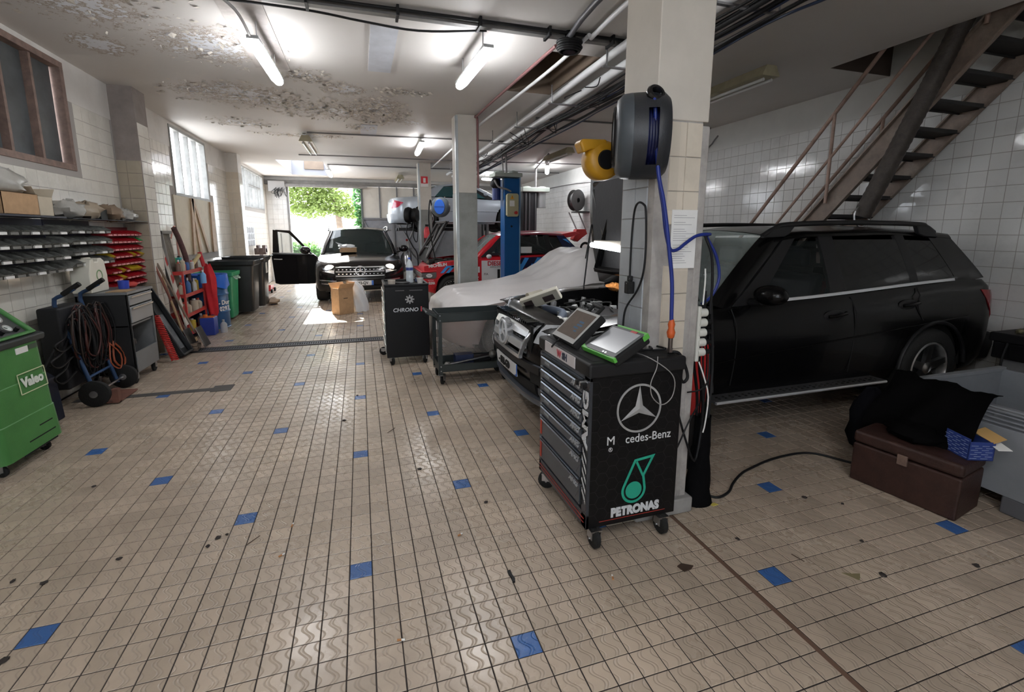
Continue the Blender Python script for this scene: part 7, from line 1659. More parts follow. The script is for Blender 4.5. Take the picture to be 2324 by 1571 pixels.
# carton and bag on the floor in the sun
t = thing('cardboard_box', 'tall open carton standing in the sunlit patch before the doorway car', 'box', (-.42, 9.3, 0)); Mc = Matrix.Translation((-.38, 9.38, 0)) @ Matrix.Rotation(R(38), 4, 'Z')
h_ = .50
MB().box(-.16, .16, -.12, .12, 0, .005, Mc).box(-.16, -.155, -.12, .12, 0, h_, Mc).box(.155, .16, -.12, .12, 0, h_, Mc).box(-.16, .16, -.12, -.115, 0, h_, Mc).box(-.16, .16, .115, .12, 0, h_, Mc).build('carton', M_card, t, W=True)
for (pts) in ([(-.16, -.12), (.16, -.12), (0, -.09)], [(-.16, .12), (.16, .12), (0, .11)]):
    (x0_, y0_), (x1_, y1_), (dx, dy) = pts; MB().solid([[Mc @ Vector((x0_, y0_, h_)), Mc @ Vector((x1_, y1_, h_))], [Mc @ Vector((x0_+dx, y0_+dy*.6, h_+.09)), Mc @ Vector((x1_+dx, y1_+dy*.6, h_+.09))]], (0, .004, 0)).build('flap', M_card, t, W=True)
MB().solid([[Mc @ Vector((.16, -.12, h_)), Mc @ Vector((.16, .12, h_))], [Mc @ Vector((.21, -.12, h_+.10)), Mc @ Vector((.21, .12, h_+.10))]], (0.004, .0, 0)).build('flap', M_card, t, W=True)
MB().box(-.06, .03, -.1212, -.1200, .30, .312, Mc).build('hand_hole', M_dark, t, W=True); MB().box(.1602, .1610, -.02, .03, .05, .32, Mc).build('tape', P('tape_yellow', (.55, .42, .15), .5), t, W=True)
t = thing('plastic_bag', 'big white translucent plastic bag sagging beside the tall carton', 'bag', (-.05, 9.55, 0))
random.seed(9); mb = MB()
rows = []
for i in range(14):
    v = i/13; z = .58*math.sin(v*PI/2)**.8; r_ = .17*math.cos(v*PI/2)**.6+.005
    rows.append([(-.08-.10*v+(r_*(1+.10*math.sin(5*a+i)+random.uniform(-.03, .03)))*math.cos(a), 9.62+r_*(1+.1*math.cos(7*a+i))*math.sin(a), z+.01*math.sin(9*a)) for a in [2*PI*j/34 for j in range(34)]]); rows[-1].append(rows[-1][0])
mb.grid(rows).build('film', M_film, t, W=True, smooth=70)
# ---------------------------------------------------------------- red rally hatchback
M_rd = P('rally_red', (.55, .012, .022), .3, coat=.4); M_lb = P('rally_blue', (.05, .30, .75), .35); M_db = P('rally_navy', (.01, .015, .06), .35); M_wt = P('decal_white', (.72, .72, .72), .4)
root = thing('rally_car', 'red rally hatchback with number 1 door panel and raised bonnet', 'car', (1.24, 10.78, 0))
dl = Car(root, 3.92, .85, .62, 3.22, .30, .37, .22, [(0, .80), (.4, .92), (1.1, .985), (1.3, 1.0), (3.3, 1.05), (3.92, 1.06)], M_rd, Lc=.28, Lr=.22, ne=3.4, Wb=.80, Wr=.62,
         roof=[(1.6, 1.42), (1.95, 1.50), (2.7, 1.53), (3.4, 1.49)], hood=(-.01, .05), deck=(3.6, 3.95), crown=.02, doors=((1.2, 2.15, 'front_door'), (2.15, 2.95, 'rear_door')), wz=.33)
GL = P('rally_glass', (.03, .035, .035), .06, alpha=.55, spec=.8)
dl.greenhouse(1.22, 1.80, 3.26, 3.66, [((1.42, 1.03), (2.05, 1.05), (2.05, 1.44), (1.86, 1.44), GL), ((2.14, 1.05), (2.85, 1.06), (2.80, 1.45), (2.14, 1.45), GL), ((2.92, 1.07), (3.35, 1.08), (3.12, 1.42), (2.92, 1.44), GL)],
    [((2.04, 1.02), (2.15, 1.02), (2.15, 1.48), (2.04, 1.48), M_trim), ((2.84, 1.03), (2.93, 1.03), (2.93, 1.48), (2.80, 1.48), M_trim), ((3.32, 1.04), (3.70, 1.06), (3.30, 1.48), (3.12, 1.48), M_db), ((1.26, 1.0), (1.44, 1.01), (1.90, 1.46), (1.80, 1.47), M_trim)], roofmat=P('roof_maroon', (.22, .03, .05), .3, coat=.4), bow=.05)
for k in range(2): dl.patch('blue_decal', M_lb, (3.46-.10*k*0, 1.08+.19*k), (3.58-.12*k, 1.08+.19*k), (3.48-.12*k, 1.20+.19*k), (3.36-.10*k, 1.20+.19*k), -1, .01, .006)
for sg in (-1, 1):
    for xc in (.62, 3.22): w_ = wheel(root, xc, sg*(.85-.105), .33, .30, .20, .205, sg, 8, P('rim_black', (.05, .05, .05), .4))
mb = MB()
for k in range(18): a = 2*PI*k/18; mb.cyl((.62+.165*math.cos(a), -.853, .33+.165*math.sin(a)), (.62+.165*math.cos(a), -.848, .33+.165*math.sin(a)), .009, n=6)
mb.build('rim_studs', M_wt, root)
mb = MB()
for k in range(24): a = R(150+3.4*k); mb.box(-.006, .006, -.002, .002, .245, .272, Matrix.Translation((.62, -.852, .33)) @ Matrix.Rotation(a, 4, 'Y'))
mb.build('tyre_lettering', M_wt, root)
mb = MB()       # roll cage
for sg in (-1, 1): mb.tube([(2.1, sg*.55, .8), (2.12, sg*.52, 1.44), (3.4, sg*.5, .95)], .022, 7); mb.tube([(1.4, sg*.62, 1.0), (1.85, sg*.55, 1.45), (2.12, sg*.52, 1.45)], .02, 7)
mb.tube([(2.12, -.52, 1.44), (3.3, .5, .98)], .02, 7).tube([(2.12, .52, 1.44), (3.3, -.5, .98)], .02, 7).tube([(2.12, -.52, 1.44), (2.12, .52, 1.44)], .02, 7).tube([(2.8, -.52, 1.2), (2.8, .52, 1.2)], .02, 7)
mb.build('roll_cage', P('cage_grey', (.25, .25, .26), .4), root, smooth=60)
MB().box(1.3, 3.6, -.75, .75, .4, .8).build('interior', M_inter, root)
for yy in (-.35, .35): MB().prism([(1.85, .7), (1.85, .85), (2.2, .88), (2.35, 1.3), (2.45, 1.3), (2.4, .7)], yy-.22, yy+.22, 'y').build('seat', M_inter, root, bevel=.05)
# decals on the near side (y = -.85)
ys = -.8545
def dec(nm, poly, mat): return MB().prism(poly, ys, ys+.004, 'y').build(nm, mat, root)
dec('number_panel', [(1.27, .36), (1.27, .93), (1.98, .93), (1.98, .36)], M_wt); Fx = lambda x, z: frame((x, ys-.001, z), (1, 0, 0), (0, 0, 1))
text('DIESEL', .135, P('decal_redtext', (.55, .02, .03), .4), root, Fx(1.60, .86), W=False, bold=.004); text('JEANS & SPORT', .04, P('ink_black', (.01, .01, .01)), root, Fx(1.60, .785), W=False)
text('1', .40, P('ink_black', (.01, .01, .01)), root, Fx(1.66, .57), W=False, bold=.01); text('FIA', .07, P('ink_black', (.01, .01, .01)), root, Fx(1.37, .63), W=False)
dec('sponsor_patch', [(.98, .67), (.98, .80), (1.23, .80), (1.23, .67)], M_wt); text('pioneer', .05, P('decal_redtext', (.5, .02, .03)), root, Fx(1.105, .765), W=False); text('sparco', .045, P('decal_redtext', (.5, .02, .03)), root, Fx(1.105, .705), W=False)
for s_, z, q in (('FIAT', .62, .045), ('Lubrificanti', .57, .045), ('brembo', .515, .06), ('TRW Sabelt', .46, .045), ('MAGNETI', .41, .035)): text(s_, q, M_wt, root, Fx(1.10, z), W=False, bold=.0015)
text('MARTINI', .20, M_wt, root, Fx(2.62, .47), W=False, bold=.006, sx=1.2)
dec('navy_band', [(1.99, .40), (1.99, .62), (2.2, .98), (3.4, 1.02), (3.8, 1.02), (3.7, .70), (3.0, .40)], M_db)
def dec2(nm, poly, mat): return MB().prism(poly, ys-.004, ys+.002, 'y').build(nm, mat, root)
dec2('blue_stripe', [(2.02, .62), (2.10, .72), (2.20, .72), (2.28, .90), (2.18, .90), (2.12, .80), (2.02, .80)], M_lb) if 0 else None
for x in (2.03, 2.33, 2.70): dec2('blue_stripe', [(x, .56), (x+.10, .58), (x+.34, .97), (x+.24, .98), (x+.16, .84), (x+.10, .84)], M_lb)
for i in range(5):
    for j in range(3):
        if (i+j) % 2 == 0: x = 2.12+.16*i+.05*j; z = .52+.075*j; dec2('red_check', [(x, z), (x+.15, z+.02), (x+.20, z+.095), (x+.05, z+.075)], M_rd)
text('MICHELIN', .115, M_wt, root, Fx(.33, .775), W=False, bold=.004, sx=.95) if 0 else None
ft = MB().prism([(.02, .70), (.02, .83), (.35, .90), (.98, .96), (1.22, .98), (1.22, .92), (1.0, .82), (.55, .80), (.35, .70)], ys, ys+.004, 'y').build('wing_panel', M_rd, root)
text('MICHELIN', .088, M_wt, root, frame((.31, ys-.002, .845), (1, 0, .10), (-.1, 0, 1)), W=False, bold=.004)
for x in (.36, .48): dec2('blue_stripe', [(x, .68), (x+.07, .68), (x+.17, .79), (x+.30, .80), (x+.30, .84), (x+.13, .83)], M_lb)
dec2('blue_disc', [(.86+.06*math.cos(a), .90+.06*math.sin(a)) for a in [2*PI*i/18 for i in range(18)]], M_lb); text('G', .07, M_wt, root, frame((.86, ys-.006, .90), (1, 0, 0), (0, 0, 1)), W=False, bold=.004)
# front bumper
MB().prism([(-.04, .68), (.28, .70), (.28, .60), (.24, .56), (-.05, .58)], -.87, .87, 'y').build('bumper', P('bumper_taupe', (.12, .11, .11), .5), root, bevel=.015)
MB().prism([(-.05, .70), (.28, .72), (.28, .735), (-.03, .725)], -.872, .872, 'y').build('bumper_top', M_rd, root, bevel=.008)
MB().prism([(-.03, .57), (.25, .57), (.27, .40), (.20, .33), (.08, .46)], -.865, .865, 'y').build('apron', M_rd, root, bevel=.012)
MB().lathe([(0, 0), (.05, 0), (.05, .006), (0, .006)], Matrix.Translation((.12, -.872, .632)) @ Matrix.Rotation(PI/2, 4, 'X') @ Matrix.Diagonal((1.3, .8, 1, 1)), 24).build('oval_badge', M_wt, root); text('Mobil', .035, M_db, root, frame((.12, -.880, .632), (1, 0, 0), (0, 0, 1)), W=False)
text('SELENIA', .075, M_wt, root, frame((.17, -.868, .47), (1, 0, 0), (0, 0, 1)), W=False, sx=.5, bold=.003); text('VALVOLE', .03, M_wt, root, frame((.15, -.868, .53), (1, 0, 0), (0, 0, 1)), W=False)
# raised bonnet
rows = [[(lerp(.10, .60, v), u*.72, lerp(.93, 1.78, v)+.03*math.sin(PI*v)) for u in (-1, -.5, 0, .5, 1)] for v in [i/6 for i in range(7)]]
bn = MB().solid(rows, (-.01, 0, -.02)).build('open_bonnet', P('bonnet_inside', (.012, .011, .011), .6, spec=.2), root, smooth=60)
mb = MB()
for a, b in (((.05, -.66), (.95, -.66)), ((.05, .66), (.95, .66)), ((.95, -.66), (.95, .66)), ((.1, -.6), (.9, .1)), ((.1, .6), (.9, -.1)), ((.3, -.3), (.3, .3))):
    f = lambda q: (lerp(.10, .60, q[0])-.03, q[1], lerp(.93, 1.78, q[0])+.02); mb.tube([f(a), f(b)], .026, 6)
mb.build('bonnet_ribs', P('ribs_dark', (.05, .045, .045), .5), bn)
MB().box(.15, 1.2, -.72, .72, .66, .80).build('engine_bay', P('bay_dark', (.02, .02, .021)), root)
mb = MB(); random.seed(6)
for k in range(24): mb.cb(random.uniform(.2, 1.1), random.uniform(-.65, .65), .86, random.uniform(.05, .25), random.uniform(.05, .2), random.uniform(.06, .16), random.uniform(0, 3))
mb.build('engine_parts', P('engine_dull', (.12, .11, .10), .5, .4, var=.5, vs=20), root, bevel=.006, kind='stuff')
MB().prism([(3.25, 1.50), (3.60, 1.56), (3.74, 1.52), (3.55, 1.44), (3.30, 1.40)], -.62, .62, 'y').build('roof_spoiler', M_rd, root, bevel=.015)
m_ = MB().ball((1.42, -.93, 1.02), (.06, .07, .05), 14, 9).build('mirror', P('mirror_white', (.6, .6, .6), .3), root, smooth=60)
MB().box(2.2, 2.46, -.79, -.785, 1.08, 1.22).build('window_notice', M_paper, root)
t = thing('crate', 'white plastic crate under nose of the red rally car', 'crate', (1.55, 10.5, 0)); MB().box(1.42, 1.75, 10.2, 10.6, .05, .27).build('tub', P('crate_white', (.5, .5, .48), .5), t, W=True, bevel=.015); MB().box(1.46, 1.71, 10.24, 10.56, 0, .05).build('foot', M_black, t, W=True)

# ---------------------------------------------------------------- silver coupe raised on a lift
M_sv = P('silver_paint', (.55, .61, .68), .3, .25, coat=.5)
root = thing('car', 'silver coupe raised high on the far lift, tail to the doorway', 'car', (4.92, 13.45, 1.60), PI)
cp = Car(root, 4.15, .87, .96, 3.25, .31, .365, .16, [(0, .58), (.5, .70), (1.2, .80), (2.2, .84), (3.3, .86), (4.15, .82)], M_sv, Lc=.65, Lr=.50, ne=2.4, Wb=.80, Wr=.58,
         roof=[(1.6, 1.12), (2.0, 1.20), (2.5, 1.22), (3.1, 1.14)], hood=(-.01, 1.24), deck=(3.35, 4.2), crown=.06, doors=((1.35, 2.6, 'door'),), wz=.30)
GT = P('green_glass', (.02, .09, .10), .06, spec=.8, coat=.5)
cp.greenhouse(1.22, 1.90, 2.86, 3.40, [((1.55, .85), (2.45, .87), (2.40, 1.17), (2.02, 1.16), GT), ((2.48, .87), (3.0, .88), (2.72, 1.14), (2.45, 1.16), GT)], [((2.98, .87), (3.42, .88), (2.92, 1.15), (2.70, 1.16), M_sv), ((1.30, .82), (1.56, .83), (2.04, 1.17), (1.92, 1.16), M_trim)], glass=GT, wsglass=P('bright_glass', (.35, .4, .42), .08, spec=.8), rearglass=GT)
for sg in (-1, 1):
    for xc in (.96, 3.25): wheel(root, xc, sg*(.87-.11), .30, .31, .22, .215, sg, 10)
    cp.bpatch('tail_lamp', P('lamp_redpink', (.60, .02, .07), .2, coat=.5), (3.95, .58), (4.09, .56), (4.02, .77), (3.80, .70), sg, .006)
    MB().tube([(x, sg*.874, .50) for x in (1.25, 2.2, 3.0)], .012, 6).build('side_strip', M_sv, root, smooth=60)
    MB().tube([(x, sg*.868, .22) for x in (1.2, 2.2, 3.0)], .02, 6).build('sill', M_sv, root, smooth=60)
    cp.fpatch('headlamp', P('lamp_clear', (.45, .47, .5)), sg*.45, sg*.80, .50, .54, .62, .70, off=.01, th=.03)
    m_ = MB().ball((1.62, sg*.96, .96), (.07, .08, .05), 12, 8).build('mirror', M_sv, root, smooth=60)
MB().box(1.3, 3.3, -.7, .7, .3, .7).box(.6, 3.6, -.62, .62, .08, .2).build('interior', M_inter, root)
cp.fpatch('rear_bumper', M_sv, -.84, .84, .18, .18, .42, .42, off=.035, th=.06, rear=True)
cp.fpatch('boot_line', P('line_grey', (.18, .2, .22), .4), -.84, .84, .60, .60, .606, .606, off=.003, th=.01, rear=True)
# lift posts
M_bl = P('lift_blue', (.006, .085, .27), .35, var=.06); M_capg = P('cap_greygreen', (.38, .42, .38), .5)
t = thing('lift_post', 'bright blue lift post with yellow control box and grey cap', 'lift post', (2.94, 9.25, 0))
MB().box(2.78, 3.10, 9.10, 9.38, 0, 2.60).build('column', M_bl, t, W=True, bevel=.008); MB().box(3.095, 3.115, 9.08, 9.40, 0, 2.62).build('edge_strip', P('edge_blue', (.2, .32, .45), .4), t, W=True)
MB().box(2.56, 3.14, 9.02, 9.44, 2.62, 2.70).build('cap_plate', M_capg, t, W=True, bevel=.02); MB().ball((3.0, 9.2, 2.70), (.10, .12, .06), 16, 8).ball((2.70, 9.2, 2.70), (.12, .12, .05), 16, 8).build('cap_dome', M_capg, t, W=True, smooth=60)
bx = MB().prism([(2.81, 1.88), (2.84, 1.85), (3.02, 1.85), (3.05, 1.88), (3.05, 2.27), (3.02, 2.30), (2.84, 2.30), (2.81, 2.27)], 9.00, 9.10, 'y').build('control_box', P('box_khaki', (.42, .40, .25), .45), t, W=True, bevel=.006)
MB().add([(2.87, 8.998, 2.19), (2.95, 8.998, 2.19), (2.91, 8.998, 2.27), (2.87, 8.99, 2.19), (2.95, 8.99, 2.19), (2.91, 8.99, 2.27)], [(3, 4, 5), (0, 1, 4, 3)]).build('warning_triangle', P('tri_orange', (.7, .32, .02), .4), bx, W=True)
text('!', .06, P('ink_black', (.01, .01, .01)), bx, frame((2.91, 8.988, 2.222), (1, 0, 0), (0, 0, 1)))
MB().box(2.86, 2.96, 8.997, 9.0, 2.05, 2.16).build('paper_label', M_paper, bx, W=True); MB().cyl((2.985, 8.96, 1.925), (2.985, 9.0, 1.925), .032, n=16).build('red_knob', M_red, bx, W=True, smooth=40)
MB().tube(bez([(2.9, 9.05, 2.34), (2.8, 9.02, 2.38), (2.65, 9.05, 2.42), (2.58, 9.1, 2.55)], 14), .018, 8).tube([(2.82, 9.08, 2.62), (2.80, 9.08, 3.2)], .02, 8).tube([(2.76, 9.1, 2.62), (2.72, 9.1, 3.2)], .014, 8).build('conduit', M_cond, t, W=True, smooth=60)
MB().cyl((2.93, 9.095, 1.66), (2.93, 9.09, 1.66), .022, n=14).build('bolt_hole', M_dark, t, W=True)
MB().cyl((2.66, 9.25, 2.18), (2.66, 9.25, 2.60), .085, n=18).build('motor', P('motor_navy', (.015, .03, .14), .4), t, W=True, smooth=40)
MB().ball((2.62, 9.2, 2.5), (.10, .10, .10), 14, 8, jit=.1).build('cable_bundle', M_cab, t, W=True, smooth=60)
t = thing('lift_post', 'dark ribbed lift post with grey motor cap near the white right wall', 'lift post', (4.2, 11.9, 0))
MB().box(4.10, 4.50, 11.8, 12.05, 0, 2.58).build('column', P('post_dark', (.035, .035, .038), .4, .3), t, W=True, bevel=.006)
for x in (4.17, 4.27, 4.44): MB().box(x, x+.03, 11.76, 11.80, 0, 2.55).build('rib', P('post_grey', (.14, .14, .145), .35, .5), t, W=True)
MB().box(4.08, 4.84, 11.72, 12.1, 2.58, 2.70).build('cap_plate', M_capg, t, W=True, bevel=.02); MB().ball((4.25, 11.9, 2.70), (.12, .12, .04), 14, 8).ball((4.68, 11.9, 2.70), (.12, .12, .04), 14, 8).build('cap_dome', M_capg, t, W=True, smooth=60)
MB().cyl((4.66, 11.9, 2.22), (4.66, 11.9, 2.58), .12, n=18).cyl((4.66, 11.9, 2.18), (4.66, 11.9, 2.22), .13, n=18).build('motor', P('motor_grey', (.3, .31, .31), .4, .4), t, W=True, smooth=40)
MB().tube([(4.5, 11.9, 2.70), (4.5, 11.9, 3.2)], .03, 8).tube([(4.5, 11.9, 3.19), (4.0, 9.8, 3.22)], .02, 8).build('conduit', M_cond, t, W=True, smooth=60)
t = thing('lift_post', 'grey lift post partly seen under the raised silver coupe', 'lift post', (3.2, 12.4, 0))
MB().box(2.98, 3.12, 12.3, 12.5, 0, 1.75).box(3.16, 3.2, 12.3, 12.5, 0, 1.75).box(3.26, 3.32, 12.3, 12.5, 0, 1.75).build('column', P('post_mid', (.16, .16, .165), .4, .3), t, W=True, bevel=.006)
MB().box(1.0, 4.3, 13.0, 13.2, 1.58, 1.66).box(1.0, 4.3, 13.8, 14.0, 1.58, 1.66).box(3.0, 3.3, 12.4, 13.2, 1.60, 1.67).build('lift_arm', P('arm_dark', (.05, .05, .05), .5), t, W=True, bevel=.01)
tag(MB().box(2.60, 2.95, 12.9, 12.93, 1.02, 1.52).build('grey_board', P('board_grey', (.36, .36, .36), .5, var=.1)), 'pale grey board standing below the raised silver coupe', 'board')
# reels and extinguisher at the far pillar
t = thing('hose_reel', 'round hose reel with bright blue disc between the two grey pillars', 'hose reel', (1.72, 10.0, 2.05))
m = Matrix.Translation((1.64, 9.95, 2.06)) @ Matrix.Rotation(R(-20), 4, 'Z') @ Matrix.Rotation(PI/2, 4, 'X')
MB().lathe([(0, .11), (.14, .105), (.19, .06), (.21, 0), (.19, -.10), (.12, -.16), (0, -.16)], m, 34).build('housing', P('reel_bluegrey', (.10, .12, .14), .4), t, W=True, smooth=50)
MB().lathe([(0, .125), (.125, .122), (.135, .10)], m @ Matrix.Diagonal((.85, 1.15, 1, 1)), 30).build('blue_disc', P('disc_blue', (.02, .12, .55), .35), t, W=True, smooth=50)
text('KRAFTWERK', .035, P('ink_navy', (.01, .03, .15), .4), t, m @ Matrix.Translation((0, 0, .128)))
MB().tube(bez([(1.48, 10.0, 1.95), (1.42, 9.9, 2.2), (1.38, 9.9, 1.8), (1.44, 9.95, 1.35), (1.50, 9.95, 1.0)], 24), .014, 7).build('black_hose', M_cab, t, W=True, smooth=60); MB().box(1.7, 1.78, 9.98, 12.0, 2.04, 2.1).build('arm', M_cond, t, W=True)
t = thing('cable_reel', 'pair of black cable reels hanging left of the pillar with red sign', 'cable reel', (1.35, 12.0, 1.95))
for (x, q) in ((1.18, .20), (1.34, .18)): MB().lathe([(0, .07), (q*.9, .06), (q, 0), (q*.9, -.06), (0, -.07)], Matrix.Translation((x, 12.0, 1.96)) @ Matrix.Rotation(R(62), 4, 'Z') @ Matrix.Rotation(PI/2, 4, 'X'), 30).build('reel', M_black, t, W=True, smooth=50)
MB().tube(bez([(1.15, 12, 1.8), (1.12, 12, 1.5), (1.25, 12, 1.2), (1.36, 12, 1.0), (1.38, 12, .6)], 24), .014, 7).tube(bez([(1.3, 12, 1.8), (1.28, 12, 1.45), (1.36, 12, 1.3), (1.40, 12, 1.6), (1.42, 12.05, 1.8)], 24), .012, 7).build('cord', M_cab, t, W=True, smooth=60); MB().box(1.36, 1.465, 12.1, 12.2, 1.9, 2.0).build('bracket', M_steel, t, W=True)
t = thing('extinguisher', 'tall red and black fire extinguisher on front of the far pillar', 'extinguisher', (1.62, 12.0, .8))
MB().lathe([(0, .75), (.075, .75), (.08, .8), (.08, 1.52)], Matrix.Translation((1.62, 12.0, 0)), 20).build('cylinder', P('ext_maroon', (.06, .012, .012), .4), t, W=True, smooth=40)
MB().lathe([(.081, 1.40), (.081, 1.56), (.06, 1.64), (.03, 1.68), (0, 1.68)], Matrix.Translation((1.62, 12.0, 0)), 20).build('red_top', P('ext_red2', (.6, .04, .05), .35), t, W=True, smooth=40); MB().cb(1.62, 11.98, 1.71, .08, .05, .05).build('valve', M_black, t, W=True)
t = thing('safety_sign', 'small red and white fire safety sign high on the far pillar', 'sign', (1.6, 12.06, 2.8))
MB().box(1.50, 1.70, 12.06, 12.075, 2.66, 2.92).build('plate', P('sign_white', (.7, .66, .64), .4), t, W=True, bevel=.006); MB().box(1.515, 1.685, 12.05, 12.06, 2.74, 2.91).build('red_field', P('sign_red', (.6, .02, .03), .4), t, W=True, bevel=.004)
MB().box(1.57, 1.63, 12.04, 12.05, 2.76, 2.87).build('pictogram', P('sign_white', (.7, .7, .7)), t, W=True)
t = thing('spotlight_reel', 'open metal hose reel with hanging red hose on the right wall', 'hose reel', (XR-.2, 11.3, 2.3))
m = Matrix.Translation((XR-.30, 11.3, 2.36)) @ Matrix.Rotation(R(25), 4, 'Z') @ Matrix.Rotation(PI/2, 4, 'X')
MB().lathe([(.06, .07), (.27, .07), (.27, .075), (.06, .075)], m, 30).lathe([(.06, -.07), (.27, -.07), (.27, -.075), (.06, -.075)], m, 30).lathe([(.20, -.07), (.20, .07)], m, 30).build('drum', P('drum_grey', (.13, .13, .13), .5, .3), t, W=True, smooth=50)
MB().box(XR-.34, XR, 11.1, 11.5, 2.04, 2.08).tube([(XR-.5, 11.25, 2.36), (XR-.3, 11.25, 2.06)], .02, 6).build('bracket', P('drum_dark', (.06, .06, .06), .5), t, W=True)
MB().tube([(XR-.5, 11.3, 2.05), (XR-.28, 11.1, 1.45)], .018, 7).tube([(XR-.25, 11.3, 2.1), (XR-.1, 11.1, 1.6)], .018, 7).build('hose', M_cond, t, W=True, smooth=60)
t = thing('pump', 'red and black pump hanging on the right wall beneath the metal reel', 'pump', (XR-.2, 11.1, 1.5))
MB().prism([(XR-.55, 1.36), (XR-.45, 1.62), (XR-.2, 1.62), (XR-.15, 1.5), (XR-.3, 1.40), (XR-.42, 1.30)], 10.9, 11.1, 'y').build('body', M_red, t, W=True, bevel=.015)
MB().lathe([(.12, -.03), (.15, 0), (.12, .03), (.09, 0), (.12, -.03)], Matrix.Translation((XR-.18, 10.95, 1.15)) @ Matrix.Rotation(PI/2, 4, 'X'), 20).build('ring', M_black, t, W=True, smooth=50)
# stuff behind, between doorway car and far pillar
t = thing('gas_trolley', 'white and chrome workshop trolley with tubes beside the doorway car', 'trolley', (1.25, 13.2, 0))
MB().box(1.0, 1.5, 13.1, 13.5, .0, .48).build('base', P('trolley_white', (.55, .54, .5), .5), t, W=True, bevel=.02)
MB().lathe([(0, .5), (.13, .5), (.15, .62), (.12, .9), (.05, 1.0), (0, 1.0)], Matrix.Translation((1.17, 13.2, 0)), 18).build('canister', M_chrome, t, W=True, smooth=50)
for (x, h) in ((1.0, 1.12), (1.36, 1.08)): MB().tube([(x, 13.6, .0), (x, 13.6, h), (x+.28, 13.6, h), (x+.28, 13.6, 0)], .022, 7).build('tube_frame', M_cond, t, W=True, smooth=60)
MB().tube([(1.25, 13.0, 1.1), (1.55, 12.8, .7)], .03, 8).tube([(1.3, 13.0, .15), (1.5, 12.9, .5)], .025, 8).build('chrome_arm', M_alu, t, W=True)
MB().cyl((1.22, 13.1, 1.05), (1.22, 13.1, 1.3), .04, n=12).build('bottle', P('btl_white', (.6, .6, .6), .4), t, W=True, smooth=40); MB().cyl((1.22, 13.1, 1.3), (1.22, 13.1, 1.36), .03, n=10).build('red_cap', M_red, t, W=True)
t = thing('lever_stand', 'slim grey stand with tee top behind the doorway car', 'stand', (.81, 15.6, 0)); MB().cyl((.81, 15.6, 0), (.81, 15.6, 1.60), .035, n=10).build('column', M_alu, t, W=True, smooth=40); MB().box(.66, .96, 15.55, 15.65, 1.58, 1.65).build('tee', M_cond, t, W=True, bevel=.01); MB().box(.6, 1.02, 15.4, 15.8, 0, .04).build('foot', M_cond, t, W=True)

# ---------------------------------------------------------------- low car under a white dust sheet
root = thing('covered_car', 'low car hidden beneath a white plastic dust sheet', 'car', (.84, 5.98, 0))
cv = Car(root, 4.1, .84, .80, 3.2, .31, .36, .18, [(0, .55), (.4, .70), (1.2, .79), (3.4, .86), (4.1, .8)], P('hidden_rose', (.22, .15, .14), .35, coat=.3), Lc=.6, Lr=.4, ne=2.3, hood=(-.01, 1.3), deck=(2.6, 4.2), crown=.05, wz=.31)
for sg in (-1, 1):
    for xc in (.80, 3.2): wheel(root, xc, sg*.74, .31, .31, .21, .21, sg)
MB().prism([(1.4, .84), (1.80, 1.15), (1.95, 1.18), (3.0, 1.17), (3.4, .9)], -.62, .62, 'y').build('cabin', P('softtop', (.05, .05, .055), .8), root, bevel=.06)
def film(name, col, a, rough=.35):
    m = bpy.data.materials.new(name); m.use_nodes = True; N = m.node_tree.nodes; L = m.node_tree.links; o = [n for n in N if n.type == 'OUTPUT_MATERIAL'][0]
    b = N['Principled BSDF']; b.inputs['Base Color'].default_value = col+(1,); b.inputs['Roughness'].default_value = rough; b.inputs['Specular IOR Level'].default_value = .6
    t_ = N.new('ShaderNodeBsdfTranslucent'); t_.inputs[0].default_value = col+(1,); mx = N.new('ShaderNodeMixShader'); mx.inputs[0].default_value = .3
    L.new(b.outputs[0], mx.inputs[1]); L.new(t_.outputs[0], mx.inputs[2]); tr = N.new('ShaderNodeBsdfTransparent'); m2 = N.new('ShaderNodeMixShader'); m2.inputs[0].default_value = a
    L.new(tr.outputs[0], m2.inputs[1]); L.new(mx.outputs[0], m2.inputs[2]); L.new(m2.outputs[0], o.inputs[0])
    g = N.new('ShaderNodeNewGeometry'); n = N.new('ShaderNodeTexNoise'); n.inputs['Scale'].default_value = 5; n.inputs['Detail'].default_value = 2; v = N.new('ShaderNodeVectorMath'); v.operation = 'MULTIPLY'; v.inputs[1].default_value = (.5, 2.2, .6)
    L.new(g.outputs['Position'], v.inputs[0]); L.new(v.outputs[0], n.inputs['Vector']); bp = N.new('ShaderNodeBump'); bp.inputs['Strength'].default_value = .6; bp.inputs['Distance'].default_value = .03; L.new(n.outputs[0], bp.inputs['Height']); L.new(bp.outputs[0], b.inputs['Normal']); return m
zc_ = [(0, .48), (.06, .67), (.28, .79), (.95, .85), (1.36, .91), (1.64, 1.06), (1.84, 1.22), (2.02, 1.28), (2.9, 1.27), (3.3, 1.1), (4.1, 1.0)]
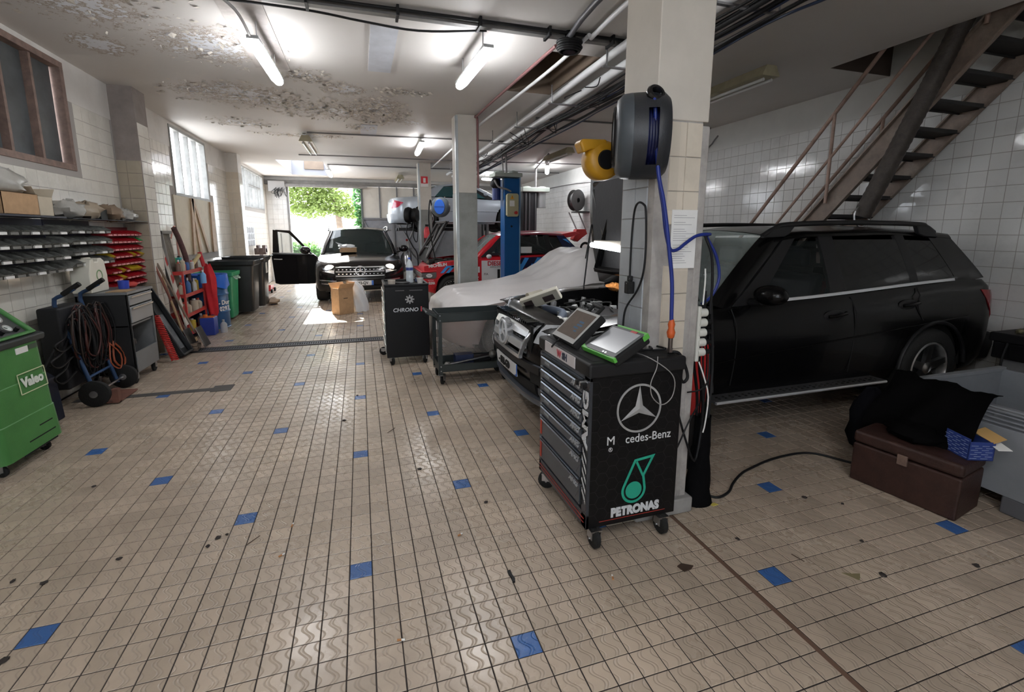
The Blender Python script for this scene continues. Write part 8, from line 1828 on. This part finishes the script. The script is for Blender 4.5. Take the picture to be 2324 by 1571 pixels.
def cover_rows(x0, x1, nx, s0, s1, ns, fold=1.):
    rows = []
    for i in range(nx+1):
        x = lerp(x0, x1, i/nx); row = []; zc2 = pl(zc_, x); wn = .88*(1-.42*max(0, 1-x/.6)**2); 
        for j in range(ns+1):
            q = lerp(s0, s1, j/ns)          # -1.6 .. 1.6 : |q|<1 over the top, beyond hanging down
            aq = abs(q); sg = 1 if q > 0 else -1
            if aq <= 1:
                y = sg*wn*min(1, aq); hump = max(0, zc2-.95); z = zc2-.10*aq**3-hump*max(0, (aq-.55)/.45)**1.5*.8
            else:
                d_ = (aq-1)/.6; y = sg*(wn+.05*d_+.03*math.sin(x*19+2*d_)*d_*fold); z = (zc2-.10-max(0, zc2-.95)*.8)-(.62*d_)
            k_ = min(1, max(0, x-.7)); z += (.005*math.sin(x*5+q*9)+.014*math.sin(q*14+x*3*k_)*k_+.016*abs(math.sin(q*22-x*2.2))**.7*k_+.006*abs(math.sin(q*9+x*6)))*fold
            row.append((x+(.04*(aq-1) if aq > 1 else 0)*math.sin(x*7), y, z+.03))
        rows.append(row)
    return rows
sh_ = thing('dust_sheet', 'white plastic dust sheet spread over the low car', 'sheet', (.84, 5.98, .9))
off = Matrix.Translation((0, 0, -.9))
MB().grid(cover_rows(-.03, 2.12, 70, -1.02, 1.5, 46), off).build('sheet', film('sheet_white', (.90, .87, .86), .93), sh_, smooth=180)
front = []
for i in range(8):
    d_ = i/7; front.append([(-.03-.02*d_-.01*math.sin(j*1.7)*d_, p[1]*(1+.02*d_), p[2]-.42*d_-.9) for j, p in enumerate(cover_rows(-.03, 0, 1, -1.02, 1.02, 30)[0])])
MB().grid(front).build('nose_drop', film('sheet_white2', (.90, .87, .86), .9), sh_, smooth=180)
MB().grid(cover_rows(-.03, 2.16, 60, -1.65, -1.02, 14), off).build('side_drop', film('sheet_clear', (.75, .72, .68), .28, .2), sh_, smooth=180)
# vertical drop at the back end of the sheet
end = cover_rows(2.12, 2.13, 1, -1.02, 1.2, 30)[0]
MB().grid([[(p[0]+.03*math.sin(j*1.3+i*.4)*(i/8), p[1], p[2]-(.80*i/8)-.9) for j, p in enumerate(end)] for i in range(9)]).build('end_drop', film('sheet_clear2', (.75, .75, .74), .55, .25), sh_, smooth=180)
tag(MB().grid([[(.84+p[0], 5.98+p[1], p[2]-.02) for p in r] for r in cover_rows(2.2, 4.15, 30, -1.4, 1.4, 26, .5)]).build('grey_tarpaulin', P('tarp_grey', (.16, .17, .18), .6, var=.15), smooth=180), 'grey tarpaulin over the rear half of the covered car', 'sheet')
